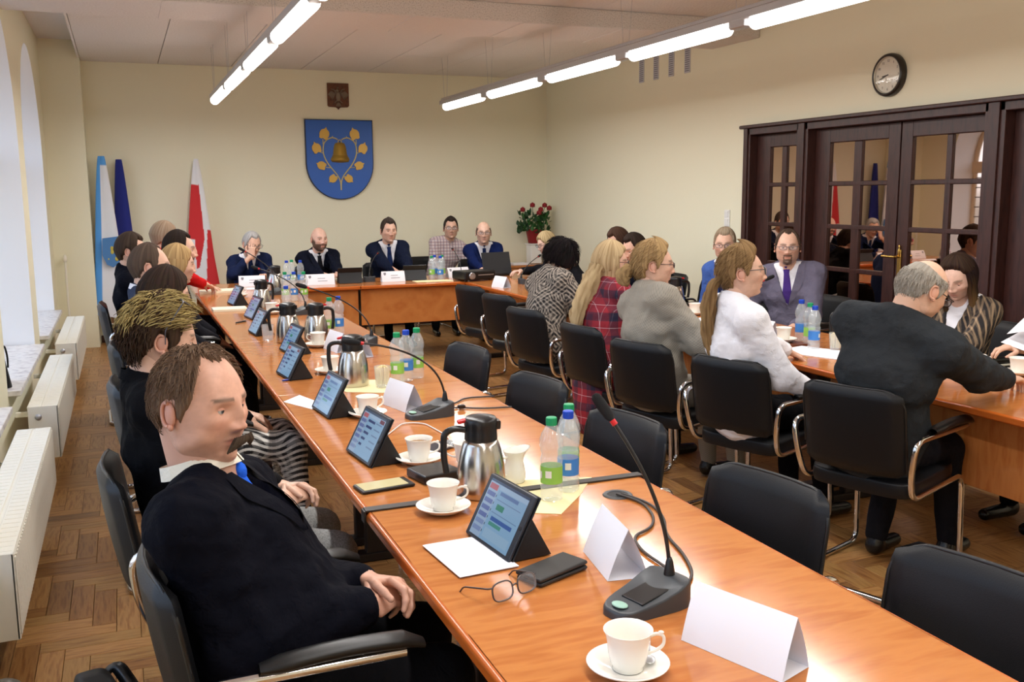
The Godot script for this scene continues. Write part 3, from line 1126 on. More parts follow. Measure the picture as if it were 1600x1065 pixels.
func leaf_outline(s: float) -> PackedVector2Array:
	# heart-shaped linden leaf, stalk at the origin, tip along +y
	var p := PackedVector2Array()
	for k in 18:
		var a := TAU * k / 18.0
		var r := 0.5 * (1.0 - 0.28 * cos(a) * 0.0)
		var x := 0.46 * sin(a)
		var y := 0.5 - 0.5 * cos(a)
		if k == 0: y = 0.10
		if k == 9: y = 1.18
		if k == 8 or k == 10: x *= 0.72; y = 0.97
		if k == 1 or k == 17: x = signf(x) * 0.2; y = 0.0
		if k == 2 or k == 16: x = signf(x) * 0.38; y = 0.06
		p.append(Vector2(x, y) * s)
	return p

func build_wall_things() -> void:
	# shield with the bell
	mat("shield_blue", hexc(38, 98, 190), 0.45)
	mat("shield_rim", hexc(24, 32, 60), 0.5)
	mat("gold", hexc(200, 160, 70), 0.4, 0.25)
	mat("pale_gold", hexc(206, 190, 130), 0.45, 0.1)
	var t := thing("coat_of_arms", Vector3(2.43, 1.54, ZB + 0.001), 0, "blue shield with a golden bell in a heart of leafy twigs", "coat of arms")
	var poly := PackedVector2Array([Vector2(-0.40, 0.925), Vector2(-0.40, 0.42)])
	for k in range(1, 24):
		var a := PI + PI * k / 24.0
		poly.append(Vector2(cos(a) * 0.40, 0.42 + sin(a) * 0.42))
	poly.append(Vector2(0.40, 0.42)); poly.append(Vector2(0.40, 0.925))
	var g := G.new()
	g.extrude(poly, 0.03, Transform3D.IDENTITY)
	obj("rim", g, "shield_rim", t)
	g = G.new()
	var inner := Geometry2D.offset_polygon(poly, -0.010)
	g.extrude(inner[0], 0.008, Transform3D(Basis.IDENTITY, Vector3(0, 0, 0.027)))
	obj("field", g, "shield_blue", t)
	# crop to metres: the crop of the photo spans 0.755 of 994 px = shield width 0.8 over 755 px
	var k := 0.8 / 757.0
	var cx := 485.0
	var P := func(x: float, y: float) -> Vector2: return Vector2((x - cx) * k, 0.925 - (y - 130.0) * k)
	for side in [-1, 1]:
		var tw := []
		for q in [[463, 350], [440, 335], [400, 325], [350, 345], [310, 380], [298, 440], [298, 500], [320, 565], [360, 630], [410, 690], [455, 745], [478, 795], [484, 850], [484, 900]]:
			var p: Vector2 = P.call(cx + side * (cx - q[0] + 6 * 0), q[1])
			tw.append(Vector3(p.x, p.y, 0.038))
		if true:
			g = G.new()
			g.tube(rounded(tw, 0.03, 3), 0.0075, 7)
			for q in [[300, 345, 300, 400], [245, 480, 296, 495], [320, 650, 375, 655], [425, 750, 465, 760], [410, 310, 400, 327]]:
				var a: Vector2 = P.call(cx + side * (cx - q[0]), q[1])
				var b: Vector2 = P.call(cx + side * (cx - q[2]), q[3])
				g.tube(PackedVector3Array([Vector3(a.x, a.y, 0.037), Vector3(b.x, b.y, 0.037)]), 0.005, 6)
			obj("twig", g, "pale_gold", t)
		for q in [[300, 345, 340, 215, 130], [245, 495, 200, 375, 150], [320, 650, 215, 605, 125], [430, 745, 350, 815, 105]]:
			var a: Vector2 = P.call(cx + side * (cx - q[0]), q[1])
			var tip: Vector2 = P.call(cx + side * (cx - q[2]), q[3])
			var d := (tip - a)
			g = G.new()
			var bs := Basis(Vector3(0, 0, 1), atan2(d.y, d.x) - PI / 2)
			g.extrude(leaf_outline(d.length() * 0.86), 0.014, Transform3D(bs, Vector3(a.x, a.y, 0.034)), 0.006)
			obj("leaf", g, "gold", t)
	g = G.new()
	var prof := [Vector2(0.0, 0.01), Vector2(0.098, 0.02), Vector2(0.113, 0.045), Vector2(0.106, 0.065), Vector2(0.092, 0.085), Vector2(0.084, 0.10), Vector2(0.078, 0.15), Vector2(0.07, 0.20), Vector2(0.055, 0.235), Vector2(0.02, 0.245), Vector2(0.0, 0.248)]
	g.lathe(prof, 24, Vector3(0, 0.925 - (610 - 130) * k, 0.036), Basis(Vector3(1, 0, 0), Vector3(0, 1, 0), Vector3(0, 0, 0.28)))
	g.lathe([Vector2(0.085, 0.094), Vector2(0.090, 0.098), Vector2(0.085, 0.104)], 24, Vector3(0, 0.925 - (610 - 130) * k, 0.036), Basis(Vector3(1, 0, 0), Vector3(0, 1, 0), Vector3(0, 0, 0.3)))
	obj("bell", g, "gold", t)
	g = G.new()
	g.tube(rounded([Vector3(-0.02, 0.66, 0.04), Vector3(-0.015, 0.69, 0.045), Vector3(0.015, 0.69, 0.045), Vector3(0.02, 0.66, 0.04)], 0.012), 0.006, 6)
	obj("bell_loop", g, "pale_gold", t)
	# small wooden plaque with an eagle
	var pm := mat("plaque", Color(1, 1, 1), 0.45)
	pm.albedo_texture = noise_tex(61, 0.03, [hexc(62, 30, 12), hexc(104, 56, 24), hexc(84, 42, 16)], 128, 4)
	triplanar(pm, Vector3(4, 4, 4))
	mat("pewter", hexc(128, 112, 96), 0.5, 0.4)
	t = thing("wall_plaque", Vector3(2.435, 2.585, ZB), 0, "small brown wooden plaque with a crowned eagle above the shield", "plaque")
	g = G.new()
	g.extrude(PackedVector2Array([Vector2(-0.125, 0.295), Vector2(-0.125, 0.04), Vector2(-0.11, 0.025), Vector2(-0.03, 0.022), Vector2(-0.012, 0.01), Vector2(0, -0.005), Vector2(0.012, 0.01), Vector2(0.03, 0.022), Vector2(0.11, 0.025), Vector2(0.125, 0.04), Vector2(0.125, 0.295)]), 0.022, Transform3D.IDENTITY, 0.005)
	obj("board", g, "plaque", t)
	g = G.new()
	g.ball(Vector3(0, 0.14, 0.026), Vector3(0.030, 0.055, 0.010), 12)
	g.ball(Vector3(-0.006, 0.212, 0.028), Vector3(0.016, 0.022, 0.010), 10)
	g.ball(Vector3(-0.024, 0.210, 0.028), Vector3(0.010, 0.006, 0.006), 8)
	for s in [-1, 1]:
		for i in 6:
			var a := 0.15 + i * 0.2
			var d := Vector3(s * cos(a - 0.75) * 0.5, sin(a - 0.75) * 0.2 - 0.6, 0).normalized()
			var at := Vector3(s * (0.028 + i * 0.008), 0.185 + i * 0.006, 0.026)
			g.ball(at + d * 0.045, Vector3(0.008, 0.05 - i * 0.003, 0.006), 8, Basis(Vector3(0, 0, 1), atan2(d.y, d.x) - PI / 2))
		g.tube(rounded([Vector3(s * 0.02, 0.18, 0.027), Vector3(s * 0.05, 0.225, 0.027), Vector3(s * 0.08, 0.225, 0.027)], 0.02), 0.008, 6)
		g.tube(PackedVector3Array([Vector3(s * 0.014, 0.10, 0.026), Vector3(s * 0.045, 0.07, 0.026)]), 0.006, 6)
	for i in 5:
		var a := -0.5 + i * 0.25
		g.ball(Vector3(sin(a) * 0.04, 0.085 - cos(a) * 0.035, 0.026), Vector3(0.007, 0.03, 0.006), 8, Basis(Vector3(0, 0, 1), a))
	for i in 3:
		g.ball(Vector3(-0.016 + i * 0.010, 0.242, 0.028), Vector3(0.005, 0.010, 0.005), 6)
	obj("eagle", g, "pewter", t)
	# clock
	mat("clock_rim", hexc(40, 32, 26), 0.3)
	mat("clock_face", hexc(226, 222, 206), 0.5)
	mat("clock_ring", hexc(208, 204, 190), 0.3, 0.6)
	mat("ink", hexc(40, 38, 38), 0.6)
	var gm := mat("clear_cover", Color(1, 1, 1, 0.05), 0.02)
	gm.transparency = BaseMaterial3D.TRANSPARENCY_ALPHA
	t = thing("wall_clock", Vector3(XR, 2.40, -5.49), -90, "round dark-rimmed wall clock with pale face above the doors", "clock")
	var fb := Basis(Vector3.RIGHT, PI / 2)
	g = G.new()
	g.lathe([Vector2(0.0, 0.0), Vector2(0.148, 0.0), Vector2(0.150, 0.02), Vector2(0.146, 0.04), Vector2(0.136, 0.05), Vector2(0.126, 0.046), Vector2(0.124, 0.030)], 48, Vector3.ZERO, fb)
	obj("case", g, "clock_rim", t)
	g = G.new()
	g.lathe([Vector2(0.126, 0.044), Vector2(0.122, 0.046), Vector2(0.119, 0.032)], 48, Vector3.ZERO, fb)
	obj("inner_ring", g, "clock_ring", t)
	g = G.new()
	g.lathe([Vector2(0.0, 0.03), Vector2(0.125, 0.03), Vector2(0.125, 0.0)], 48, Vector3.ZERO, fb)
	for i in g.n.size(): g.n[i] = Vector3(0, 0, 1) if g.n[i].z != 0.0 else g.n[i]
	obj("face", g, "clock_face", t)
	var fnt := SystemFont.new()
	fnt.font_names = PackedStringArray(["Droid Serif"])
	for i in 12:
		var a := TAU * (i + 1) / 12.0
		var tm := TextMesh.new()
		tm.text = str(i + 1)
		tm.font = fnt
		tm.font_size = 24
		tm.pixel_size = 0.0009
		tm.depth = 0.001
		var o := obj("numeral", tm, "ink", t)
		o.position = Vector3(sin(a) * 0.098, cos(a) * 0.098, 0.031)
	for q in [[8.72 / 12.0, 0.06, 0.007, "hour_hand"], [42.0 / 60.0, 0.09, 0.005, "minute_hand"]]:
		g = G.new()
		var a: float = TAU * q[0]
		g.box(Vector3(sin(a) * q[1] * 0.42, cos(a) * q[1] * 0.42, 0.034), Vector3(q[2], q[1], 0.0015), 0.0004, Basis(Vector3(0, 0, 1), -a))
		obj(q[3], g, "ink", t)
	g = G.new()
	g.lathe([Vector2(0.124, 0.040), Vector2(0.09, 0.046), Vector2(0.04, 0.049), Vector2(0.0, 0.050)], 32, Vector3.ZERO, fb)
	obj("cover_glass", g, gm, t)
	# vents, switch
	mat("vent", hexc(196, 196, 204), 0.6)
	mat("vent_dark", hexc(128, 128, 136), 0.7)
	for i in 4:
		t = thing("wall_vent", Vector3(XR, 2.87, -9.04 + i * 0.293), -90, ["first", "second", "third", "fourth"][i] + " of four slim grey slotted strips high on the door wall, from the back", "vent", "slotted strips high on the wall")
		g = G.new()
		g.box(Vector3(0, -0.03, 0.003), Vector3(0.10, 0.24, 0.006), 0.002)
		obj("plate", g, "vent", t)
		for j in 11:
			g = G.new()
			g.box(Vector3(0, 0.07 - j * 0.02, 0.0065), Vector3(0.075, 0.009, 0.003), 0.001)
			obj("slat", g, "vent_dark", t)
	t = thing("light_switch", Vector3(XR, 1.36, -7.44), -90, "white double light switch beside the door frame", "switch")
	g = G.new()
	g.box(Vector3(0, 0, 0.005), Vector3(0.085, 0.15, 0.01), 0.004)
	obj("plate", g, "white_plastic", t)
	for s in [-1, 1]:
		g = G.new()
		g.box(Vector3(0, s * 0.036, 0.012), Vector3(0.055, 0.055, 0.008), 0.003, Basis(Vector3.RIGHT, 0.06))
		obj("rocker", g, "white_plastic", t)
	# corner cabinet with its load
	t = thing("side_cabinet", Vector3(4.58, 0, -11.22), 0, "low orange wooden cabinet in the far corner under the roses", "cabinet")
	g = G.new()
	g.box(Vector3(0, 0.35, 0), Vector3(0.98, 0.69, 0.46), 0.004)
	obj("body", g, "veneer", t)
	g = G.new()
	g.box(Vector3(0, 0.705, 0.005), Vector3(1.02, 0.03, 0.50), 0.006)
	obj("top", g, "veneer", t)
	for s in [-1, 1]:
		g = G.new()
		g.box(Vector3(s * 0.245, 0.36, 0.236), Vector3(0.475, 0.62, 0.016), 0.004)
		var dr := obj("door", g, "veneer", t)
		g = G.new()
		g.ball(Vector3(s * 0.04, 0.42, 0.252), Vector3(0.012, 0.012, 0.012), 8)
		obj("knob", g, "brass", dr)

# ---------------------------------------------------------------- things on the tables
const TT := 0.7505

func item_materials() -> void:
	mat("porcelain", hexc(244, 240, 230), 0.12)
	mat("coffee", hexc(150, 112, 70), 0.1)
	mat("steel", hexc(205, 200, 192), 0.22, 1.0)
	var m: StandardMaterial3D = M["steel"]
	mat("black_plastic", hexc(20, 20, 22), 0.32)
	mat("dark_grey", hexc(58, 62, 66), 0.38)
	mat("red_plastic", hexc(196, 24, 30), 0.35)
	mat("cap_green", hexc(20, 150, 96), 0.35)
	mat("cap_blue", hexc(22, 70, 190), 0.35)
	m = mat("pet", Color(0.90, 0.96, 0.98, 0.20), 0.05)
	m.transparency = BaseMaterial3D.TRANSPARENCY_ALPHA
	m = mat("drinking_glass", Color(0.95, 0.97, 0.98, 0.22), 0.03)
	m.transparency = BaseMaterial3D.TRANSPARENCY_ALPHA
	mat("label_green", hexc(140, 196, 84), 0.5)
	mat("label_blue", hexc(60, 130, 210), 0.5)
	mat("label_white", hexc(226, 228, 224), 0.5)
	mat("label_red", hexc(150, 70, 60), 0.5)
	mat("paper", hexc(238, 238, 244), 0.75)
	mat("paper_cream", hexc(240, 226, 176), 0.8)
	mat("notebook", hexc(236, 228, 200), 0.7)
	mat("tablet_body", hexc(40, 43, 50), 0.3)
	mat("tablet_case", hexc(16, 17, 20), 0.55)
	mat("silver", hexc(190, 192, 196), 0.3, 0.8)
	mat("spectacle", hexc(90, 84, 84), 0.3, 0.7)
	m = mat("lens", Color(0.95, 0.97, 1.0, 0.06), 0.02)
	m.transparency = BaseMaterial3D.TRANSPARENCY_ALPHA
	mat("wallet", hexc(38, 36, 34), 0.5)
	mat("phone_screen", hexc(206, 196, 150), 0.2)
	mat("phone_dark", hexc(66, 68, 78), 0.12)
	mat("blue_pen", hexc(44, 60, 150), 0.35)
	mat("mint", hexc(150, 190, 172), 0.4)
	mat("foam", hexc(16, 16, 18), 0.95)
	mat("white_cable", hexc(226, 220, 214), 0.5)
	mat("tray", hexc(112, 60, 34), 0.4)
	M["screen"] = screen_material(0)
	M["screen_b"] = screen_material(1)

func screen_material(kind: int) -> StandardMaterial3D:
	var im := Image.create(192, 144, false, Image.FORMAT_RGB8)
	im.fill(hexc(150, 190, 226))
	im.fill_rect(Rect2i(0, 0, 192, 6), hexc(70, 90, 120))
	im.fill_rect(Rect2i(52, 6, 140, 12), hexc(176, 204, 234))
	im.fill_rect(Rect2i(0, 6, 50, 138), hexc(172, 196, 226))
	im.fill_rect(Rect2i(4, 10, 40, 14), hexc(200, 110, 120))
	for k in 6:
		im.fill_rect(Rect2i(4, 30 + k * 18, 40, 11), hexc(112, 128, 186) if k < 4 else hexc(140, 160, 205))
		im.fill_rect(Rect2i(48, 32 + k * 18, 3, 6), hexc(70, 80, 96))
	if kind == 0:
		im.fill_rect(Rect2i(64, 20, 90, 9), hexc(110, 140, 190))
		im.fill_rect(Rect2i(58, 40, 120, 2), hexc(120, 150, 190))
		im.fill_rect(Rect2i(70, 50, 36, 14), hexc(70, 150, 130))
		im.fill_rect(Rect2i(58, 72, 124, 2), hexc(120, 150, 190))
		im.fill_rect(Rect2i(66, 82, 104, 10), hexc(76, 110, 180))
		im.fill_rect(Rect2i(66, 95, 60, 9), hexc(90, 160, 150))
		im.fill_rect(Rect2i(60, 112, 122, 24), hexc(164, 198, 228))
	else:
		for k in 5:
			im.fill_rect(Rect2i(60, 24 + k * 20, 60 - k * 9, 8), hexc(40, 60, 120))
			im.fill_rect(Rect2i(128, 24 + k * 20, 50, 4), hexc(110, 140, 180))
		im.fill_rect(Rect2i(150, 8, 36, 12), hexc(120, 50, 70))
	var m := StandardMaterial3D.new()
	var t := ImageTexture.create_from_image(im)
	m.albedo_color = Color(0.02, 0.02, 0.02)
	m.roughness = 0.15
	m.emission_enabled = true
	m.emission_texture = t
	m.emission = Color(1, 1, 1)
	m.emission_operator = BaseMaterial3D.EMISSION_OP_MULTIPLY
	m.emission_energy_multiplier = 0.55
	return m

var proto := {}
func place(kind: String, called: String, at: Vector3, turn: float, label: String, category: String, group: String) -> Node3D:
	if not proto.has(kind):
		match kind:
			"saucer": proto[kind] = make_saucer()
			"cup": proto[kind] = make_cup()
			"coffee_cup": proto[kind] = make_coffee_cup()
			"spoon": proto[kind] = make_spoon()
			"thermos": proto[kind] = make_thermos()
			"bottle_green": proto[kind] = make_bottle_green()
			"bottle_blue": proto[kind] = make_bottle_blue()
			"tablet": proto[kind] = make_tablet()
			"tablet_b": proto[kind] = make_tablet_b()
			"laptop": proto[kind] = make_laptop()
	var o: Node3D = proto[kind].duplicate()
	o.name = numbered(called)
	add_child(o)
	o.position = at
	o.rotation.y = deg_to_rad(turn)
	tag(o, label, category, group)
	return o

func make_saucer() -> Node3D:
	var t := Node3D.new()
	var g := G.new()
	g.lathe([Vector2(0.0, 0.006), Vector2(0.028, 0.006), Vector2(0.030, 0.008), Vector2(0.05, 0.012), Vector2(0.072, 0.022), Vector2(0.0745, 0.0225), Vector2(0.073, 0.019), Vector2(0.05, 0.006), Vector2(0.036, 0.0), Vector2(0.0, 0.0)], 40)
	var prof := [Vector2(0.0, 0.0), Vector2(0.036, 0.0), Vector2(0.05, 0.005), Vector2(0.073, 0.019), Vector2(0.075, 0.0215), Vector2(0.0725, 0.0225), Vector2(0.05, 0.0115), Vector2(0.032, 0.008), Vector2(0.028, 0.0065), Vector2(0.0, 0.0065)]
	g = G.new()
	g.lathe(prof, 40)
	obj("dish", g, "porcelain", t)
	return t

func make_cup() -> Node3D:
	var t := cup_body()
	return t

func cup_body() -> Node3D:
	var t := Node3D.new()
	var g := G.new()
	g.lathe([Vector2(0.0, 0.004), Vector2(0.024, 0.003), Vector2(0.026, 0.0), Vector2(0.028, 0.002), Vector2(0.027, 0.007), Vector2(0.032, 0.014), Vector2(0.0355, 0.03), Vector2(0.0375, 0.05), Vector2(0.0405, 0.066), Vector2(0.0445, 0.0735), Vector2(0.0445, 0.075), Vector2(0.043, 0.0745), Vector2(0.0385, 0.066), Vector2(0.0355, 0.05), Vector2(0.0335, 0.03), Vector2(0.028, 0.013), Vector2(0.0, 0.010)], 36)
	obj("bowl", g, "porcelain", t)
	g = G.new()
	g.tube(rounded([Vector3(0.038, 0.058, 0), Vector3(0.052, 0.064, 0), Vector3(0.066, 0.058, 0), Vector3(0.066, 0.040, 0), Vector3(0.050, 0.030, 0), Vector3(0.035, 0.026, 0)], 0.012, 4), 0.0042, 8, true, 0.7)
	g.ball(Vector3(0.060, 0.064, 0), Vector3(0.006, 0.004, 0.004), 8)
	obj("handle", g, "porcelain", t)
	return t

func make_coffee_cup() -> Node3D:
	var t := cup_body()
	var g := G.new()
	g.lathe([Vector2(0.0, 0.060), Vector2(0.0362, 0.060), Vector2(0.0362, 0.058)], 30)
	for k in g.n.size(): g.n[k] = Vector3.UP
	obj("coffee", g, "coffee", t)
	return t

func make_spoon() -> Node3D:
	var t := Node3D.new()
	var g := G.new()
	g.tube(rounded([Vector3(0, 0.006, 0.0), Vector3(0.05, 0.010, 0), Vector3(0.10, 0.012, 0)], 0.02), [0.002, 0.0018, 0.0018, 0.0018, 0.0018, 0.0022, 0.0022, 0.003], 8)
	obj("handle", g, "silver", t)
	g = G.new()
	g.ball(Vector3(-0.016, 0.005, 0), Vector3(0.018, 0.003, 0.011), 14)
	obj("bowl", g, "silver", t)
	return t

func make_thermos() -> Node3D:
	var t := Node3D.new()
	var g := G.new()
	g.lathe([Vector2(0.0, 0.0), Vector2(0.066, 0.0), Vector2(0.069, 0.004), Vector2(0.070, 0.02), Vector2(0.0695, 0.06), Vector2(0.066, 0.095), Vector2(0.060, 0.125), Vector2(0.052, 0.15), Vector2(0.044, 0.165), Vector2(0.0, 0.166)], 40)
	obj("body", g, "steel", t)
	g = G.new()
	g.lathe([Vector2(0.045, 0.158), Vector2(0.047, 0.164), Vector2(0.046, 0.185), Vector2(0.045, 0.20), Vector2(0.047, 0.203), Vector2(0.047, 0.218), Vector2(0.042, 0.226), Vector2(0.02, 0.231), Vector2(0.0, 0.232)], 32)
	g.extrude(PackedVector2Array([Vector2(-0.012, 0.19), Vector2(0.012, 0.19), Vector2(0.016, 0.215), Vector2(-0.016, 0.215)]), 0.016, Transform3D(Basis.IDENTITY, Vector3(0, 0, 0.04)), 0.003)
	obj("collar", g, "black_plastic", t)
	g = G.new()
	g.tube(rounded([Vector3(0, 0.190, -0.04), Vector3(0, 0.197, -0.075), Vector3(0, 0.185, -0.105), Vector3(0, 0.12, -0.108), Vector3(0, 0.07, -0.100)], 0.03, 5), 0.0095, 10, true, 1.0)
	obj("handle", g, "black_plastic", t)
	g = G.new()
	g.box(Vector3(0, 0.216, -0.054), Vector3(0.02, 0.010, 0.026), 0.003, Basis(Vector3.RIGHT, -0.2))
	obj("lever", g, "red_plastic", t)
	return t

func bottle_with(cap: String, lab: String) -> Node3D:
	var t := Node3D.new()
	var g := G.new()
	var prof := [Vector2(0.0, 0.006), Vector2(0.018, 0.003), Vector2(0.026, 0.0), Vector2(0.030, 0.006), Vector2(0.0315, 0.02), Vector2(0.030, 0.028), Vector2(0.0315, 0.036), Vector2(0.0315, 0.044), Vector2(0.030, 0.048), Vector2(0.030, 0.105), Vector2(0.0315, 0.110), Vector2(0.0325, 0.118), Vector2(0.0295, 0.126), Vector2(0.028, 0.134), Vector2(0.0310, 0.143), Vector2(0.0335, 0.158), Vector2(0.0325, 0.175), Vector2(0.027, 0.192), Vector2(0.019, 0.207), Vector2(0.0135, 0.216), Vector2(0.0125, 0.226)]
	g.lathe(prof, 24)
	# facets of the pressed shoulder
	for k in g.v.size():
		var p := g.v[k]
		if p.y > 0.14 and p.y < 0.2:
			var a := atan2(p.z, p.x)
			var q := 1.0 + 0.05 * sin(a * 6.0 + p.y * 90.0)
			g.v[k] = Vector3(p.x * q, p.y, p.z * q)
		elif p.y < 0.03:
			var a := atan2(p.z, p.x)
			var q := 1.0 + 0.07 * cos(a * 5.0)
			g.v[k] = Vector3(p.x * q, p.y, p.z * q)
	obj("bottle_body", g, "pet", t)
	g = G.new()
	g.lathe([Vector2(0.0312, 0.052), Vector2(0.0312, 0.100)], 24)
	var lb := obj("label", g, lab, t)
	g = G.new()
	for q in [[0.4, 0.014, 0.020, 0.080, "label_white"], [1.35, 0.012, 0.020, 0.076, "label_red"]]:
		var rows := []
		for i in 2:
			var row := []
			for j in 6:
				var a: float = q[0] - q[1] / 0.0312 * 0.6 + j * q[1] / 0.0312 * 0.25
				row.append(Vector3(cos(a) * 0.0317, q[3] - q[2] / 2 + i * q[2], sin(a) * 0.0317))
			rows.append(row)
		g.sheet(rows)
	obj("label_print", g, "label_white", lb)
	g = G.new()
	g.lathe([Vector2(0.0148, 0.214), Vector2(0.0152, 0.216), Vector2(0.0152, 0.234), Vector2(0.0140, 0.2365), Vector2(0.0, 0.2368)], 20)
	for k in 20:
		var a := TAU * k / 20
		g.box(Vector3(cos(a) * 0.0152, 0.225, sin(a) * 0.0152), Vector3(0.0012, 0.017, 0.0012), 0.0003)
	obj("cap", g, cap, t)
	return t

func make_bottle_green() -> Node3D: return bottle_with("cap_green", "label_green")
func make_bottle_blue() -> Node3D: return bottle_with("cap_blue", "label_blue")

func make_tablet() -> Node3D: return tablet_with("screen")
func make_tablet_b() -> Node3D: return tablet_with("screen_b")

func tablet_with(scr: String) -> Node3D:
	# bottom edge along x, screen faces +z and leans back to -z
	var t := Node3D.new()
	var lean := Basis(Vector3.RIGHT, -deg_to_rad(28))
	var H := 0.165
	var W := 0.232
	var up := lean * Vector3(0, 1, 0)
	var nf := lean * Vector3(0, 0, 1)
	var mid := Vector3(0, 0.003, 0) + up * H / 2
	var g := G.new()
	g.box(mid, Vector3(W, H, 0.010), 0.004, lean)
	obj("body", g, "tablet_body", t)
	g = G.new()
	var c := mid + nf * 0.0056
	var hx := lean * Vector3(W * 0.42, 0, 0)
	var hy := up * H * 0.44
	g.face([c - hx - hy, c + hx - hy, c + hx + hy, c - hx + hy], nf)
	obj("screen", g, scr, t)
	g = G.new()
	g.ball(mid + lean * Vector3(W * 0.46, 0, 0.0052), Vector3(0.006, 0.006, 0.001), 12, lean)
	obj("home_button", g, "tablet_case", t)
	# folded cover forming the stand
	g = G.new()
	var a := mid - nf * 0.0055 + up * 0.035
	var foot := Vector3(0, 0.003, a.z - 0.055)
	var e := Vector3(W * 0.48, 0, 0)
	g.face([a - e, a + e, foot + e, foot - e], Vector3(0, 0.5, -1).normalized())
	g.face([Vector3(0, 0.002, -0.01) - e, Vector3(0, 0.002, -0.01) + e, foot + e, foot - e], Vector3.UP)
	for s in [-1, 1]:
		g.face([a + e * s, foot + e * s, Vector3(0, 0.002, -0.01) + e * s], Vector3(s, 0, 0))
	g.box(mid - nf * 0.007, Vector3(W + 0.006, H + 0.004, 0.004), 0.002, lean)
	obj("folio_stand", g, "tablet_case", t)
	return t

func make_mic_base() -> Node3D: return Node3D.new()

func microphone(at: Vector3, turn: float, head: Vector3, bend: float, label: String) -> Node3D:
	# base: long axis along z (front +z towards the speaker), neck rises from the rear
	var t := thing("gooseneck_microphone", at, turn, label, "microphone", "gooseneck microphones")
	var g := G.new()
	var rows := []
	var outl := []
	for k in 28:
		var a := TAU * k / 28.0
		var x := signf(sin(a)) * pow(absf(sin(a)), 0.55)
		var z := signf(cos(a)) * pow(absf(cos(a)), 0.55)
		outl.append(Vector2(x * (0.056 - 0.012 * z), z * 0.095))
	for r in [[1.0, 0.0], [1.0, 0.012], [0.97, 0.016], [0.93, 0.0175], [0.6, 0.0185], [0.02, 0.019]]:
		var row := []
		for p in outl:
			var z: float = p.y * r[0]
			var lift: float = 0.0 if r[1] < 0.005 else (0.030 * (0.095 - z) / 0.19 + 0.012 * (1.0 - clampf(absf(z + 0.07) / 0.05, 0.0, 1.0)))
			row.append(Vector3(p.x * r[0], r[1] + lift, z))
		rows.append(row)
	rows.reverse()
	g.sheet(rows, true)
	obj("base", g, "dark_grey", t)
	g = G.new()
	g.box(Vector3(0.008, 0.0345, 0.0), Vector3(0.062, 0.004, 0.09), 0.0015, Basis(Vector3.RIGHT, 0.157))
	obj("speaker_grille", g, "black_plastic", t)
	g = G.new()
	g.ball(Vector3(0.002, 0.0245, 0.072), Vector3(0.020, 0.004, 0.014), 14)
	obj("button", g, "mint", t)
	# neck in the microphone's own frame
	var inv := t.transform.affine_inverse()
	var hd: Vector3 = inv * head
	var s := Vector3(0, 0.05, -0.072)
	g = G.new()
	g.lathe([Vector2(0.013, -0.012), Vector2(0.012, 0.006), Vector2(0.008, 0.03), Vector2(0.0045, 0.04), Vector2(0.0, 0.04)], 14, s)
	var path := PackedVector3Array()
	var mid := s + Vector3(0, bend, 0)
	for k in 21:
		var q := k / 20.0
		path.append(s.lerp(mid, q).lerp(mid.lerp(hd, q), q))
	g.tube(path, 0.0042, 8)
	obj("neck", g, "black_plastic", t)
	var d := (path[20] - path[19]).normalized()
	g = G.new()
	g.tube(PackedVector3Array([hd - d * 0.01, hd, hd + d * 0.03, hd + d * 0.05, hd + d * 0.056]), [0.006, 0.011, 0.0125, 0.0105, 0.005], 12)
	obj("foam_head", g, "foam", t)
	g = G.new()
	g.tube(PackedVector3Array([hd - d * 0.022, hd - d * 0.010]), 0.0065, 10)
	obj("light_ring", g, "red_plastic", t)
	return t

func card(a: Vector3, b: Vector3, deep: float, high: float, label: String, crest := false) -> Node3D:
	# folded paper sign; a, b are the ends of its front bottom edge, it leans away to the left of a->b turned
	var d := (b - a)
	var L := d.length()
	var turn := rad_to_deg(atan2(-d.z, d.x))
	var t := thing("name_card", (a + b) / 2, turn, label, "name card", "folded name cards")
	var g := G.new()
	var N := 6
	for s in 3:
		var rows := []
		for i in N + 1:
			var q := i / float(N)
			var p: Vector3
			if s == 0: p = Vector3(0, high * q, -deep * 0.5 * q + sin(q * PI) * 0.003)
			elif s == 1: p = Vector3(0, high * (1 - q), -deep * 0.5 - deep * 0.5 * q - sin(q * PI) * 0.004)
			else: p = Vector3(0, 0.0006, -deep * (1 - q))
			rows.append([p + Vector3(-L / 2, 0, 0), p + Vector3(L / 2, 0, 0)])
		g.sheet(rows)
	obj("folded_sheet", g, "paper", t)
	if crest:
		g = G.new()
		var lean := Basis(Vector3.RIGHT, -atan2(deep * 0.5, high))
		g.extrude(PackedVector2Array([Vector2(-0.012, 0.014), Vector2(-0.012, -0.004), Vector2(0, -0.016), Vector2(0.012, -0.004), Vector2(0.012, 0.014)]), 0.0008, Transform3D(lean, Vector3(-L * 0.36, high * 0.74, -deep * 0.5 * 0.74 + 0.0035)))
		for q in [[0.02, 0.60, 0.07], [0.03, 0.36, 0.09]]:
			g.box(Vector3(q[0] - 0.01, high * q[1], -deep * 0.5 * q[1] + 0.004), Vector3(q[2], 0.005, 0.0008), 0.0, lean)
		obj("print", g, "vent_dark", t)
	return t

func flat_sheet(called: String, pts: Array, th: float, m: String, label: String, category: String, group := "", base := TT) -> void:
	var c := Vector2.ZERO
	for p in pts: c += p
	c /= pts.size()
	var poly := PackedVector2Array()
	for p in pts: poly.append(Vector2(p.x - c.x, -(p.y - c.y)))
	var g := G.new()
	g.extrude(poly, th, Transform3D(Basis(Vector3.RIGHT, -PI / 2), Vector3.ZERO))
	var o := obj(called, g, m)
	o.position = Vector3(c.x, base, c.y)
	tag(o, label, category, group)

func V(x: float, z: float, dy := 0.0) -> Vector3:
	return Vector3(x, TT + dy, z)

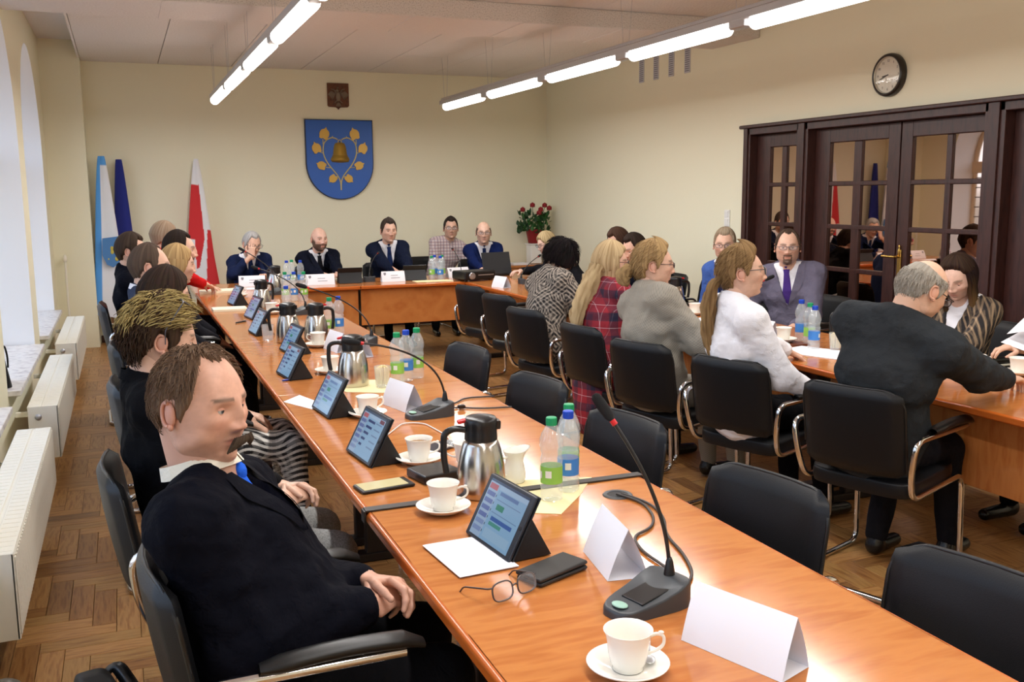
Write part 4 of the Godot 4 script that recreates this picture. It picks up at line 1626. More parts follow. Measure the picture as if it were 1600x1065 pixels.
func spectacles(parent: Node3D, tf: Transform3D, m: String, w := 0.066, deep := 0.125, lens_h := 0.034) -> Node3D:
	# front in the xy plane facing +z, arms run back to -z
	var t := Node3D.new()
	t.name = "spectacles"
	parent.add_child(t, true)
	t.transform = tf
	for s in [-1, 1]:
		var g := G.new()
		var ring := PackedVector3Array()
		for k in 25:
			var a := TAU * k / 24.0
			ring.append(Vector3(s * 0.033 + signf(cos(a)) * pow(absf(cos(a)), 0.7) * 0.026, signf(sin(a)) * pow(absf(sin(a)), 0.7) * lens_h / 2, -0.004 * absf(s * 0.033 + cos(a) * 0.026) / 0.06))
		g.tube(ring, 0.0019, 6, false)
		obj("rim", g, m, t)
		g = G.new()
		var poly := PackedVector2Array()
		for k in 24: poly.append(Vector2(ring[k].x, ring[k].y))
		g.extrude(poly, 0.001)
		obj("lens", g, "lens", t)
		g = G.new()
		g.tube(rounded([Vector3(s * 0.058, lens_h * 0.3, -0.003), Vector3(s * w, lens_h * 0.3, -0.008), Vector3(s * w * 1.06, lens_h * 0.28, -deep * 0.75), Vector3(s * w * 1.04, -0.012, -deep)], 0.01), 0.0019, 6)
		obj("temple_arm", g, m, t)
	var g := G.new()
	g.tube(rounded([Vector3(-0.008, 0.004, -0.001), Vector3(0, 0.008, 0.001), Vector3(0.008, 0.004, -0.001)], 0.005), 0.0018, 6)
	obj("bridge", g, m, t)
	return t

func build_items() -> void:
	item_materials()
	# cups and saucers: x, z, kind, handle turn, where
	var cups := [
		[0.757, -2.395, "cup", -20, "white porcelain cup in front of the nearest steel jug", "saucer under the empty cup before the nearest steel jug"],
		[0.833, -2.882, "coffee_cup", -25, "white cup of milky coffee left of the nearest steel jug", "saucer under the cup of milky coffee"],
		[0.835, -3.584, "cup", 10, "white cup behind the second tablet", "saucer behind the second tablet"],
		[0.985, -5.40, "cup", 150, "white cup in front of the pair of steel jugs", "saucer in front of the pair of steel jugs"],
		[0.79, -1.425, "cup", -15, "nearest white cup at the bottom edge with a teaspoon", "saucer with teaspoon at the bottom edge"],
		[0.885, -4.56, "cup", 100, "white cup left of the mid-table steel jug", "saucer left of the mid-table steel jug"],
		[0.96, -7.06, "cup", 20, "white cup right of the small tablets far down the table", "saucer far down the window-side table"],
		[0.885, -8.40, "cup", 20, "white cup near the far table corner", "saucer near the far table corner"],
		[3.41, -4.40, "cup", 60, "white cup before the man with the goatee", "saucer on the brown tray before the man with the goatee"],
		[3.69, -3.33, "cup", -30, "white cup left of the pair beside the writing hand", "saucer under the left of two cups beside the writing hand"],
		[3.80, -3.19, "cup", -30, "white cup right of the pair beside the writing hand", "saucer under the right of two cups beside the writing hand"],
		[3.67, -5.72, "coffee_cup", 30, "coffee cup between the grey blazer and the blue suit", "saucer between the grey blazer and the blue suit"],
	]
	for d in cups:
		var up := 0.012 if d[4].begins_with("white cup before the man") else 0.0
		place("saucer", "saucer", V(d[0], d[1], up), 0, "white " + d[5], "saucer", "white saucers")
		place(d[2], "coffee_cup", V(d[0], d[1], 0.0068 + up), d[3], d[4], "cup", "white coffee cups")
	place("spoon", "teaspoon", V(0.84, -1.435, 0.013), 60, "steel teaspoon on the nearest saucer", "spoon", "")
	# jugs
	for d in [[0.905, -2.50, 80, "nearest big steel vacuum jug with black lid and red lever"], [0.922, -4.22, 70, "steel vacuum jug at mid-table beside the cream napkin"], [1.01, -5.58, -80, "right one of two steel jugs side by side"], [0.862, -5.66, 80, "left one of two steel jugs side by side"], [0.93, -7.33, -60, "steel vacuum jug behind the far tablets"], [1.24, -8.75, 30, "steel vacuum jug at the far corner before the grey-haired man"], [3.64, -4.16, 90, "steel vacuum jug right of the bottles before the goatee man"], [3.78, -6.16, -100, "steel vacuum jug seen past the grey blazer"], [3.35, -6.75, 0, "steel vacuum jug between zigzag dress and plaid dress"]]:
		place("thermos", "vacuum_jug", V(d[0], d[1]), d[2], d[3], "jug", "steel vacuum jugs")
	# bottles
	var bts := [
		[1.068, -2.375, 0, "green-capped water bottle in front beside the cream jug"], [1.145, -2.43, 1, "blue-capped water bottle beside the cream jug"], [1.185, -2.51, 0, "rear green-capped water bottle beside the cream jug"],
		[1.11, -4.16, 0, "left green-capped bottle of three at mid-table"], [1.17, -4.22, 1, "blue-capped bottle between two green caps at mid-table"], [1.235, -4.27, 0, "right green-capped bottle of three at mid-table"],
		[1.13, -5.78, 0, "green-capped bottle right of the two steel jugs"], [1.195, -5.83, 1, "blue-capped bottle right of the two steel jugs"],
		[1.19, -7.88, 0, "left green-capped bottle of the far row of three"], [1.26, -7.87, 1, "blue-capped bottle of the far row of three"], [1.335, -7.85, 0, "right green-capped bottle of the far row of three"], [1.01, -6.66, 1, "single blue-capped bottle behind the left steel jug"],
		[1.42, -9.26, 1, "left blue-capped bottle near the bald bearded man"], [1.48, -9.34, 0, "green-capped bottle near the bald bearded man"], [1.545, -9.24, 1, "right blue-capped bottle near the bald bearded man"],
		[2.85, -9.25, 0, "leftmost bottle on the head table, green cap"], [2.925, -9.20, 1, "blue-capped bottle on the head table by the checked shirt"], [2.985, -9.33, 0, "right green-capped bottle on the head table"], [2.915, -9.36, 1, "rear blue-capped bottle on the head table"],
		[3.565, -4.45, 1, "left blue-capped bottle before the goatee man"], [3.505, -4.30, 0, "green-capped bottle before the goatee man"], [3.44, -4.18, 1, "front blue-capped bottle before the goatee man"],
	]
	for d in bts:
		place("bottle_green" if d[2] == 0 else "bottle_blue", "water_bottle", V(d[0], d[1]), 40 + d[0] * 200, d[3], "bottle", "water bottles")
	# tablets: left end and right end of the bottom edge
	var tabs := [
		[0.756, -2.207, 0.781, -1.975, "nearest tablet on its black folio stand, paper beside it"], [0.648, -3.11, 0.672, -2.885, "second tablet on its folio stand, behind the phone"], [0.664, -3.82, 0.684, -3.60, "third tablet on its folio stand, by the joint of the tables"],
		[0.645, -4.66, 0.669, -4.44, "fourth tablet, standing behind a blue pen"], [0.766, -5.37, 0.79, -5.15, "fifth tablet, overlapping the fourth from behind"], [0.694, -6.18, 0.713, -5.96, "sixth tablet, beside a drinking glass"], [0.760, -6.98, 0.788, -6.77, "seventh tablet, small, with a reddish screen"], [0.736, -7.90, 0.762, -7.69, "eighth tablet, seen almost edge-on at the far end"],
	]
	for k in tabs.size():
		var d: Array = tabs[k]
		var a := Vector3(d[0], TT, d[1])
		var b := Vector3(d[2], TT, d[3])
		var e := b - a
		place("tablet" if k % 2 == 0 else "tablet_b", "tablet_computer", (a + b) / 2, rad_to_deg(atan2(-e.z, e.x)), d[4], "tablet", "tablets along the window-side table")
	for d in [[2.02, -9.30, 178, "black-backed tablet before the bald bearded man"], [2.68, -9.33, 176, "black-backed tablet before the dark-haired chairman"]]:
		place("tablet", "tablet_computer", V(d[0], d[1]), d[2], d[3], "tablet", "tablets on the head table")
	# cards
	card(V(0.944, -1.495), V(1.019, -1.285), 0.085, 0.108, "blank white name card nearest to the bottom edge")
	card(V(0.975, -1.985), V(0.945, -1.80), 0.095, 0.115, "blank white name card left of the big microphone")
	card(V(0.94, -3.79), V(0.985, -3.59), 0.085, 0.105, "blank white name card beside the second microphone")
	card(V(1.0, -5.33), V(1.035, -5.13), 0.085, 0.105, "blank white name card right of the cup by two jugs")
	card(V(1.08, -5.10), V(1.11, -4.92), 0.08, 0.10, "blank white name card half hidden behind the mid-table jug")
	card(V(1.585, -9.17), V(1.855, -9.16), 0.09, 0.10, "printed name card before the bald bearded man", true)
	card(V(2.325, -9.19), V(2.555, -9.18), 0.09, 0.10, "printed name card before the dark-haired chairman", true)
	card(V(0.98, -9.30), V(1.22, -9.28), 0.09, 0.10, "printed name card before the grey-haired man", true)
	card(V(3.06, -9.34), V(3.30, -9.38), 0.09, 0.10, "printed name card before the bald man with glasses", true)
	card(V(3.12, -8.28), V(3.16, -8.08), 0.085, 0.10, "white name card near the corner of the door-side table")
	card(V(3.19, -6.95), V(3.20, -6.72), 0.085, 0.11, "white name card behind the zigzag dress")
	card(V(3.46, -4.78), V(3.44, -4.58), 0.085, 0.10, "white name card lying by the bottles before the goatee man")
	# microphones
	microphone(V(0.955, -1.655), -75, Vector3(0.925, 1.135, -1.76), 0.16, "nearest black gooseneck microphone with grey base")
	microphone(V(1.055, -3.50), -78, Vector3(0.80, 1.045, -3.56), 0.20, "second black gooseneck microphone bending over the steel jug")
	microphone(V(1.21, -5.33), -78, Vector3(0.93, 1.09, -5.42), 0.18, "third black gooseneck microphone by the pair of jugs")
	microphone(V(1.12, -6.95), -78, Vector3(0.90, 1.07, -7.25), 0.18, "fourth black gooseneck microphone far down the table")
	microphone(V(1.18, -8.45), -60, Vector3(0.965, 1.125, -8.62), 0.16, "fifth gooseneck microphone pointing at the grey-haired man")
	microphone(V(2.22, -9.35), 180, Vector3(2.42, 1.0, -9.72), 0.15, "gooseneck microphone before the dark-haired chairman")
	microphone(V(3.12, -9.20), 180, Vector3(3.20, 1.02, -9.62), 0.15, "gooseneck microphone before the bald man with glasses")
	microphone(V(3.54, -8.40), 90, Vector3(3.80, 0.98, -8.75), 0.10, "gooseneck microphone before the fair woman by the roses")
	microphone(V(3.62, -5.15), 90, Vector3(3.74, 1.05, -5.02), 0.14, "gooseneck microphone before the man with the goatee")
	# papers
	flat_sheet("napkin", [Vector2(0.86, -2.52), Vector2(0.98, -2.60), Vector2(1.266, -2.52), Vector2(1.16, -2.38), Vector2(1.04, -2.25), Vector2(0.97, -2.29)], 0.0009, "paper_cream", "cream napkin under the bottles by the cream jug", "napkin", "cream napkins")
	flat_sheet("napkin", [Vector2(0.83, -4.20), Vector2(0.93, -4.34), Vector2(1.12, -4.28), Vector2(1.16, -4.06), Vector2(1.0, -4.0), Vector2(0.86, -4.08)], 0.0009, "paper_cream", "cream napkin under the mid-table jug and glass", "napkin", "cream napkins")
	for k in 4:
		var q := k * 0.004
		flat_sheet("paper_sheet", [Vector2(0.64 - q, -2.174 + q), Vector2(0.654 - q * 0.5, -1.951 + q), Vector2(0.795, -1.955 + q * 0.4), Vector2(0.775, -2.18 + q)], 0.0012, "paper", ["lowest", "second lowest", "second", "top"][k] + " white sheet of the pile beside the nearest tablet", "paper", "sheets beside the nearest tablet", TT + k * 0.0013)
	flat_sheet("paper_sheet", [Vector2(0.575, -3.99), Vector2(0.66, -3.80), Vector2(0.72, -3.88), Vector2(0.66, -4.10)], 0.001, "paper", "single white sheet at the table edge before the third tablet", "paper")
	flat_sheet("notebook", [Vector2(0.585, -7.55), Vector2(0.585, -7.36), Vector2(0.83, -7.34), Vector2(0.83, -7.54)], 0.016, "notebook", "cream notebook at the table edge by the seventh tablet", "notebook")
	flat_sheet("notebook", [Vector2(0.60, -8.98), Vector2(0.59, -8.76), Vector2(0.90, -8.80), Vector2(0.93, -9.05)], 0.018, "notebook", "open white notebook under the red sleeve", "notebook")
	flat_sheet("paper_sheet", [Vector2(3.19, -4.20), Vector2(3.32, -3.86), Vector2(3.56, -3.96), Vector2(3.44, -4.28)], 0.004, "paper", "white papers on the door-side table before the white shirt", "paper")
	flat_sheet("paper_sheet", [Vector2(3.42, -5.55), Vector2(3.42, -5.28), Vector2(3.62, -5.28), Vector2(3.62, -5.55)], 0.003, "paper", "white paper seen between grey blazer and ponytail", "paper")
	flat_sheet("paper_sheet", [Vector2(3.56, -3.62), Vector2(3.56, -3.42), Vector2(3.80, -3.46), Vector2(3.80, -3.66)], 0.003, "paper", "white paper before the woman in the striped jacket", "paper")
	flat_sheet("paper_sheet", [Vector2(1.0, -9.16), Vector2(1.0, -8.98), Vector2(1.26, -8.96), Vector2(1.26, -9.14)], 0.003, "paper", "white papers on the head table before the grey-haired man", "paper")
	flat_sheet("paper_sheet", [Vector2(1.60, -9.46), Vector2(1.60, -9.26), Vector2(1.80, -9.26), Vector2(1.80, -9.46)], 0.003, "paper", "white papers under the bearded man's hand", "paper")
	flat_sheet("paper_sheet", [Vector2(2.62, -9.16), Vector2(2.62, -9.0), Vector2(2.98, -8.96), Vector2(2.98, -9.14)], 0.004, "paper_cream", "cream papers at the corner of the head table", "paper")
	flat_sheet("serving_tray", [Vector2(3.28, -4.52), Vector2(3.28, -4.30), Vector2(3.50, -4.28), Vector2(3.50, -4.50)], 0.011, "tray", "small brown tray under the cup before the goatee man", "tray")
	# pens
	for d in [[0.637, -4.44, 0.779, -4.47, "blue_pen", "blue pen lying before the fourth tablet"], [0.663, -6.629, 0.742, -6.70, "black_plastic", "dark pen lying before the seventh tablet"]]:
		var t := thing("ballpoint_pen", V((d[0] + d[2]) / 2, (d[1] + d[3]) / 2, 0.005), 0, d[5], "pen", "pens")
		var g := G.new()
		var e := Vector3(d[2] - d[0], 0, d[3] - d[1]) / 2
		g.tube(PackedVector3Array([-e, -e * 0.9, e * 0.85, e]), [0.0015, 0.0048, 0.0048, 0.003], 8)
		obj("barrel", g, d[4], t)
		g = G.new()
		g.tube(PackedVector3Array([-e * 0.2 + Vector3(0, 0.006, 0), e * 0.8 + Vector3(0, 0.006, 0)]), 0.0012, 5)
		obj("clip", g, "silver", t)
	# phones and the wallet
	var t := thing("phone_wallet", V(0.665, -2.675, 0), 8, "phone in a black case showing its pale screen", "phone")
	var g := G.new()
	g.box(Vector3(0, 0.005, 0), Vector3(0.165, 0.010, 0.085), 0.004)
	obj("case", g, "black_plastic", t)
	g = G.new()
	g.box(Vector3(-0.006, 0.0105, 0), Vector3(0.138, 0.0014, 0.072), 0.0005)
	obj("phone_screen", g, "phone_screen", t)
	t = thing("mobile_phone", V(0.95, -3.03, 0), 30, "dark grey phone lying left of the nearest steel jug", "phone")
	g = G.new()
	g.box(Vector3(0, 0.005, 0), Vector3(0.15, 0.010, 0.078), 0.004)
	obj("body", g, "phone_dark", t)
	g = G.new()
	g.ball(Vector3(0.045, 0.0105, 0.02), Vector3(0.006, 0.0012, 0.006), 10)
	obj("camera_lens", g, "silver", t)
	t = thing("charger_box", V(0.83, -2.71, 0), 12, "flat black box behind the nearest steel jug's handle", "box")
	g = G.new()
	g.box(Vector3(0, 0.014, 0), Vector3(0.13, 0.028, 0.12), 0.005)
	obj("case", g, "black_plastic", t)
	t = thing("wallet", V(0.85, -1.885, 0), 22, "dark grey leather wallet case behind the spectacles", "wallet")
	g = G.new()
	g.box(Vector3(0, 0.006, 0), Vector3(0.155, 0.010, 0.078), 0.004)
	obj("lower_flap", g, "wallet", t)
	g = G.new()
	g.box(Vector3(0.0, 0.0165, -0.002), Vector3(0.157, 0.010, 0.080), 0.004, Basis(Vector3(0, 0, 1), 0.015))
	obj("upper_flap", g, "wallet", t)
	# folded-open spectacles lying on the table, arms up towards the window side
	t = thing("eyeglasses", V(0.725, -1.80, 0), 0, "thin-framed spectacles lying open before the dark wallet", "spectacles")
	spectacles(t, Transform3D(Basis(Vector3.UP, 0.32) * Basis(Vector3.RIGHT, -0.22), Vector3(0.0, 0.024, 0.0)), "spectacle", 0.066, 0.12, 0.040)
	# cream jug
	t = thing("cream_jug", V(1.035, -2.57, 0.001), 0, "white porcelain cream jug between steel jug and bottles", "jug")
	g = G.new()
	g.lathe([Vector2(0.0, 0.004), Vector2(0.028, 0.0), Vector2(0.031, 0.003), Vector2(0.034, 0.02), Vector2(0.031, 0.045), Vector2(0.026, 0.065), Vector2(0.028, 0.082), Vector2(0.034, 0.095), Vector2(0.032, 0.095), Vector2(0.026, 0.082), Vector2(0.024, 0.065), Vector2(0.029, 0.045), Vector2(0.0, 0.012)], 28)
	for k in g.v.size():
		var p := g.v[k]
		if p.y > 0.07:
			var q := (p.y - 0.07) / 0.025
			var dirx := p.x * 0.9 - p.z * 0.3
			if dirx > 0.01: g.v[k] = p + Vector3(0.9, 0.35, -0.3) * 0.022 * q * clampf((dirx - 0.01) / 0.02, 0, 1)
	obj("bowl", g, "porcelain", t)
	g = G.new()
	g.tube(rounded([Vector3(-0.026, 0.08, 0.008), Vector3(-0.055, 0.078, 0.018), Vector3(-0.056, 0.04, 0.018), Vector3(-0.03, 0.025, 0.01)], 0.02), 0.004, 8)
	obj("handle", g, "porcelain", t)
	# small cup beside it
	place("cup", "coffee_cup", V(0.965, -2.80), 160, "small white cup half hidden behind the nearest jug", "cup", "white coffee cups")
	# drinking glasses
	for d in [[1.03, -4.12, "faceted glass of white napkins between jug and bottles"], [0.758, -5.76, "drinking glass beside the sixth tablet"], [3.325, -4.47, "drinking glass left of the cup before the goatee man"], [3.52, -4.10, "faceted glass between the front bottle and the steel jug"]]:
		t = thing("drinking_glass", V(d[0], d[1], 0.001 if d[0] < 1.2 and d[0] > 1 else (0.012 if d[0] < 3.4 and d[0] > 3 else 0.0)), 0, d[2], "glass", "drinking glasses")
		g = G.new()
		g.lathe([Vector2(0.0, 0.006), Vector2(0.026, 0.006), Vector2(0.028, 0.0), Vector2(0.030, 0.004), Vector2(0.036, 0.095), Vector2(0.0345, 0.095), Vector2(0.029, 0.012), Vector2(0.0, 0.012)], 20)
		for k in g.v.size():
			var a := atan2(g.v[k].z, g.v[k].x)
			var q := 1.0 + 0.03 * cos(a * 10.0)
			g.v[k] = Vector3(g.v[k].x * q, g.v[k].y, g.v[k].z * q)
		obj("tumbler", g, "drinking_glass", t)
		if d[2].begins_with("faceted"):
			g = G.new()
			for k in 5:
				var b := Basis(Vector3.UP, k * 0.5)
				g.extrude(PackedVector2Array([Vector2(-0.022, 0.014), Vector2(0.022, 0.014), Vector2(0.030, 0.088), Vector2(0.002, 0.098), Vector2(-0.030, 0.086)]), 0.002, Transform3D(b, b * Vector3(0, 0, -0.012 + k * 0.006)))
			obj("napkins", g, "paper_cream", t)
	# cable hole with cables to the microphone
	t = thing("cable_grommet", V(1.257, -2.338, 0), 0, "round black cable hole in the nearest table", "grommet")
	g = G.new()
	g.lathe([Vector2(0.030, 0.0005), Vector2(0.031, 0.003), Vector2(0.040, 0.0035), Vector2(0.043, 0.0)], 28)
	obj("rim", g, "dark_grey", t)
	g = G.new()
	g.lathe([Vector2(0.0, 0.0008), Vector2(0.031, 0.0008), Vector2(0.031, 0.0)], 24)
	for k in g.n.size(): g.n[k] = Vector3.UP
	obj("hole", g, "tablet_case", t)
	mat("cable", hexc(58, 52, 50), 0.5)
	for d in [[[Vector2(1.25, -2.33), Vector2(1.285, -2.24), Vector2(1.25, -2.12), Vector2(1.20, -2.05), Vector2(1.13, -2.02), Vector2(1.10, -1.93), Vector2(1.10, -1.80), Vector2(1.08, -1.72)], "grey cable looping left from the hole to the big microphone"], [[Vector2(1.265, -2.33), Vector2(1.30, -2.22), Vector2(1.27, -2.10), Vector2(1.21, -2.0), Vector2(1.18, -1.86), Vector2(1.13, -1.74), Vector2(1.05, -1.68)], "grey cable running right from the hole to the big microphone"]]:
		g = G.new()
		var path := []
		for q in d[0]: path.append(Vector3(q.x, 0.0045, q.y))
		path[0].y = 0.006
		var o0: Vector3 = path[0]
		for k in path.size(): path[k] -= Vector3(o0.x, 0, o0.z)
		g.tube(rounded(path, 0.06, 5), 0.0038, 7)
		var o := obj("cable", g, "cable")
		o.position = Vector3(o0.x, TT, o0.z)
		tag(o, d[1], "cable", "cables on the window-side table")
	for d in [[[Vector2(1.12, -3.58), Vector2(1.20, -3.58), Vector2(1.28, -3.52), Vector2(1.40, -3.50)], 0.0035, "cable", "black cable from the second microphone to the table edge"], [[Vector2(1.12, -3.60), Vector2(1.22, -3.66), Vector2(1.28, -3.74), Vector2(1.41, -3.72)], 0.0035, "cable", "upper black cable behind the second microphone"], [[Vector2(0.71, -2.99), Vector2(0.80, -3.22), Vector2(0.93, -3.42), Vector2(1.0, -3.38), Vector2(1.02, -3.16), Vector2(1.0, -3.06)], 0.0024, "white_cable", "thin white charging cable curving before the second microphone"]]:
		g = G.new()
		var path := []
		for q in d[0]: path.append(Vector3(q.x - d[0][0].x, d[1] + 0.001, q.y - d[0][0].y))
		g.tube(rounded(path, 0.08, 5), d[1], 7)
		var o := obj("cable", g, d[2])
		o.position = Vector3(d[0][0].x, TT, d[0][0].y)
		tag(o, d[3], "cable", "cables on the window-side table")
	g = G.new()
	g.box(Vector3(0, 0.009, 0), Vector3(0.03, 0.016, 0.02), 0.004)
	var fb := obj("cable_box", g, "black_plastic")
	fb.position = V(1.205, -3.55, 0.004)
	tag(fb, "small black block on the cable behind the second microphone", "cable box")
	build_far_items()

func make_laptop() -> Node3D:
	var t := Node3D.new()
	var g := G.new()
	g.box(Vector3(0, 0.011, 0), Vector3(0.34, 0.02, 0.24), 0.005)
	obj("keyboard_base", g, "black_plastic", t)
	g = G.new()
	var b := Basis(Vector3.RIGHT, -0.25)
	g.box(Vector3(0, 0.022, 0.12) + b * Vector3(0, 0.115, 0), Vector3(0.34, 0.23, 0.008), 0.004, b * Basis(Vector3.UP, PI))
	obj("lid", g, "tablet_body", t)
	return t

func build_far_items() -> void:
	# laptop before the bald man with glasses, its lid back to us
	place("laptop", "laptop", V(3.56, -9.42), 10, "open black laptop before the bald man with glasses", "laptop", "")
	var t := thing("projector", V(3.20, -8.98, 0), 12, "flat black projector at the corner of the head table", "projector")
	var g := G.new()
	g.box(Vector3(0, 0.055, 0), Vector3(0.36, 0.085, 0.26), 0.014)
	obj("case", g, "black_plastic", t)
	g = G.new()
	g.lathe([Vector2(0.0, 0.012), Vector2(0.024, 0.006), Vector2(0.032, 0.014), Vector2(0.034, 0.0)], 20, Vector3(-0.10, 0.055, 0.13), Basis(Vector3.RIGHT, PI / 2))
	obj("lens", g, "silver", t)
	for s in [-1, 1]:
		g = G.new()
		g.box(Vector3(s * 0.14, 0.007, 0.08), Vector3(0.03, 0.014, 0.03), 0.003)
		obj("foot", g, "dark_grey", t)
	g = G.new()
	g.box(Vector3(0.06, 0.06, 0.131), Vector3(0.18, 0.01, 0.004), 0.001)
	obj("vent_slot", g, "silver", t)
	# roses in a red pot on a white stand in the corner
	mat("pot_red", hexc(128, 16, 20), 0.5)
	mat("leaf_green", hexc(40, 92, 34), 0.5)
	mat("leaf_dark", hexc(24, 62, 26), 0.5)
	mat("rose", hexc(140, 12, 24), 0.6)
	t = thing("plant_stand", Vector3(4.80, 0.72, -11.2), 0, "white square stand under the pot of roses", "stand")
	g = G.new()
	g.box(Vector3(0, 0.12, 0), Vector3(0.15, 0.235, 0.15), 0.006)
	obj("column", g, "white_plastic", t)
	g = G.new()
	g.box(Vector3(0, 0.2455, 0), Vector3(0.18, 0.015, 0.18), 0.004)
	obj("top_plate", g, "white_plastic", t)
	t = thing("rose_bush", Vector3(4.80, 0.9735, -11.2), 0, "dark red roses with dense green leaves in a red pot", "plant")
	g = G.new()
	g.lathe([Vector2(0.0, 0.0), Vector2(0.07, 0.0), Vector2(0.075, 0.01), Vector2(0.10, 0.15), Vector2(0.108, 0.155), Vector2(0.108, 0.175), Vector2(0.098, 0.175), Vector2(0.09, 0.15), Vector2(0.0, 0.148)], 24)
	obj("pot", g, "pot_red", t)
	rng.seed = 91
	var leafpoly := PackedVector2Array([Vector2(0, 0), Vector2(0.018, 0.015), Vector2(0.022, 0.035), Vector2(0.012, 0.055), Vector2(0, 0.068), Vector2(-0.012, 0.055), Vector2(-0.022, 0.035), Vector2(-0.018, 0.015)])
	var lg := G.new()
	for k in leafpoly.size():
		var p := leafpoly[k]
		var q := leafpoly[(k + 1) % leafpoly.size()]
		lg.flat([Vector3(0, 0.034, 0.004), Vector3(p.x, p.y, -0.004 * absf(p.x) / 0.02), Vector3(q.x, q.y, -0.004 * absf(q.x) / 0.02)])
	var lm := lg.mesh()
	for k in 150:
		var a := rng.randf() * TAU
		var r := 0.05 + 0.17 * sqrt(rng.randf())
		var y := 0.16 + rng.randf() * 0.24 - r * 0.25
		var o := obj("leaf", lm, "leaf_green" if rng.randf() < 0.5 else "leaf_dark", t)
		o.position = Vector3(cos(a) * r, y, sin(a) * r * 0.75)
		o.rotation = Vector3(rng.randf_range(-1.2, 0.6), rng.randf() * TAU, rng.randf_range(-0.8, 0.8))
		var sc := rng.randf_range(0.75, 1.25)
		o.scale = Vector3(sc, sc, sc)
	for d in [[-0.15, 0.40, 0.0], [-0.03, 0.455, 0.03], [0.14, 0.45, 0.02], [0.185, 0.415, 0.06], [0.06, 0.40, 0.08], [0.02, 0.36, 0.12]]:
		g = G.new()
		g.tube(PackedVector3Array([Vector3(d[0] * 0.2, 0.15, d[2] * 0.2), Vector3(d[0] * 0.8, d[1] * 0.75, d[2] * 0.8), Vector3(d[0], d[1], d[2])]), 0.004, 5)
		obj("stem", g, "leaf_dark", t)
		g = G.new()
		for ring in 4:
			for k in 5:
				var a := TAU * k / 5.0 + ring * 0.6
				var r := 0.006 + ring * 0.007
				var up := Vector3(cos(a) * (0.25 + ring * 0.15), 1, sin(a) * (0.25 + ring * 0.15)).normalized()
				g.ball(Vector3(d[0] + cos(a) * r, d[1] + 0.03 - ring * 0.004, d[2] + sin(a) * r), Vector3(0.015, 0.026, 0.005), 8, Basis(Vector3.UP, -a + PI / 2))
		g.ball(Vector3(d[0], d[1] + 0.015, d[2]), Vector3(0.022, 0.02, 0.022), 10)
		obj("rose", g, "rose", t)
	# paper box and papers on the cabinet
	t = thing("paper_box", Vector3(4.28, 0.7205, -11.15), 10, "small white box on the corner cabinet", "box")
	g = G.new()
	g.box(Vector3(0, 0.05, 0), Vector3(0.22, 0.10, 0.16), 0.004)
	obj("carton", g, "label_white", t)
	g = G.new()
	g.box(Vector3(0, 0.104, 0), Vector3(0.225, 0.012, 0.165), 0.003)
	obj("lid", g, "paper", t)
	flat_sheet("paper_sheet", [Vector2(4.45, -11.2), Vector2(4.45, -11.02), Vector2(4.66, -11.0), Vector2(4.66, -11.2)], 0.02, "paper", "stack of white paper on the corner cabinet", "paper", "", 0.7205)
	# black bag on the near window sill
	t = thing("handbag", Vector3(-0.745, 0.4825, -6.42), 10, "black handbag standing on the marble sill at the left edge", "bag")
	g = G.new()
	var rows := []
	for i in 13:
		var q := i / 12.0
		var row := []
		var w := 0.20 * (1.0 - 0.12 * pow(absf(q - 0.35) / 0.65, 2)) * (0.97 if i == 0 else 1.0)
		var dd := 0.09 * (1.0 - 0.55 * q)
		if i == 12: w *= 0.9; dd *= 0.5
		for j in 28:
			var a := TAU * j / 28
			row.append(Vector3(signf(cos(a)) * pow(absf(cos(a)), 0.5) * w, 0.3 * q, signf(sin(a)) * pow(absf(sin(a)), 0.5) * dd))
		rows.append(row)
	for q in [0.6, 0.05]:
		var row := []
		for p in rows[12]: row.append(Vector3(p.x * q, 0.302, p.z * q))
		rows.append(row)
	rows.reverse()
	g.sheet(rows, true)
	var bo := obj("bag_body", g, "leather", t)
	bo.rotation.y = PI / 2
	t.scale = Vector3(0.72, 0.72, 0.72)
	g = G.new()
	g.tube(rounded([Vector3(0.02, 0.28, -0.14), Vector3(0.07, 0.32, -0.16), Vector3(0.09, 0.22, -0.16), Vector3(0.085, 0.12, -0.15)], 0.05), 0.008, 7)
	obj("strap", g, "arm_black", t)
	# black shoulder bag on the floor behind the chair of the moustached man
	t = thing("shoulder_bag", Vector3(-0.13, 0.0, -2.56), 14, "black shoulder bag with a broad strap standing between the chairs", "bag")
	g = G.new()
	rows = []
	for i in 11:
		var q := i / 10.0
		var row := []
		var w := 0.15 * (1.0 - 0.10 * q) * (0.93 if i == 0 or i == 10 else 1.0)
		var dd := 0.07 * (1.0 - 0.25 * q) * (0.85 if i == 0 or i == 10 else 1.0)
		for j in 28:
			var a := TAU * j / 28
			row.append(Vector3(signf(cos(a)) * pow(absf(cos(a)), 0.45) * dd, 0.34 * q, signf(sin(a)) * pow(absf(sin(a)), 0.45) * w))
		rows.append(row)
	for q in [0.6, 0.05]:
		var row := []
		for p in rows[10]: row.append(Vector3(p.x * q, 0.342, p.z * q))
		rows.append(row)
	rows.reverse()
	g.sheet(rows, true)
	obj("bag_body", g, "leather", t)
	g = G.new()
	g.tube(rounded([Vector3(0.02, 0.30, -0.12), Vector3(0.07, 0.34, -0.13), Vector3(0.09, 0.30, -0.04), Vector3(0.07, 0.33, 0.05), Vector3(0.02, 0.31, 0.11)], 0.1), 0.02, 8, true, 0.25)
	obj("strap", g, "arm_black", t)
	# a grey shoe below the nearest radiator
	mat("grey_leather", hexc(128, 124, 116), 0.35)
	var nt := Net.new()
	nt.cell = 0.009
	nt.sm = 0.03
	nt.bone(Vector3(-0.16, 0.05, 0.02), Vector3(-0.14, 0.10, 0.02), 0.042, 0.040)
	nt.bone(Vector3(-0.15, 0.036, 0.02), Vector3(0.06, 0.034, -0.01), 0.036, 0.032)
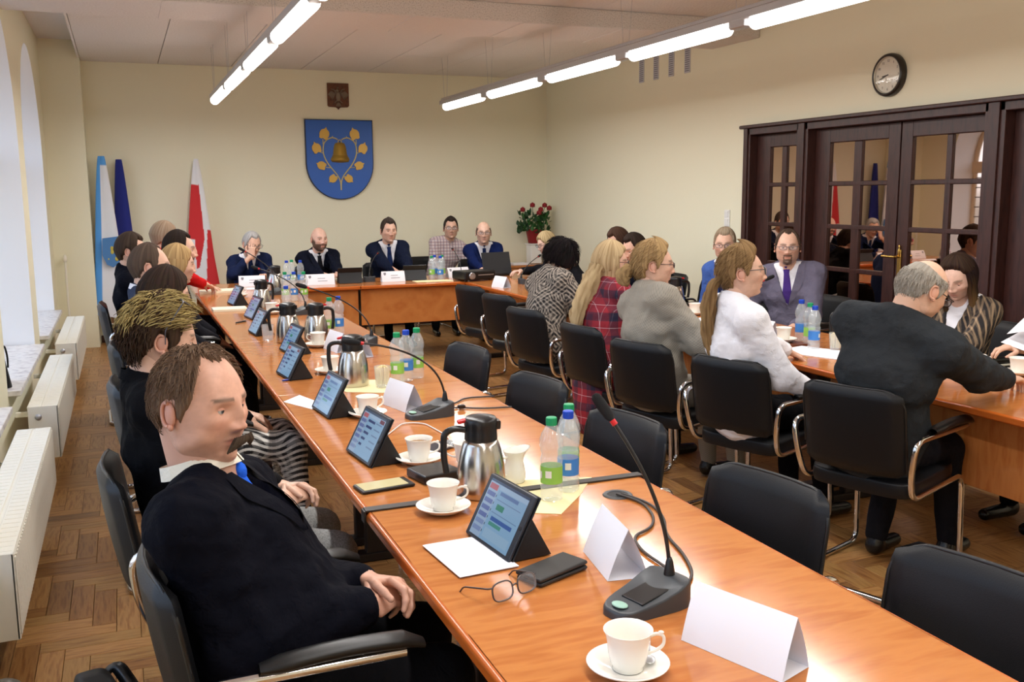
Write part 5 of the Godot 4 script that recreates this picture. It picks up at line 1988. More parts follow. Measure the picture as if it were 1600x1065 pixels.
	nt.bone(Vector3(0.0, 0.03, -0.0), Vector3(0.09, 0.024, -0.02), 0.034, 0.022)
	t = thing("shoe", Vector3(-0.50, 0.0, -3.28), 12, "grey leather shoe on the floor below the nearest radiator", "shoe")
	obj("upper", nt.build(), "grey_leather", t)
	nt = Net.new()
	nt.cell = 0.009
	nt.sm = 0.01
	nt.bone(Vector3(-0.17, 0.010, 0.02), Vector3(0.09, 0.010, -0.02), 0.009, 0.009, Vector3(0, 0, 1), 4.2)
	obj("sole", nt.build(), "black_plastic", t)
	# sheets held up at the right edge
	for k in 2:
		g = G.new()
		var bs := Basis(Vector3(0, 0, 1), 0.35 + k * 0.25) * Basis(Vector3.RIGHT, 0.2 - k * 0.5)
		g.box(Vector3.ZERO, Vector3(0.15, 0.0012, 0.21), 0.0, bs)
		var po := obj("paper_sheet", g, "paper")
		po.position = Vector3(3.93, 0.885 + k * 0.10, -3.24)
		tag(po, ["lower white sheet held in the hand at the right edge", "upper white sheet held in the hand at the right edge"][k], "paper", "sheets held at the right edge")

# ---------------------------------------------------------------- people: smooth fields meshed as surface nets
class Net:
	var bones := []
	var cell := 0.016
	var sm := 0.035
	var amp := 0.0
	var freq := 9.0
	var cuts := []
	func bone(a: Vector3, b: Vector3, ra: float, rb: float, lat := Vector3.ZERO, k := 1.0) -> void:
		bones.append([a, b, ra, rb, lat, k])
	func value(p: Vector3) -> float:
		var f := 1.0
		for bn in bones:
			var a: Vector3 = bn[0]
			var ab: Vector3 = bn[1] - a
			var h := clampf((p - a).dot(ab) / maxf(ab.length_squared(), 1e-9), 0.0, 1.0)
			var q := p - a - ab * h
			if bn[5] != 1.0:
				var lt: Vector3 = bn[4]
				q -= lt * (q.dot(lt) * (1.0 - 1.0 / bn[5]))
			var d: float = q.length() - lerpf(bn[2], bn[3], h)
			var t := maxf(sm - absf(f - d), 0.0)
			f = minf(f, d) - t * t * 0.25 / sm
		return f
	# walk from p along dir until the surface
	func hit(p: Vector3, dir: Vector3) -> Vector3:
		var t := 0.0
		for k in 40:
			var d := value(p + dir * t)
			if d < 0.0008: break
			t += d * 0.8
			if t > 1.0: break
		return p + dir * t
	func build(nz: FastNoiseLite = null) -> G:
		var g := G.new()
		var lo := Vector3(1e9, 1e9, 1e9)
		var hi := -lo
		var boxes := []
		var pad := sm + cell * 2.0
		for bn in bones:
			var R: float = maxf(bn[2], bn[3])
			var ext := Vector3(R, R, R)
			if bn[5] != 1.0:
				var lt: Vector3 = bn[4]
				ext += Vector3(absf(lt.x), absf(lt.y), absf(lt.z)) * R * (bn[5] - 1.0)
			var a: Vector3 = bn[0].min(bn[1]) - ext - Vector3(pad, pad, pad)
			var b: Vector3 = bn[0].max(bn[1]) + ext + Vector3(pad, pad, pad)
			boxes.append([a, b])
			lo = lo.min(a); hi = hi.max(b)
		lo -= Vector3(cell, cell, cell)
		var nx := int(ceil((hi.x - lo.x) / cell)) + 2
		var ny := int(ceil((hi.y - lo.y) / cell)) + 2
		var nzz := int(ceil((hi.z - lo.z) / cell)) + 2
		var sy := nx
		var sz := nx * ny
		var f := PackedFloat32Array()
		f.resize(sz * nzz)
		f.fill(1.0)
		for bi in bones.size():
			var bn: Array = bones[bi]
			var A: Vector3 = bn[0]
			var AB: Vector3 = bn[1] - A
			var inv := 1.0 / maxf(AB.length_squared(), 1e-9)
			var ra: float = bn[2]
			var dr: float = bn[3] - ra
			var lt: Vector3 = bn[4]
			var kk: float = 1.0 - 1.0 / bn[5]
			var wide: bool = bn[5] != 1.0
			var i0 := Vector3i(((boxes[bi][0] - lo) / cell).floor())
			var i1 := Vector3i(((boxes[bi][1] - lo) / cell).ceil())
			for iz in range(maxi(i0.z, 0), mini(i1.z, nzz - 1) + 1):
				for iy in range(maxi(i0.y, 0), mini(i1.y, ny - 1) + 1):
					var row := iz * sz + iy * sy
					var p := lo + Vector3(i0.x, iy, iz) * cell - A
					for ix in range(maxi(i0.x, 0), mini(i1.x, nx - 1) + 1):
						p.x = lo.x + ix * cell - A.x
						var q := p - AB * clampf(p.dot(AB) * inv, 0.0, 1.0)
						var h := clampf(p.dot(AB) * inv, 0.0, 1.0)
						if wide: q -= lt * (q.dot(lt) * kk)
						var d := q.length() - ra - dr * h
						if d < pad:
							var o := f[row + ix]
							var t := sm - absf(o - d)
							if t > 0.0: f[row + ix] = minf(o, d) - t * t * 0.25 / sm
							elif d < o: f[row + ix] = d
		var band := cell * 2.5
		if (nz != null and amp > 0.0) or cuts.size() > 0:
			for iz in nzz:
				for iy in ny:
					var row := iz * sz + iy * sy
					for ix in nx:
						var o := f[row + ix]
						if cuts.size() == 0 and (o > band or o < -band): continue
						if o > band: continue
						var p := lo + Vector3(ix, iy, iz) * cell
						if nz != null and o > -band: o += amp * nz.get_noise_3d(p.x * freq, p.y * freq, p.z * freq)
						for c in cuts:
							var r: Vector3 = p - c[0]
							var y: float = r.dot(c[1])
							var sd: float = maxf(absf(r.dot(c[2])) - y * c[4], -r.dot(c[3]))
							sd = maxf(sd, -y)
							o = maxf(o, -sd)
						f[row + ix] = o
		# vertices
		var id := {}
		var off := [0, 1, sy, sy + 1, sz, sz + 1, sz + sy, sz + sy + 1]
		for iz in nzz - 1:
			for iy in ny - 1:
				var row := iz * sz + iy * sy
				for ix in nx - 1:
					var b := row + ix
					var f0 := f[b]
					if f0 > band or f0 < -band:
						if cuts.size() == 0: continue
						if f0 > band: continue
					var f1 := f[b + 1]; var f2 := f[b + sy]; var f3 := f[b + sy + 1]
					var f4 := f[b + sz]; var f5 := f[b + sz + 1]; var f6 := f[b + sz + sy]; var f7 := f[b + sz + sy + 1]
					var s := int(f0 < 0) + int(f1 < 0) + int(f2 < 0) + int(f3 < 0) + int(f4 < 0) + int(f5 < 0) + int(f6 < 0) + int(f7 < 0)
					if s == 0 or s == 8: continue
					var acc := Vector3.ZERO
					var cnt := 0
					var ff := [f0, f1, f2, f3, f4, f5, f6, f7]
					for e in [[0, 1], [2, 3], [4, 5], [6, 7], [0, 2], [1, 3], [4, 6], [5, 7], [0, 4], [1, 5], [2, 6], [3, 7]]:
						var u: float = ff[e[0]]
						var w: float = ff[e[1]]
						if (u < 0) != (w < 0):
							var t := u / (u - w)
							var c0: int = e[0]
							var c1: int = e[1]
							var pa := Vector3(c0 & 1, (c0 >> 1) & 1, c0 >> 2)
							var pb := Vector3(c1 & 1, (c1 >> 1) & 1, c1 >> 2)
							acc += pa.lerp(pb, t)
							cnt += 1
					var nn := Vector3(f1 + f3 + f5 + f7 - f0 - f2 - f4 - f6, f2 + f3 + f6 + f7 - f0 - f1 - f4 - f5, f4 + f5 + f6 + f7 - f0 - f1 - f2 - f3)
					id[b] = g.vert(lo + (Vector3(ix, iy, iz) + acc / cnt) * cell, nn.normalized())
		for b in id:
			var f0 := f[b]
			for e in 3:
				var st: int = [1, sy, sz][e]
				var w := f[b + st]
				if (f0 < 0) == (w < 0): continue
				var s1: int = [sy, sz, 1][e]
				var s2: int = [sz, 1, sy][e]
				if id.has(b - s1) and id.has(b - s2) and id.has(b - s1 - s2):
					g.quad(id[b], id[b - s1], id[b - s1 - s2], id[b - s2])
		return g

var wob := FastNoiseLite.new()

func yaw_basis(deg: float) -> Basis:
	# columns: the person's left, up, forward
	return Basis(Vector3.UP, deg_to_rad(deg))

# ---- head -------------------------------------------------------------------
func head_point(lam: float, ph: float, sh: Dictionary) -> Vector3:
	var s := sin(ph)
	var c := cos(ph)
	var e := c
	var w := 1.0
	if s < 0:
		var t := -s
		e = pow(maxf(c, 0.0), 0.64)
		w = 1.0 - (0.20 - sh.get("fat", 0.0) * 0.10) * t * t
	var y := s * (0.118 if s >= 0 else 0.122)
	var cl := cos(lam)
	var sl := sin(lam)
	var p := Vector3(0.0795 * w * e * signf(sl) * pow(absf(sl), 0.92), y, (0.098 if cl > 0 else 0.102) * e * signf(cl) * pow(absf(cl), 0.95))
	if s > 0 and cl > 0: p.z -= 0.016 * s * s * cl
	if s < 0 and cl < 0.2:
		p.z += (-s) * 0.05 * clampf(0.2 - cl, 0.0, 1.0)
		p.x *= 1.0 - 0.12 * (-s) * clampf(-cl, 0, 1)
	return p

func head_ops(sh: Dictionary) -> Array:
	var fat: float = sh.get("fat", 0.0)
	var nose: float = sh.get("nose", 1.0)
	var fem: float = sh.get("fem", 0.0)
	var o := []
	for s in [-1.0, 1.0]:
		o.append([Vector3(s * 0.030, 0.022, 0.09), Vector3(0.022, 0.010, 0.05), Vector3(0, 0, 0.005 - fem * 0.003)])
		o.append([Vector3(s * 0.031, 0.000, 0.09), Vector3(0.017, 0.013, 0.05), Vector3(0, 0, -0.011)])
		o.append([Vector3(s * 0.0145, -0.037, 0.10), Vector3(0.0075, 0.008, 0.05), Vector3(s * 0.002, 0, 0.009 * nose)])
		o.append([Vector3(s * 0.050, -0.020, 0.065), Vector3(0.020, 0.016, 0.03), Vector3(s * 0.003, 0, 0.005)])
		o.append([Vector3(s * 0.055, -0.058, 0.05), Vector3(0.022, 0.022, 0.03), Vector3(s * (-0.004 + fat * 0.014), 0, -0.002 + fat * 0.004)])
		o.append([Vector3(s * 0.062, -0.078, 0.012), Vector3(0.022, 0.022, 0.03), Vector3(s * (0.005 - fem * 0.004 + fat * 0.006), -0.002, 0)])
		o.append([Vector3(s * 0.072, 0.035, 0.05), Vector3(0.022, 0.025, 0.025), Vector3(-s * 0.004, 0, 0)])
		o.append([Vector3(s * 0.027, -0.060, 0.09), Vector3(0.006, 0.016, 0.05), Vector3(0, 0, -0.0022)])
	o.append([Vector3(0, -0.010, 0.10), Vector3(0.0095, 0.024, 0.06), Vector3(0, 0, 0.013 * nose)])
	o.append([Vector3(0, -0.035, 0.105), Vector3(0.0115, 0.0105, 0.06), Vector3(0, -0.001, 0.016 * nose)])
	o.append([Vector3(0, -0.066, 0.095), Vector3(0.021, 0.010, 0.05), Vector3(0, 0, 0.006)])
	o.append([Vector3(0, -0.0675, 0.10), Vector3(0.022, 0.0028, 0.05), Vector3(0, 0, -0.006)])
	o.append([Vector3(0, -0.0755, 0.10), Vector3(0.015, 0.0055, 0.05), Vector3(0, 0, 0.0035 + fem * 0.001)])
	o.append([Vector3(0, -0.088, 0.09), Vector3(0.022, 0.007, 0.05), Vector3(0, 0, -0.004)])
	o.append([Vector3(0, -0.104, 0.075), Vector3(0.027, 0.019, 0.05), Vector3(0, -0.003, 0.021 - fem * 0.007)])
	if fat > 0.0:
		o.append([Vector3(0, -0.120, 0.03), Vector3(0.045, 0.022, 0.045), Vector3(0, -0.007 * fat, 0.003 * fat)])
	return o

func head_sculpt(p: Vector3, ops: Array) -> Vector3:
	var q := p
	for o in ops:
		var d: Vector3 = (p - o[0]) / o[1]
		var m := d.length_squared()
		if m < 6.0: q += o[2] * exp(-m)
	return q

func skin_tone(base: Color, p: Vector3, sh: Dictionary) -> Color:
	var c := base
	# lips, brows, beard: what grows or is coloured there
	var lip := exp(-pow((p.y + 0.0685) / 0.0075, 4) - pow(p.x / 0.0225, 4)) if p.z > 0.05 else 0.0
	c = c.lerp(sh.get("lips", Color(base.r * 0.86, base.g * 0.58, base.b * 0.58)), lip * 0.9)
	if p.z > 0.04:
		var ax := absf(p.x)
		var by := 0.0225 + 0.003 * sin(clampf((ax - 0.012) / 0.04, 0, 1) * PI)
		var m := exp(-pow((p.y - by) / 0.0042, 4)) * (1.0 if ax > 0.012 and ax < 0.052 else 0.0)
		c = c.lerp(sh.get("brow", Color(0.12, 0.08, 0.05)), m * 0.8)
		# rosier cheeks and nose
		var ro := exp(-pow((ax - 0.04) / 0.02, 2) - pow((p.y + 0.03) / 0.018, 2)) + exp(-pow(p.x / 0.014, 2) - pow((p.y + 0.036) / 0.014, 2))
		c = c.lerp(Color(base.r, base.g * 0.78, base.b * 0.76), ro * 0.45)
	var mo := 1.0 + 0.10 * wob.get_noise_3d(p.x * 900.0, p.y * 900.0, p.z * 900.0) + 0.06 * wob.get_noise_3d(p.x * 2600.0, p.y * 2600.0, p.z * 2600.0)
	c = Color(c.r * mo, c.g * mo, c.b * mo)
	if sh.has("beard"):
		var b: Dictionary = sh["beard"]
		var ang := absf(atan2(p.x, p.z))
		var m := 0.0
		if b["kind"] == "full":
			m = smoothstep(-0.040, -0.052, p.y) * (1.0 if ang < 1.9 else 0.0)
			if absf(p.x) < 0.045 and p.z > 0.05:
				m *= smoothstep(0.02, 0.026, absf(p.x)) if p.y > -0.05 else 1.0
				if p.y > -0.079 and p.y < -0.0595 and absf(p.x) < 0.02: m = 0.0
			if ang > 0.9: m = smoothstep(-0.005, -0.03, p.y - (ang - 0.9) * 0.06) * (1.0 if ang < 1.75 else 0.0)
		elif b["kind"] == "goatee":
			if p.z > 0.03 and absf(p.x) < 0.030 and p.y < -0.048: m = 1.0
			if p.y > -0.079 and p.y < -0.0595 and absf(p.x) < 0.021: m = 0.0
		c = c.lerp(b["col"], m * b.get("amount", 0.85))
	return c

func add_head(g: G, tf: Transform3D, sp: Dictionary, nl: int, nt: int) -> void:
	var sh: Dictionary = sp.get("face", {})
	var base: Color = sp.get("skin", Color(0.68, 0.42, 0.31))
	var ops := head_ops(sh)
	var s0 := g.v.size()
	for i in nt + 1:
		var ph := -PI / 2 + PI * i / nt
		for j in nl + 1:
			var u := -1.0 + 2.0 * j / nl
			var lam := PI * signf(u) * pow(absf(u), 1.45)
			var p := head_sculpt(head_point(lam, ph, sh), ops)
			g.col = skin_tone(base, p, sh)
			g.vert(p, Vector3.UP)
	# normals from the grid
	var w := nl + 1
	for i in nt + 1:
		for j in w:
			var a := g.v[s0 + mini(i + 1, nt) * w + j] - g.v[s0 + maxi(i - 1, 0) * w + j]
			var jl := j - 1 if j > 0 else nl - 1
			var jr := j + 1 if j < nl else 1
			var b := g.v[s0 + i * w + jr] - g.v[s0 + i * w + jl]
			var nn := b.cross(a)
			var p := g.v[s0 + i * w + j]
			if i == 0: nn = Vector3.DOWN
			elif i == nt: nn = Vector3.UP
			if nn.dot(p) < 0: nn = -nn
			g.n[s0 + i * w + j] = nn.normalized()
	for i in nt:
		for j in nl:
			var a := s0 + i * w + j
			g.quad(a, a + 1, a + w + 1, a + w)
	# ears
	for s in [-1.0, 1.0]:
		g.col = Color(base.r, base.g * 0.86, base.b * 0.84)
		var eb := Basis(Vector3.UP, s * 0.35) * Basis(Vector3.RIGHT, -0.12)
		var ec := Vector3(s * 0.080, -0.008, -0.008)
		g.ball(ec, Vector3(0.008, 0.026, 0.018), 14, eb)
		var rim := PackedVector3Array()
		for k in 13:
			var a := -1.9 + 3.9 * k / 12.0
			rim.append(ec + eb * Vector3(s * 0.007, sin(a) * 0.025 * (1.0 if sin(a) > 0 else 0.95), -cos(a) * 0.017 - 0.002))
		g.tube(rim, 0.0042, 7)
		g.ball(ec + eb * Vector3(s * 0.004, -0.026, 0.004), Vector3(0.006, 0.008, 0.008), 8, eb)
	# eyes
	var shut: float = sh.get("shut", 0.5)
	for s in [-1.0, 1.0]:
		var ec := head_sculpt(head_point(s * 0.375, 0.0, sh), ops)
		ec = Vector3(s * 0.031, 0.0, ec.z - 0.0078)
		var R := 0.0116
		var look: Basis = Basis(Vector3.UP, sh.get("gaze", 0.0)) * Basis(Vector3.RIGHT, PI / 2)
		var v0 := g.v.size()
		g.col = Color(0.50, 0.46, 0.43)
		g.ball(ec, Vector3(R, R, R), 30, look)
		var iris: Color = sh.get("iris", Color(0.10, 0.07, 0.05))
		for k in range(v0, g.v.size()):
			var d := (g.v[k] - ec).normalized().dot(look * Vector3.UP)
			if d > 0.87: g.c[k] = iris if d < 0.97 else Color(0.01, 0.01, 0.01)
		# lids
		g.col = Color(base.r * 0.94, base.g * 0.84, base.b * 0.82)
		for lid in [1.0, -1.0]:
			var rows := []
			var open: float = (0.85 - shut) if lid > 0 else 0.55
			for i in 7:
				var el: float = lid * lerpf(open * 0.9, 1.5, i / 6.0)
				var row := []
				for j in 13:
					var az := -1.45 + 2.9 * j / 12.0
					row.append(ec + Vector3(sin(az) * cos(el * cos(az * 0.5)), sin(el * cos(az * 0.5)), cos(az) * cos(el * cos(az * 0.5))) * (R + 0.0016))
				rows.append(row)
			var q0 := g.v.size()
			g.sheet(rows)
			for k in range(q0, g.v.size()):
				if g.n[k].dot(g.v[k] - ec) < 0: g.n[k] = -g.n[k]
	for k in range(s0, g.v.size()):
		g.v[k] = tf * g.v[k]
		g.n[k] = (tf.basis * g.n[k]).normalized()
	# wind every face to its normals
	g.col = base

func hairline(ln: Array, lam: float) -> float:
	var a := rad_to_deg(absf(lam))
	for k in range(1, ln.size()):
		if a <= ln[k][0]:
			var t: float = (a - ln[k - 1][0]) / maxf(ln[k][0] - ln[k - 1][0], 0.001)
			return lerpf(ln[k - 1][1], ln[k][1], smoothstep(0, 1, t))
	return ln[-1][1]

const HAIR := {
	"short": [[0, 0.072], [22, 0.078], [40, 0.084], [54, 0.064], [63, 0.03], [72, -0.012], [82, -0.035], [90, 0.012], [100, 0.016], [112, -0.03], [140, -0.068], [180, -0.078]],
	"receding": [[0, 0.086], [20, 0.093], [38, 0.102], [52, 0.084], [62, 0.05], [72, 0.0], [82, -0.03], [90, 0.016], [100, 0.018], [112, -0.03], [140, -0.065], [180, -0.075]],
	"woman": [[0, 0.070], [30, 0.062], [55, 0.03], [75, -0.045], [100, -0.055], [140, -0.085], [180, -0.092]],
	"back": [[0, 0.082], [30, 0.076], [55, 0.05], [70, 0.012], [80, -0.02], [90, 0.02], [102, 0.024], [114, -0.03], [140, -0.075], [180, -0.088]],
	"bob": [[0, 0.045], [30, 0.035], [50, 0.0], [62, -0.06], [75, -0.075], [120, -0.08], [180, -0.072]],
}

func add_hair(g: G, sp: Dictionary, nl: int, nt: int) -> void:
	var h: Dictionary = sp["hair"]
	var sh: Dictionary = sp.get("face", {})
	var ln: Array = HAIR[h["line"]]
	var th: float = h.get("th", 0.012)
	var top: float = h.get("top", th)
	var c1: Color = h["c1"]
	var c2: Color = h.get("c2", c1.darkened(0.35))
	var cap: float = h.get("cap", 9.0)
	var rough: float = h.get("rough", 0.0022)
	var streak: float = h.get("streak", 26.0)
	var seed_: float = h.get("seed", 1.0) * 17.3
	var s0 := g.v.size()
	var w := nl + 1
	var on := PackedByteArray()
	for i in nt + 1:
		var ph := -PI / 2 + PI * i / nt
		for j in w:
			var lam := -PI + TAU * j / nl
			var p := head_point(lam, ph, sh)
			var yl: float = hairline(ln, lam) + wob.get_noise_2d(lam * 130.0 + seed_, 5.0) * h.get("edge", 0.007)
			var m := smoothstep(-0.004, 0.014, p.y - yl)
			if p.y > cap - 0.012: m *= 1.0 - smoothstep(cap - 0.012, cap + 0.004, p.y - 0.03 * clampf(-cos(lam), 0, 1))
			var nd := Vector3(p.x / 0.0063, p.y / 0.0139, p.z / 0.01).normalized()
			var up := clampf((p.y - 0.02) / 0.09, 0, 1)
			var t := lerpf(th, top, up)
			var jit := 0.6 * wob.get_noise_3d(lam * streak * 2.0 + seed_, p.y * 120.0, seed_) + wob.get_noise_3d(lam * streak * 11.0, p.y * 90.0, seed_ + 40)
			var q := p + nd * (t * m - 0.006 * (1.0 - m) + jit * rough * m)
			if h.has("quiff"):
				var fz := clampf(cos(lam), 0, 1) * up
				q += Vector3(0, 1, 0.25) * fz * h["quiff"] * m
			var mix := clampf(0.5 + 0.9 * wob.get_noise_3d(lam * streak * 13.0 + seed_ * 3.0, p.y * 50.0, p.z * 50.0), 0, 1)
			g.col = c1.lerp(c2, mix)
			if h.has("c3") and p.y > h.get("c3y", 0.03) + wob.get_noise_2d(lam * 60.0, seed_) * 0.03:
				g.col = h["c3"].lerp(c1, clampf(mix * 1.3 - 0.3, 0, 1))
			g.vert(q, nd, Vector2(float(j) / nl, float(i) / nt))
			on.append(1 if m > 0.02 else 0)
	for i in nt + 1:
		for j in w:
			var a := g.v[s0 + mini(i + 1, nt) * w + j] - g.v[s0 + maxi(i - 1, 0) * w + j]
			var b := g.v[s0 + i * w + (j + 1 if j < nl else 1)] - g.v[s0 + i * w + (j - 1 if j > 0 else nl - 1)]
			var nn := b.cross(a)
			if nn.length() < 1e-9: continue
			if nn.dot(g.n[s0 + i * w + j]) < 0: nn = -nn
			g.n[s0 + i * w + j] = nn.normalized()
	for i in nt:
		for j in nl:
			var k := i * w + j
			if on[k] + on[k + 1] + on[k + w] + on[k + w + 1] > 0:
				g.quad(s0 + k, s0 + k + 1, s0 + k + w + 1, s0 + k + w)

# long hair that falls from the crown: closed shell between two azimuths
func add_fall(g: G, a0: float, a1: float, y0: float, y1: float, out0: float, out1: float, c1: Color, c2: Color, seed_: float, taper := 0.6, shift := Vector3.ZERO, ombre := false) -> void:
	var rows := []
	var cols := []
	for i in 22:
		var t := i / 21.0
		var y := lerpf(y0, y1, t)
		var ring := []
		var rc := []
		var n := 64
		for side in 2:
			for j in n:
				var q := j / float(n - 1)
				if side == 1: q = 1.0 - q
				var lam := deg_to_rad(lerpf(a0, a1, q))
				var yy := maxf(y, -0.06)
				var ph := asin(clampf(yy / 0.122, -1, 1))
				var hp := head_point(lam, ph, {})
				var nd := Vector3(sin(lam), 0, cos(lam))
				var narrow := 1.0 - (1.0 - taper) * smoothstep(0.25, 1.0, t)
				var thick := (lerpf(out0, out1, t) if side == 0 else -0.002)
				if side == 0: thick *= (1.0 - pow(t, 6) * 0.8)
				var strand := wob.get_noise_3d(lam * 180.0 + seed_, y * 14.0, seed_) * 0.007 * (1.0 if side == 0 else 0.0)
				var pos := Vector3(hp.x * narrow, y, hp.z * narrow) + nd * (thick + strand) + shift * t * t
				pos.y += wob.get_noise_2d(lam * 90.0, seed_) * 0.03 * t
				ring.append(pos)
				rc.append(c1.lerp(c2, clampf((t * 1.6 - 0.35 if ombre else 0.5) + 1.1 * wob.get_noise_3d(lam * 260.0 + seed_, y * 8.0, 3.0), 0, 1)))
		rows.append(ring)
		cols.append(rc)
	var s0 := g.v.size()
	g.sheet(rows, true)
	var cen := Vector3(0, 0, 0)
	for i in 22:
		for j in rows[0].size():
			g.c[s0 + i * rows[0].size() + j] = cols[i][j]

func add_tail(g: G, path: Array, rad: Array, c1: Color, c2: Color, seed_: float, flat := 1.0) -> void:
	var pp := PackedVector3Array()
	var rr := []
	var n := 26
	for k in n:
		var t := k / float(n - 1) * (path.size() - 1)
		var i := mini(int(t), path.size() - 2)
		var fr := t - i
		var p0: Vector3 = path[maxi(i - 1, 0)]
		var p3: Vector3 = path[mini(i + 2, path.size() - 1)]
		pp.append(path[i].cubic_interpolate(path[i + 1], p0, p3, fr))
		rr.append(lerpf(rad[i], rad[i + 1], fr))
	var s0 := g.v.size()
	g.tube(pp, rr, 28, true, flat)
	for k in range(s0, g.v.size()):
		var j := (k - s0) % 28
		var i := (k - s0) / 28
		var w := wob.get_noise_3d(j * 23.0 + seed_, i * 5.0, seed_)
		if i < n:
			g.v[k] += g.n[k] * w * rr[mini(i, n - 1)] * 0.55
		g.c[k] = c1.lerp(c2, clampf(0.5 + 1.2 * wob.get_noise_3d(j * 31.0 + seed_, i * 3.0, 9.0), 0, 1))

# ---- hands ------------------------------------------------------------------
func add_hand(g: G, tf: Transform3D, side: float, curl: float, base: Color, cell: float, spread := 0.06) -> void:
	# own frame: y along the fingers, z out of the back of the hand, thumb towards x * side
	var n := Net.new()
	n.cell = cell
	n.sm = 0.006
	n.bone(Vector3(0, -0.018, 0), Vector3(0, 0.005, 0), 0.023, 0.022, Vector3(1, 0, 0), 1.15)
	n.bone(Vector3(0, 0.005, 0), Vector3(0, 0.078, 0), 0.0165, 0.0135, Vector3(1, 0, 0), 2.3)
	n.bone(Vector3(side * 0.022, 0.015, -0.006), Vector3(side * 0.03, 0.045, -0.006), 0.015, 0.012)
	var xs := [0.029, 0.010, -0.009, -0.027]
	var ys := [0.078, 0.084, 0.080, 0.070]
	var ls := [0.95, 1.05, 0.97, 0.76]
	for k in 4:
		var p := Vector3(side * xs[k], ys[k], 0.001)
		var sp := side * (1.5 - k) * spread
		var ang := curl * (0.85 + 0.12 * k)
		var a := 0.0
		var r := 0.0092 if k < 3 else 0.0078
		for seg in 3:
			a += ang * [0.75, 1.0, 0.7][seg]
			var L: float = [0.042, 0.027, 0.021][seg] * ls[k]
			var d := Vector3(sin(sp), cos(a) * cos(sp), -sin(a)).normalized()
			var q := p + d * L
			n.bone(p, q, r - seg * 0.0008, r - 0.0008 - seg * 0.0008)
			p = q
	var tp := Vector3(side * 0.030, 0.030, -0.006)
	var td := Vector3(side * 0.72, 0.66, -0.22).normalized()
	for seg in 3:
		var L: float = [0.036, 0.030, 0.024][seg]
		var q := tp + td * L
		n.bone(tp, q, 0.0115 - seg * 0.0012, 0.0105 - seg * 0.0012)
		tp = q
		td = (td + Vector3(-side * 0.30 * (0.5 + curl), 0.25, -0.28 * (0.3 + curl))).normalized()
	var o := n.build()
	for k in o.c.size(): o.c[k] = base
	g.add(o, tf)

func ik(s: Vector3, w: Vector3, u: float, l: float, pole: Vector3) -> Array:
	var d := w - s
	var L := minf(d.length(), (u + l) * 0.995)
	var dir := d.normalized()
	var x := (u * u - l * l + L * L) / (2.0 * L)
	var h := sqrt(maxf(u * u - x * x, 0.0))
	var pp := (pole - dir * pole.dot(dir)).normalized()
	var e := s + dir * x + pp * h
	return [e, s + dir * L]

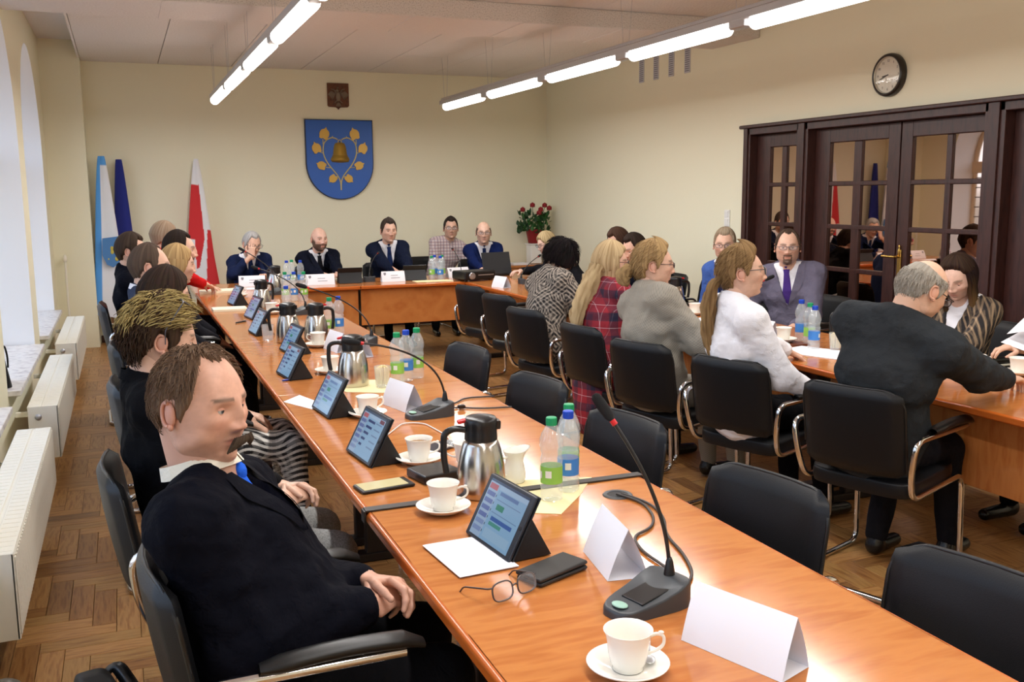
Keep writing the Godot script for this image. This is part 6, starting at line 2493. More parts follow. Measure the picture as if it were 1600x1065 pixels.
# ---------------------------------------------------------------- one seated person
func person(sp: Dictionary) -> Node3D:
	var hip: Vector2 = sp["hip"]
	var B := Vector3(hip.x, 0, hip.y)
	var t := thing("person", B, 0, sp["label"], "person", sp.get("group", ""))
	var det: float = sp.get("det", 0.022)
	var near := det < 0.016
	var base: Color = sp.get("skin", Color(0.66, 0.40, 0.29))
	sp["skin"] = base
	var hs: float = sp.get("hs", 1.0)
	var sz: float = sp.get("sz", 1.0)
	var Hc: Vector3 = sp["head"] - B
	var hb := Basis(Vector3.UP, deg_to_rad(sp["fy"])) * Basis(Vector3.RIGHT, deg_to_rad(sp.get("fp", 0.0))) * Basis(Vector3(0, 0, 1), deg_to_rad(sp.get("fr", 0.0)))
	var sb := yaw_basis(sp["by"])
	var pb := yaw_basis(sp.get("py", sp["by"]))
	var X := sb.x
	var F := sb.z
	var P := Vector3(0, sp.get("hipy", 0.575), 0)
	var NT: Vector3 = Hc + hb * Vector3(0, -0.085, sp.get("nz", -0.030)) * hs
	var up := (NT - P).normalized()
	var SC: Vector3 = NT - up * sp.get("nk", 0.062) * hs + F * sp.get("sf", -0.012)
	if sp.has("hunch"): SC = NT - (up * 0.55 + F * sp["hunch"]).normalized() * 0.085
	up = (SC - P).normalized()
	X = (X - up * X.dot(up)).normalized()
	F = X.cross(up).normalized()
	var C: Vector3 = P.lerp(SC, 0.62) - F * sp.get("round", 0.0)
	var sw: float = sp.get("sw", 0.172) * 0.92 * sz
	var S := [SC + X * sw - up * 0.058, SC - X * sw - up * 0.058]
	# arms: index 0 left, 1 right
	var U := 0.285 * sz
	var Lf := 0.255 * sz
	var E := []
	var W := []
	for k in 2:
		var s := 1.0 if k == 0 else -1.0
		var key := "lh" if k == 0 else "rh"
		var w: Vector3 = (sp[key] - B) if sp.has(key) else (Vector3(0, 0.63, 0) + pb.z * 0.30 + pb.x * s * 0.10)
		var pole := X * s * 0.32 - Vector3.UP * 0.9 - F * 0.35
		if sp.has(key + "_pole"): pole = sp[key + "_pole"]
		var r := ik(S[k], w, U, Lf, pole)
		E.append(r[0]); W.append(r[1])
	var belly: float = sp.get("belly", 0.0)
	var fem: bool = sp.get("fem", false)
	# --- garment on the upper body
	var J := Net.new()
	J.cell = det
	J.sm = 0.045
	var grow: float = sp.get("grow", 0.0)
	J.bone(P - up * 0.02, P + up * 0.10, 0.125 * sz + grow, 0.118 * sz + grow + belly * 0.25, X, 1.32)
	J.bone(P + up * 0.08 + F * belly * 0.55, C + F * belly * 0.2, 0.112 * sz + grow + belly * 0.5, 0.112 * sz + grow, X, 1.34)
	J.bone(C, SC - up * 0.075, 0.114 * sz + grow, 0.086 * sz + grow, X, 1.50)
	J.bone(S[0] - X * 0.04, S[1] + X * 0.04, 0.052 * sz + grow, 0.052 * sz + grow)
	for k in 2:
		J.bone(SC + up * 0.012 - F * 0.012, S[k], 0.050 * sz, 0.062 * sz + grow)
	if fem:
		for s in [-1.0, 1.0]:
			J.bone(C + X * s * 0.06 + F * 0.075 - up * 0.01, C + X * s * 0.062 + F * 0.085 - up * 0.02, 0.055, 0.05)
	var short_sleeve: bool = sp.get("short", false)
	for k in 2:
		J.bone(S[k], E[k], 0.064 * sz + grow, 0.055 * sz + grow)
		if not short_sleeve:
			var cuff: Vector3 = W[k] + (E[k] - W[k]).normalized() * 0.035
			J.bone(E[k], cuff, 0.054 * sz + grow, 0.041 + grow * 0.7)
	if sp.has("skirt"):
		for s in [-1.0, 1.0]:
			J.bone(P + pb.x * s * 0.08, P + pb.x * s * 0.10 + pb.z * 0.36 - Vector3.UP * 0.06, 0.10 * sz, 0.085)
	if sp.has("tailskirt"):
		J.bone(P - F * 0.02 - Vector3.UP * 0.02, P - F * 0.05 - Vector3.UP * 0.30, 0.14, 0.12, X, 1.4)
		J.bone(P - Vector3.UP * 0.04, P + pb.z * 0.34 - Vector3.UP * 0.10, 0.12, 0.11, X, 1.4)
	J.amp = sp.get("wrinkle", 0.010 if near else 0.008)
	J.freq = 230.0
	var suit: bool = sp.get("suit", false)
	var vb := 0.24
	var slope := 0.30
	if suit or sp.has("vneck"):
		J.cuts.append([P + up * vb, up, X, F, slope])
	var jg := J.build(wob)
	obj(sp.get("top_name", "jacket"), jg, sp["top"], t)
	# --- shirt, tie, collar, lapels
	if suit or sp.has("vneck"):
		var N := Net.new()
		N.cell = det
		N.sm = 0.045
		N.bone(P + up * 0.05 + F * belly * 0.55, C + F * belly * 0.2, 0.100 * sz + belly * 0.5, 0.100 * sz, X, 1.34)
		N.bone(C, SC - up * 0.075, 0.102 * sz, 0.074 * sz, X, 1.45)
		N.bone(SC + X * 0.08 - up * 0.01, SC - X * 0.08 - up * 0.01, 0.048, 0.048)
		if fem:
			for s in [-1.0, 1.0]: N.bone(C + X * s * 0.06 + F * 0.068 - up * 0.01, C + X * s * 0.062 + F * 0.078 - up * 0.02, 0.052, 0.047)
		obj("shirt", N.build(), sp.get("shirt", "shirt_white"), t)
		var len := (SC - P).length()
		if sp.has("tie"):
			var g := G.new()
			var rows := []
			for i in 12:
				var q := i / 11.0
				var hgt := lerpf(len + 0.012, vb + 0.01, q)
				var w := lerpf(0.014, 0.040, q) if i > 1 else 0.022
				var row := []
				for j in 5:
					var x := (j - 2) / 2.0 * w
					var p := N.hit(P + up * hgt + X * x + F * 0.45, -F)
					row.append(p + F * (lerpf(sp.get("tieout", 0.006), 0.004, minf(q * 1.6, 1.0)) + 0.004 * (1.0 - absf(j - 2) / 2.0)))
				rows.append(row)
			g.sheet(rows)
			for k in g.n.size():
				if g.n[k].dot(F) < 0: g.n[k] = -g.n[k]
			var kn := N.hit(P + up * (len + 0.012) + F * 0.45, -F)
			g.ball(kn + F * (sp.get("tieout", 0.006) + 0.002), Vector3(0.022, 0.022, 0.014), 12, Basis(X, up, F))
			obj("tie", g, sp["tie"], t)
		if suit:
			for s in [-1.0, 1.0]:
				var g := G.new()
				var rows := []
				for i in 12:
					var q := i / 11.0
					var yy := lerpf(0.005, len - vb + 0.02, q)
					var w := 0.055 * pow(sin(clampf(q * 1.12, 0, 1) * PI * 0.62), 0.8) + 0.006
					if q > 0.72: w *= lerpf(1.0, 0.72, (q - 0.72) / 0.28)
					var row := []
					for j in 4:
						var x: float = s * (slope * yy + 0.002 + w * j / 3.0)
						var p := J.hit(P + up * (vb + yy) + X * x + F * 0.45, -F)
						row.append(p + F * (0.008 - 0.004 * (j / 3.0)))
					rows.append(row)
				g.sheet(rows)
				for k in g.n.size():
					if g.n[k].dot(F) < 0: g.n[k] = -g.n[k]
				obj("lapel", g, sp["top"], t)
	if sp.has("collar"):
		var g := G.new()
		var nb: Vector3 = SC.lerp(NT, sp.get("cl", 0.55))
		var ax := (NT - SC).normalized()
		var cx := (X - ax * X.dot(ax)).normalized()
		var cz := cx.cross(ax)
		var rows := []
		for i in 5:
			var q := i / 4.0
			var row := []
			for j in 41:
				var a := -PI * 0.98 + TAU * 0.98 * j / 40.0
				var back := (1.0 + cos(a)) * 0.5
				var r: float = (0.072 - 0.008 * q) * sp.get("neck", 1.0)
				row.append(nb + (cx * sin(a) - cz * cos(a)) * r + ax * (-0.030 + 0.022 * back + (0.040 - 0.012 * back) * q - 0.022 * (1.0 - back)))
			rows.append(row)
		g.sheet(rows)
		for k in g.n.size():
			if g.n[k].dot(g.v[k] - nb) < 0: g.n[k] = -g.n[k]
		obj("collar", g, sp["collar"], t)
	# --- legs
	var L := Net.new()
	L.cell = maxf(det, 0.016) if not sp.get("legs_near", false) else det
	L.sm = 0.05
	L.amp = 0.008
	L.freq = 80.0
	var An := []
	L.bone(P + pb.x * 0.05, P - pb.x * 0.05, 0.115 * sz, 0.115 * sz)
	for k in 2:
		var s := 1.0 if k == 0 else -1.0
		var hj := P + pb.x * s * 0.085 - Vector3.UP * 0.01
		var kn: Vector3 = hj + pb.z * sp.get("thigh", 0.41) + pb.x * s * sp.get("knee_out", 0.03)
		kn.y = 0.51
		var ft: float = sp.get("feet", [0.04, 0.04])[k]
		var an: Vector3 = kn + pb.z * ft
		an.y = 0.095
		An.append(an)
		L.bone(hj, kn, 0.088 * sz, 0.066)
		if not sp.has("bare_legs"): L.bone(kn, an, 0.062, 0.046)
	obj(sp.get("legs_name", "trousers"), L.build(wob), sp.get("legs", "cloth_black"), t)
	for k in 2:
		var g := Net.new()
		g.cell = 0.011
		g.sm = 0.02
		var an: Vector3 = An[k]
		g.bone(an + Vector3(0, 0.02, 0), an + Vector3(0, -0.035, 0) - pb.z * 0.015, 0.036, 0.036)
		g.bone(an + Vector3(0, -0.055, 0) - pb.z * 0.02, an + Vector3(0, -0.062, 0) + pb.z * 0.155, 0.036, 0.030)
		obj("shoe", g.build(), sp.get("shoes", "shoe_black"), t)
	# --- skin: neck, arms inside the sleeves, hands, head: one mesh
	var K := Net.new()
	K.cell = minf(det, 0.015)
	K.sm = 0.03
	var nr: float = 0.058 * sp.get("neck", 1.0)
	K.bone(SC - up * 0.06, NT + (Hc - NT) * 0.35, nr + 0.006, nr - 0.003)
	K.bone(SC + X * 0.07 - up * 0.035, SC - X * 0.07 - up * 0.035, 0.045, 0.045)
	if sp.get("low_neck", false):
		K.bone(SC + X * 0.13 - up * 0.035, SC - X * 0.13 - up * 0.035, 0.052, 0.052)
		K.bone(SC - up * 0.05 + F * 0.02, SC - up * 0.12 + F * 0.035, 0.075, 0.075, X, 1.4)
	for k in 2:
		K.bone(SC - up * 0.04, S[k], 0.03, 0.03)
		K.bone(S[k], E[k], 0.03, 0.03)
		K.bone(E[k], W[k], 0.040 if short_sleeve else 0.03, 0.026)
	var kg := K.build()
	kg.use_col = true
	for k in kg.c.size(): kg.c[k] = base
	for k in 2:
		var s := 1.0 if k == 0 else -1.0
		var key := "lh" if k == 0 else "rh"
		var y: Vector3 = (W[k] - E[k]).normalized()
		if sp.has(key + "_dir"): y = sp[key + "_dir"].normalized()
		var back: Vector3 = sp.get(key + "_back", Vector3.UP)
		var z := (back - y * back.dot(y)).normalized()
		var x := y.cross(z)
		# thumb of a left hand, palm down and fingers forward, points to the person's right
		add_hand(kg, Transform3D(Basis(x, y, z).scaled(Vector3.ONE * (0.92 if fem else 1.0)), W[k]), 1.0 if k == 0 else -1.0, sp.get(key + "_curl", 0.45), base, 0.0045 if near else 0.0075)
	var htf := Transform3D(hb * Basis.from_scale(Vector3(hs, hs, hs) * sp.get("hshape", Vector3.ONE)), Hc)
	add_head(kg, htf, sp, 100 if near else 64, 100 if near else 64)
	obj("body", kg, "skin", t)
	# --- hair
	if sp.has("hair"):
		var g := G.new()
		g.use_col = true
		if sp["hair"].get("line", "") != "":
			add_hair(g, sp, 150 if near else 110, 80 if near else 48)
		var hd: Dictionary = sp["hair"]
		var c1: Color = hd["c1"]
		var c2: Color = hd.get("c2", c1.darkened(0.35))
		for q in hd.get("falls", []):
			add_fall(g, q[0], q[1], q[2], q[3], q[4], q[5], c1, hd.get("ends", c2), q[6], q[7] if q.size() > 7 else 0.6, q[8] if q.size() > 8 else Vector3.ZERO, hd.has("ends"))
		for q in hd.get("tails", []):
			add_tail(g, q[0], q[1], c1, c2, q[2], q[3] if q.size() > 3 else 1.0)
		if hd.has("tufts"): add_tufts(g, hd)
		var ho := obj("hair", g, "hair", t)
		ho.transform = htf
	if sp.has("moustache"):
		var g := G.new()
		g.use_col = true
		var mc: Color = sp["moustache"]
		rng.seed = 5
		for k in 130:
			var s := -1.0 if k % 2 == 0 else 1.0
			var q := rng.randf()
			var x0 := s * 0.025 * q
			var p0 := Vector3(x0, -0.0495 - 0.005 * q - rng.randf() * 0.004, 0.1185 - 15.0 * x0 * x0)
			var p1 := p0 + Vector3(s * (0.002 + 0.006 * q), -0.008 - 0.003 * q, 0.003 - 0.005 * q)
			var p2 := p1 + Vector3(s * (0.001 + 0.003 * q), -0.007 - 0.011 * q, -0.005 - 0.005 * q)
			g.col = mc.lerp(Color(0.10, 0.075, 0.055), rng.randf())
			g.tube(PackedVector3Array([p0, p1, p2]), [0.0036, 0.0042, 0.0014], 5)
		var mo := obj("moustache", g, "hair", t)
		mo.transform = htf
	if sp.has("glasses"):
		spectacles(t, htf * Transform3D(Basis.IDENTITY, Vector3(0, 0.001, 0.1075)), sp["glasses"], 0.075, 0.125, sp.get("lens_h", 0.032))
	if sp.has("hairglasses"):
		spectacles(t, htf * Transform3D(Basis(Vector3.RIGHT, -1.15), Vector3(0, 0.125, 0.045)), sp["hairglasses"], 0.092, 0.14, 0.04)
	return t

func add_tufts(g: G, hd: Dictionary) -> void:
	rng.seed = 77 + int(hd.get("seed", 1))
	var tf: Dictionary = hd["tufts"]
	var mess: float = tf.get("mess", 0.05)
	for k in int(tf["n"]):
		var lam := rng.randf_range(-PI, PI)
		var y := rng.randf_range(tf.get("y0", -0.02), 0.116)
		if absf(lam) > 1.2 and absf(lam) < 1.9 and y < 0.03: continue
		var ph := asin(clampf(y / 0.118, -1, 1))
		var p := head_point(lam, ph, {})
		if p.y < hairline(HAIR[hd["line"]], lam) + 0.01: continue
		var nd := p.normalized()
		var sweep: Vector3 = tf.get("sweep", Vector3(0, 0.1, 0.5))
		var away := p - Vector3(0, 0.125, -0.02)
		away = (away - nd * away.dot(nd)).normalized()
		if p.y < tf.get("dark_y", 0.02) or absf(lam) > tf.get("front", 1.7): sweep = away * 0.5
		else: sweep += away * tf.get("radial", 0.0)
		if hd.has("cap") and p.y > hd["cap"] - 0.01: continue
		var d: Vector3 = (nd * tf.get("rise", 0.0) + sweep - nd * sweep.dot(nd) * 0.95 + Vector3(rng.randf_range(-1, 1), rng.randf_range(-0.8, 0.8), rng.randf_range(-1, 1)) * mess).normalized()
		var Ln: float = tf.get("len", 0.055) * rng.randf_range(0.6, 1.2) * (1.0 if p.y > tf.get("dark_y", 0.02) else 0.7)
		var a: Vector3 = p + nd * tf.get("lift", 0.018)
		var m: Vector3 = a + d * Ln * 0.5 + nd * 0.008
		var e: Vector3 = a + d * Ln + nd * 0.004
		g.col = tf["c1"].lerp(tf["c2"], rng.randf())
		if p.y < tf.get("dark_y", 0.02) and not tf.has("same"): g.col = hd["c1"].lerp(hd["c2"], rng.randf())
		var r: float = tf.get("r", 0.006)
		g.tube(PackedVector3Array([a - nd * 0.006, a, m, e]), [r * 0.6, r, r * 0.8, 0.0006], 5)

var folds: NoiseTexture2D = null

func pattern(key: String, im: Image, per: float, rough := 0.85) -> void:
	var m := mat(key, Color(1, 1, 1), rough)
	m.albedo_texture = ImageTexture.create_from_image(im)
	triplanar(m, Vector3(1.0 / per, 1.0 / per, 1.0 / per), false)

func cast_materials() -> void:
	wob.noise_type = FastNoiseLite.TYPE_SIMPLEX_SMOOTH
	wob.frequency = 0.045
	wob.fractal_octaves = 2
	wob.seed = 4
	var m := mat("skin", Color(1, 1, 1), 0.5)
	m.vertex_color_use_as_albedo = true
	m = mat("hair", Color(1, 1, 1), 0.7)
	m.metallic_specular = 0.15
	m.vertex_color_use_as_albedo = true
	var cl := {"suit_navy": [11, 12, 21], "cloth_black": [14, 14, 17], "suit_slate": [54, 62, 82], "suit_blue_dark": [24, 33, 62], "suit_ink": [17, 20, 33], "suit_chair": [22, 28, 47], "suit_royal": [19, 32, 76], "suit_violet": [104, 100, 118], "suit_blue": [66, 94, 160], "suit_charcoal": [46, 49, 52], "shirt_white": [232, 232, 238], "shirt_cream": [236, 230, 214], "red_knit": [196, 34, 36], "tie_blue": [40, 96, 214], "tie_black": [26, 26, 32], "tie_navy": [30, 44, 84], "tie_purple": [70, 48, 118], "grey_wool": [128, 128, 126], "cloth_dark": [28, 28, 33], "jeans": [44, 52, 76]}
	var fn := FastNoiseLite.new()
	fn.seed = 15
	fn.noise_type = FastNoiseLite.TYPE_SIMPLEX_SMOOTH
	fn.frequency = 0.012
	fn.fractal_type = FastNoiseLite.FRACTAL_RIDGED
	fn.fractal_octaves = 2
	fn.domain_warp_enabled = true
	fn.domain_warp_amplitude = 40.0
	fn.domain_warp_frequency = 0.01
	folds = NoiseTexture2D.new()
	folds.width = 256
	folds.height = 256
	folds.seamless = true
	folds.noise = fn
	for k in cl:
		m = mat(k, hexc(cl[k][0], cl[k][1], cl[k][2]), 0.85, 0.0, {"metallic_specular": 0.18})
		triplanar(m, Vector3(1.6, 1.6, 1.6), false)
		m.heightmap_enabled = true
		m.heightmap_texture = folds
		m.heightmap_scale = 1.3
	mat("shoe_black", hexc(18, 17, 18), 0.25)
	mat("frame_black", hexc(20, 20, 24), 0.3)
	mat("frame_metal", hexc(96, 96, 104), 0.3, 0.7)
	mat("frame_teal", hexc(40, 62, 74), 0.3)
	# plaid of red, navy and white
	var im := Image.create(96, 96, false, Image.FORMAT_RGB8)
	for y in 96:
		for x in 96:
			var c := hexc(150, 30, 44)
			var nx := (x % 96) < 36
			var ny := (y % 96) < 36
			if nx and ny: c = hexc(24, 26, 52)
			elif nx or ny: c = hexc(78, 26, 46)
			if (x + y) % 4 < 2 and (nx != ny): c = c.lerp(hexc(160, 34, 46), 0.35)
			if x % 96 == 64 or x % 96 == 65: c = c.lerp(hexc(224, 210, 214), 0.8)
			if y % 96 == 64 or y % 96 == 65: c = c.lerp(hexc(224, 210, 214), 0.8)
			im.set_pixel(x, y, c)
	pattern("plaid", im, 0.13)
	# black and beige weave of slanted bars
	im = Image.create(128, 128, false, Image.FORMAT_RGB8)
	for y in 128:
		for x in 128:
			var bx := x / 64
			var by := y / 64
			var s := (x + y) if (bx + by) % 2 == 0 else (x - y + 256)
			var k := posmod(s, 21)
			if (bx + by) % 2 == 0 and y % 64 > 40: k = posmod(x * 2 - y / 2 + 300, 21)
			im.set_pixel(x, y, hexc(176, 164, 150) if k < 9 else hexc(28, 25, 26))
	pattern("zigzag", im, 0.20)
	# zebra
	im = Image.create(128, 128, false, Image.FORMAT_RGB8)
	for y in 128:
		for x in 128:
			var k := sin((y + 10.0 * sin(x * TAU / 128.0)) * TAU / 16.0)
			im.set_pixel(x, y, hexc(226, 222, 214) if k > 0.1 else hexc(22, 20, 22))
	pattern("zebra", im, 0.22)
	# fine pinstripes on grey
	im = Image.create(64, 64, false, Image.FORMAT_RGB8)
	for y in 64:
		for x in 64:
			im.set_pixel(x, y, hexc(150, 144, 132) if (x + y) % 8 < 6 else hexc(118, 114, 106))
	pattern("grey_blazer", im, 0.11)
	# beige stripes on black
	im = Image.create(64, 64, false, Image.FORMAT_RGB8)
	for y in 64:
		for x in 64:
			im.set_pixel(x, y, hexc(30, 26, 28) if posmod(x + y / 2, 16) < 11 else hexc(168, 142, 112))
	pattern("striped_jacket", im, 0.16)
	# small check
	im = Image.create(64, 64, false, Image.FORMAT_RGB8)
	for y in 64:
		for x in 64:
			var c := hexc(206, 192, 190)
			if x % 16 < 4: c = c.lerp(hexc(96, 82, 110), 0.6)
			if y % 16 < 4: c = c.lerp(hexc(128, 84, 92), 0.6)
			im.set_pixel(x, y, c)
	pattern("checked_shirt", im, 0.14)
	# flecked grey tweed
	im = Image.create(64, 64, false, Image.FORMAT_RGB8)
	rng.seed = 3
	for y in 64:
		for x in 64:
			var v := rng.randf_range(90, 168)
			im.set_pixel(x, y, hexc(v, v, v - 2))
	pattern("tweed", im, 0.12)

func build_cast() -> void:
	cast_materials()
	var dark := Color(0.022, 0.015, 0.012)
	var brown := Color(0.07, 0.042, 0.026)
	var blond := Color(0.50, 0.33, 0.15)
	var blond_d := Color(0.24, 0.145, 0.065)
	var grey := Color(0.36, 0.35, 0.34)
	var gw := "people along the windows"
	# man with the moustache
	person({"label": "heavy man with brown moustache, navy suit and blue tie, hands folded", "group": gw, "hip": Vector2(0.215, -2.12), "sf": 0.022, "tieout": 0.022, "round": -0.02, "head": Vector3(0.135, 1.145, -2.20), "fy": 46, "fp": 3, "by": 70, "py": 86, "det": 0.012, "hs": 1.06, "sz": 1.06, "belly": 0.10, "grow": 0.014, "sw": 0.192, "neck": 1.24, "nk": 0.098, "cl": 0.58, "nz": -0.036,
		"suit": true, "top": "suit_navy", "shirt": "shirt_cream", "tie": "tie_blue", "collar": "shirt_cream", "legs": "cloth_black",
		"rh": Vector3(0.46, 0.70, -2.00), "lh": Vector3(0.475, 0.715, -2.10), "rh_dir": Vector3(0.75, -0.05, -0.62), "lh_dir": Vector3(0.72, 0.05, 0.62), "rh_back": Vector3(0.3, 0.75, 0.6), "lh_back": Vector3(0.4, 0.9, -0.3), "rh_curl": 0.75, "lh_curl": 0.8,
		"skin": Color(0.62, 0.34, 0.24), "face": {"fat": 1.0, "nose": 1.15, "shut": 0.62, "gaze": 0.05, "brow": Color(0.10, 0.065, 0.045), "iris": Color(0.10, 0.12, 0.14)}, "moustache": Color(0.045, 0.030, 0.022),
		"hair": {"line": "receding", "th": 0.006, "top": 0.005, "c1": Color(0.115, 0.068, 0.042), "c2": Color(0.18, 0.115, 0.075), "rough": 0.0018, "streak": 60.0, "seed": 2, "tufts": {"n": 2600, "same": true, "c1": Color(0.10, 0.058, 0.036), "c2": Color(0.20, 0.13, 0.085), "len": 0.026, "r": 0.0009, "y0": -0.075, "lift": 0.003, "dark_y": -1.0, "front": 0.0, "sweep": Vector3(0, -0.4, -0.3)}}})
	# woman with highlighted hair
	person({"label": "woman with short dark hair and blond highlights, grey glasses pushed up, black top", "group": gw, "hip": Vector2(0.14, -2.95), "head": Vector3(0.085, 1.185, -3.0), "fy": 97, "fp": 12, "by": 92, "det": 0.014, "hs": 0.97, "sz": 0.98, "fem": true, "sw": 0.16,
		"top": "cloth_black", "top_name": "knit_top", "collar": "cloth_black", "neck": 1.1, "legs": "tweed", "legs_name": "skirt", "bare_legs": true,
		"rh": Vector3(0.40, 0.69, -2.86), "lh": Vector3(0.41, 0.70, -2.96), "rh_dir": Vector3(0.8, 0.1, -0.5), "lh_dir": Vector3(0.8, 0.1, 0.5), "rh_back": Vector3(0.2, 0.8, 0.5), "lh_back": Vector3(0.2, 0.9, -0.3), "rh_curl": 0.7, "lh_curl": 0.7, "short": false,
		"face": {"fem": 1.0, "nose": 0.9}, "hairglasses": "frame_metal",
		"hair": {"line": "short", "th": 0.016, "top": 0.026, "c1": Color(0.032, 0.020, 0.015), "c2": Color(0.07, 0.042, 0.026), "rough": 0.004, "seed": 3, "tufts": {"n": 2600, "mess": 0.12, "rise": 0.05, "c1": Color(0.52, 0.40, 0.16), "c2": Color(0.11, 0.07, 0.03), "len": 0.040, "r": 0.0019, "y0": -0.06, "dark_y": 0.03, "front": 2.4, "lift": 0.02, "sweep": Vector3(0, 0.22, 0.5)}}})
	person({"label": "dark-haired woman in the window row, only her crown and zebra-striped clothes showing", "group": gw, "hip": Vector2(0.16, -4.28), "head": Vector3(0.155, 1.175, -4.42), "fy": 100, "fp": 10, "by": 92, "det": 0.020, "hs": 0.97, "fem": true, "sw": 0.16,
		"top": "cloth_black", "top_name": "blouse", "legs": "zebra", "legs_name": "skirt", "thigh": 0.46, "face": {"fem": 1.0},
		"hair": {"line": "woman", "th": 0.02, "top": 0.022, "c1": dark, "c2": Color(0.05, 0.032, 0.024), "seed": 4, "falls": [[70, 290, 0.05, -0.26, 0.022, 0.03, 3.0, 0.85]]}})
	person({"label": "man with receding brown hair in a slate grey suit in the window row", "group": gw, "hip": Vector2(0.14, -5.38), "head": Vector3(0.12, 1.235, -5.42), "fy": 92, "fp": 4, "by": 90, "det": 0.018,
		"suit": true, "top": "suit_slate", "shirt": "shirt_white", "collar": "shirt_white", "tie": "tie_navy", "face": {"nose": 1.1, "brow": Color(0.16, 0.10, 0.07)},
		"hair": {"line": "receding", "th": 0.010, "top": 0.008, "c1": Color(0.06, 0.042, 0.032), "c2": Color(0.11, 0.075, 0.055), "seed": 5, "streak": 50.0}})
	person({"label": "fair-haired woman facing right between two men in the window row", "group": gw, "hip": Vector2(0.22, -6.02), "head": Vector3(0.285, 1.20, -5.98), "fy": 95, "fp": 6, "by": 90, "det": 0.022, "hs": 0.95, "fem": true, "sw": 0.155,
		"top": "cloth_dark", "top_name": "blouse", "face": {"fem": 1.0},
		"hair": {"line": "woman", "th": 0.016, "top": 0.018, "c1": blond, "c2": blond_d, "seed": 6, "falls": [[75, 285, 0.04, -0.14, 0.02, 0.018, 5.0, 0.8]]}})
	person({"label": "young man with cropped black hair and short dark beard in the window row", "group": gw, "hip": Vector2(0.26, -6.72), "head": Vector3(0.335, 1.25, -6.65), "fy": 84, "fp": 2, "by": 88, "det": 0.022,
		"top": "cloth_dark", "top_name": "sweater", "face": {"nose": 1.1, "brow": dark, "beard": {"kind": "full", "col": Color(0.03, 0.022, 0.018)}},
		"hair": {"line": "short", "th": 0.007, "top": 0.018, "c1": dark, "c2": Color(0.03, 0.022, 0.018), "seed": 7}})
	person({"label": "person with dark hair half hidden before the white and blue flag", "group": gw, "hip": Vector2(0.06, -7.48), "head": Vector3(0.05, 1.215, -7.4), "fy": 80, "fp": 5, "by": 88, "det": 0.024,
		"top": "suit_navy", "top_name": "jacket",
		"hair": {"line": "short", "th": 0.018, "top": 0.022, "c1": Color(0.035, 0.024, 0.018), "c2": Color(0.07, 0.048, 0.035), "seed": 8}})
	person({"label": "woman in a red cardigan writing at the far end of the window row", "group": gw, "hip": Vector2(0.26, -8.42), "head": Vector3(0.315, 1.265, -8.55), "fy": 95, "fp": 14, "by": 95, "det": 0.022, "hs": 0.96, "fem": true, "sw": 0.155,
		"top": "red_knit", "top_name": "cardigan", "face": {"fem": 1.0}, "rh": Vector3(0.70, 0.80, -8.72), "lh": Vector3(0.72, 0.79, -8.86), "rh_curl": 0.6,
		"hair": {"line": "woman", "th": 0.022, "top": 0.026, "c1": Color(0.22, 0.14, 0.09), "c2": Color(0.32, 0.24, 0.17), "seed": 9}})
	# head table
	var gh := "people at the head table"
	person({"label": "grey-haired man in dark blue suit resting his face on his hand", "group": gh, "hip": Vector2(1.2, -10.28), "head": Vector3(1.20, 1.115, -10.03), "fy": 24, "fp": 18, "by": 4, "det": 0.018,
		"suit": true, "top": "suit_blue_dark", "collar": "shirt_white", "tie": "tie_navy", "glasses": "frame_metal", "round": 0.02,
		"rh": Vector3(1.175, 1.00, -9.90), "rh_dir": Vector3(0.15, 0.95, -0.1), "rh_back": Vector3(-0.3, 0.1, 1.0), "rh_curl": 0.85, "rh_pole": Vector3(-0.8, -0.8, 0.3), "lh": Vector3(1.30, 0.79, -9.80),
		"hair": {"line": "short", "th": 0.009, "top": 0.014, "c1": Color(0.44, 0.43, 0.42), "c2": Color(0.26, 0.25, 0.24), "seed": 10}})
	person({"label": "bald man with full brown beard in a black suit at the head table", "group": gh, "hip": Vector2(1.9, -10.28), "head": Vector3(1.885, 1.145, -10.05), "fy": 14, "fp": 2, "by": 4, "det": 0.018, "sz": 1.03,
		"suit": true, "top": "suit_ink", "collar": "shirt_white", "tie": "tie_black", "skin": Color(0.68, 0.42, 0.32), "face": {"fat": 0.4, "beard": {"kind": "full", "col": Color(0.075, 0.040, 0.025), "amount": 0.9}, "brow": Color(0.16, 0.10, 0.07)},
		"rh": Vector3(1.86, 0.80, -9.62), "lh": Vector3(1.98, 0.80, -9.62), "rh_dir": Vector3(0.7, 0.1, 0.6), "lh_dir": Vector3(-0.7, 0.15, 0.6), "rh_curl": 0.35, "lh_curl": 0.35})
	person({"label": "dark-haired man in navy suit and blue tie speaking at the head table", "group": gh, "hip": Vector2(2.66, -10.28), "head": Vector3(2.625, 1.215, -10.05), "fy": 4, "fp": 3, "by": 0, "det": 0.018, "sz": 1.05,
		"suit": true, "top": "suit_chair", "collar": "shirt_white", "tie": "tie_navy", "face": {"brow": brown, "fat": 0.2},
		"rh": Vector3(2.60, 0.80, -9.62), "lh": Vector3(2.72, 0.80, -9.62), "rh_dir": Vector3(0.7, 0.1, 0.6), "lh_dir": Vector3(-0.7, 0.1, 0.6), "rh_curl": 0.4, "lh_curl": 0.4,
		"hair": {"line": "short", "th": 0.006, "top": 0.020, "quiff": 0.010, "c1": Color(0.035, 0.026, 0.021), "c2": Color(0.08, 0.06, 0.05), "seed": 12}})
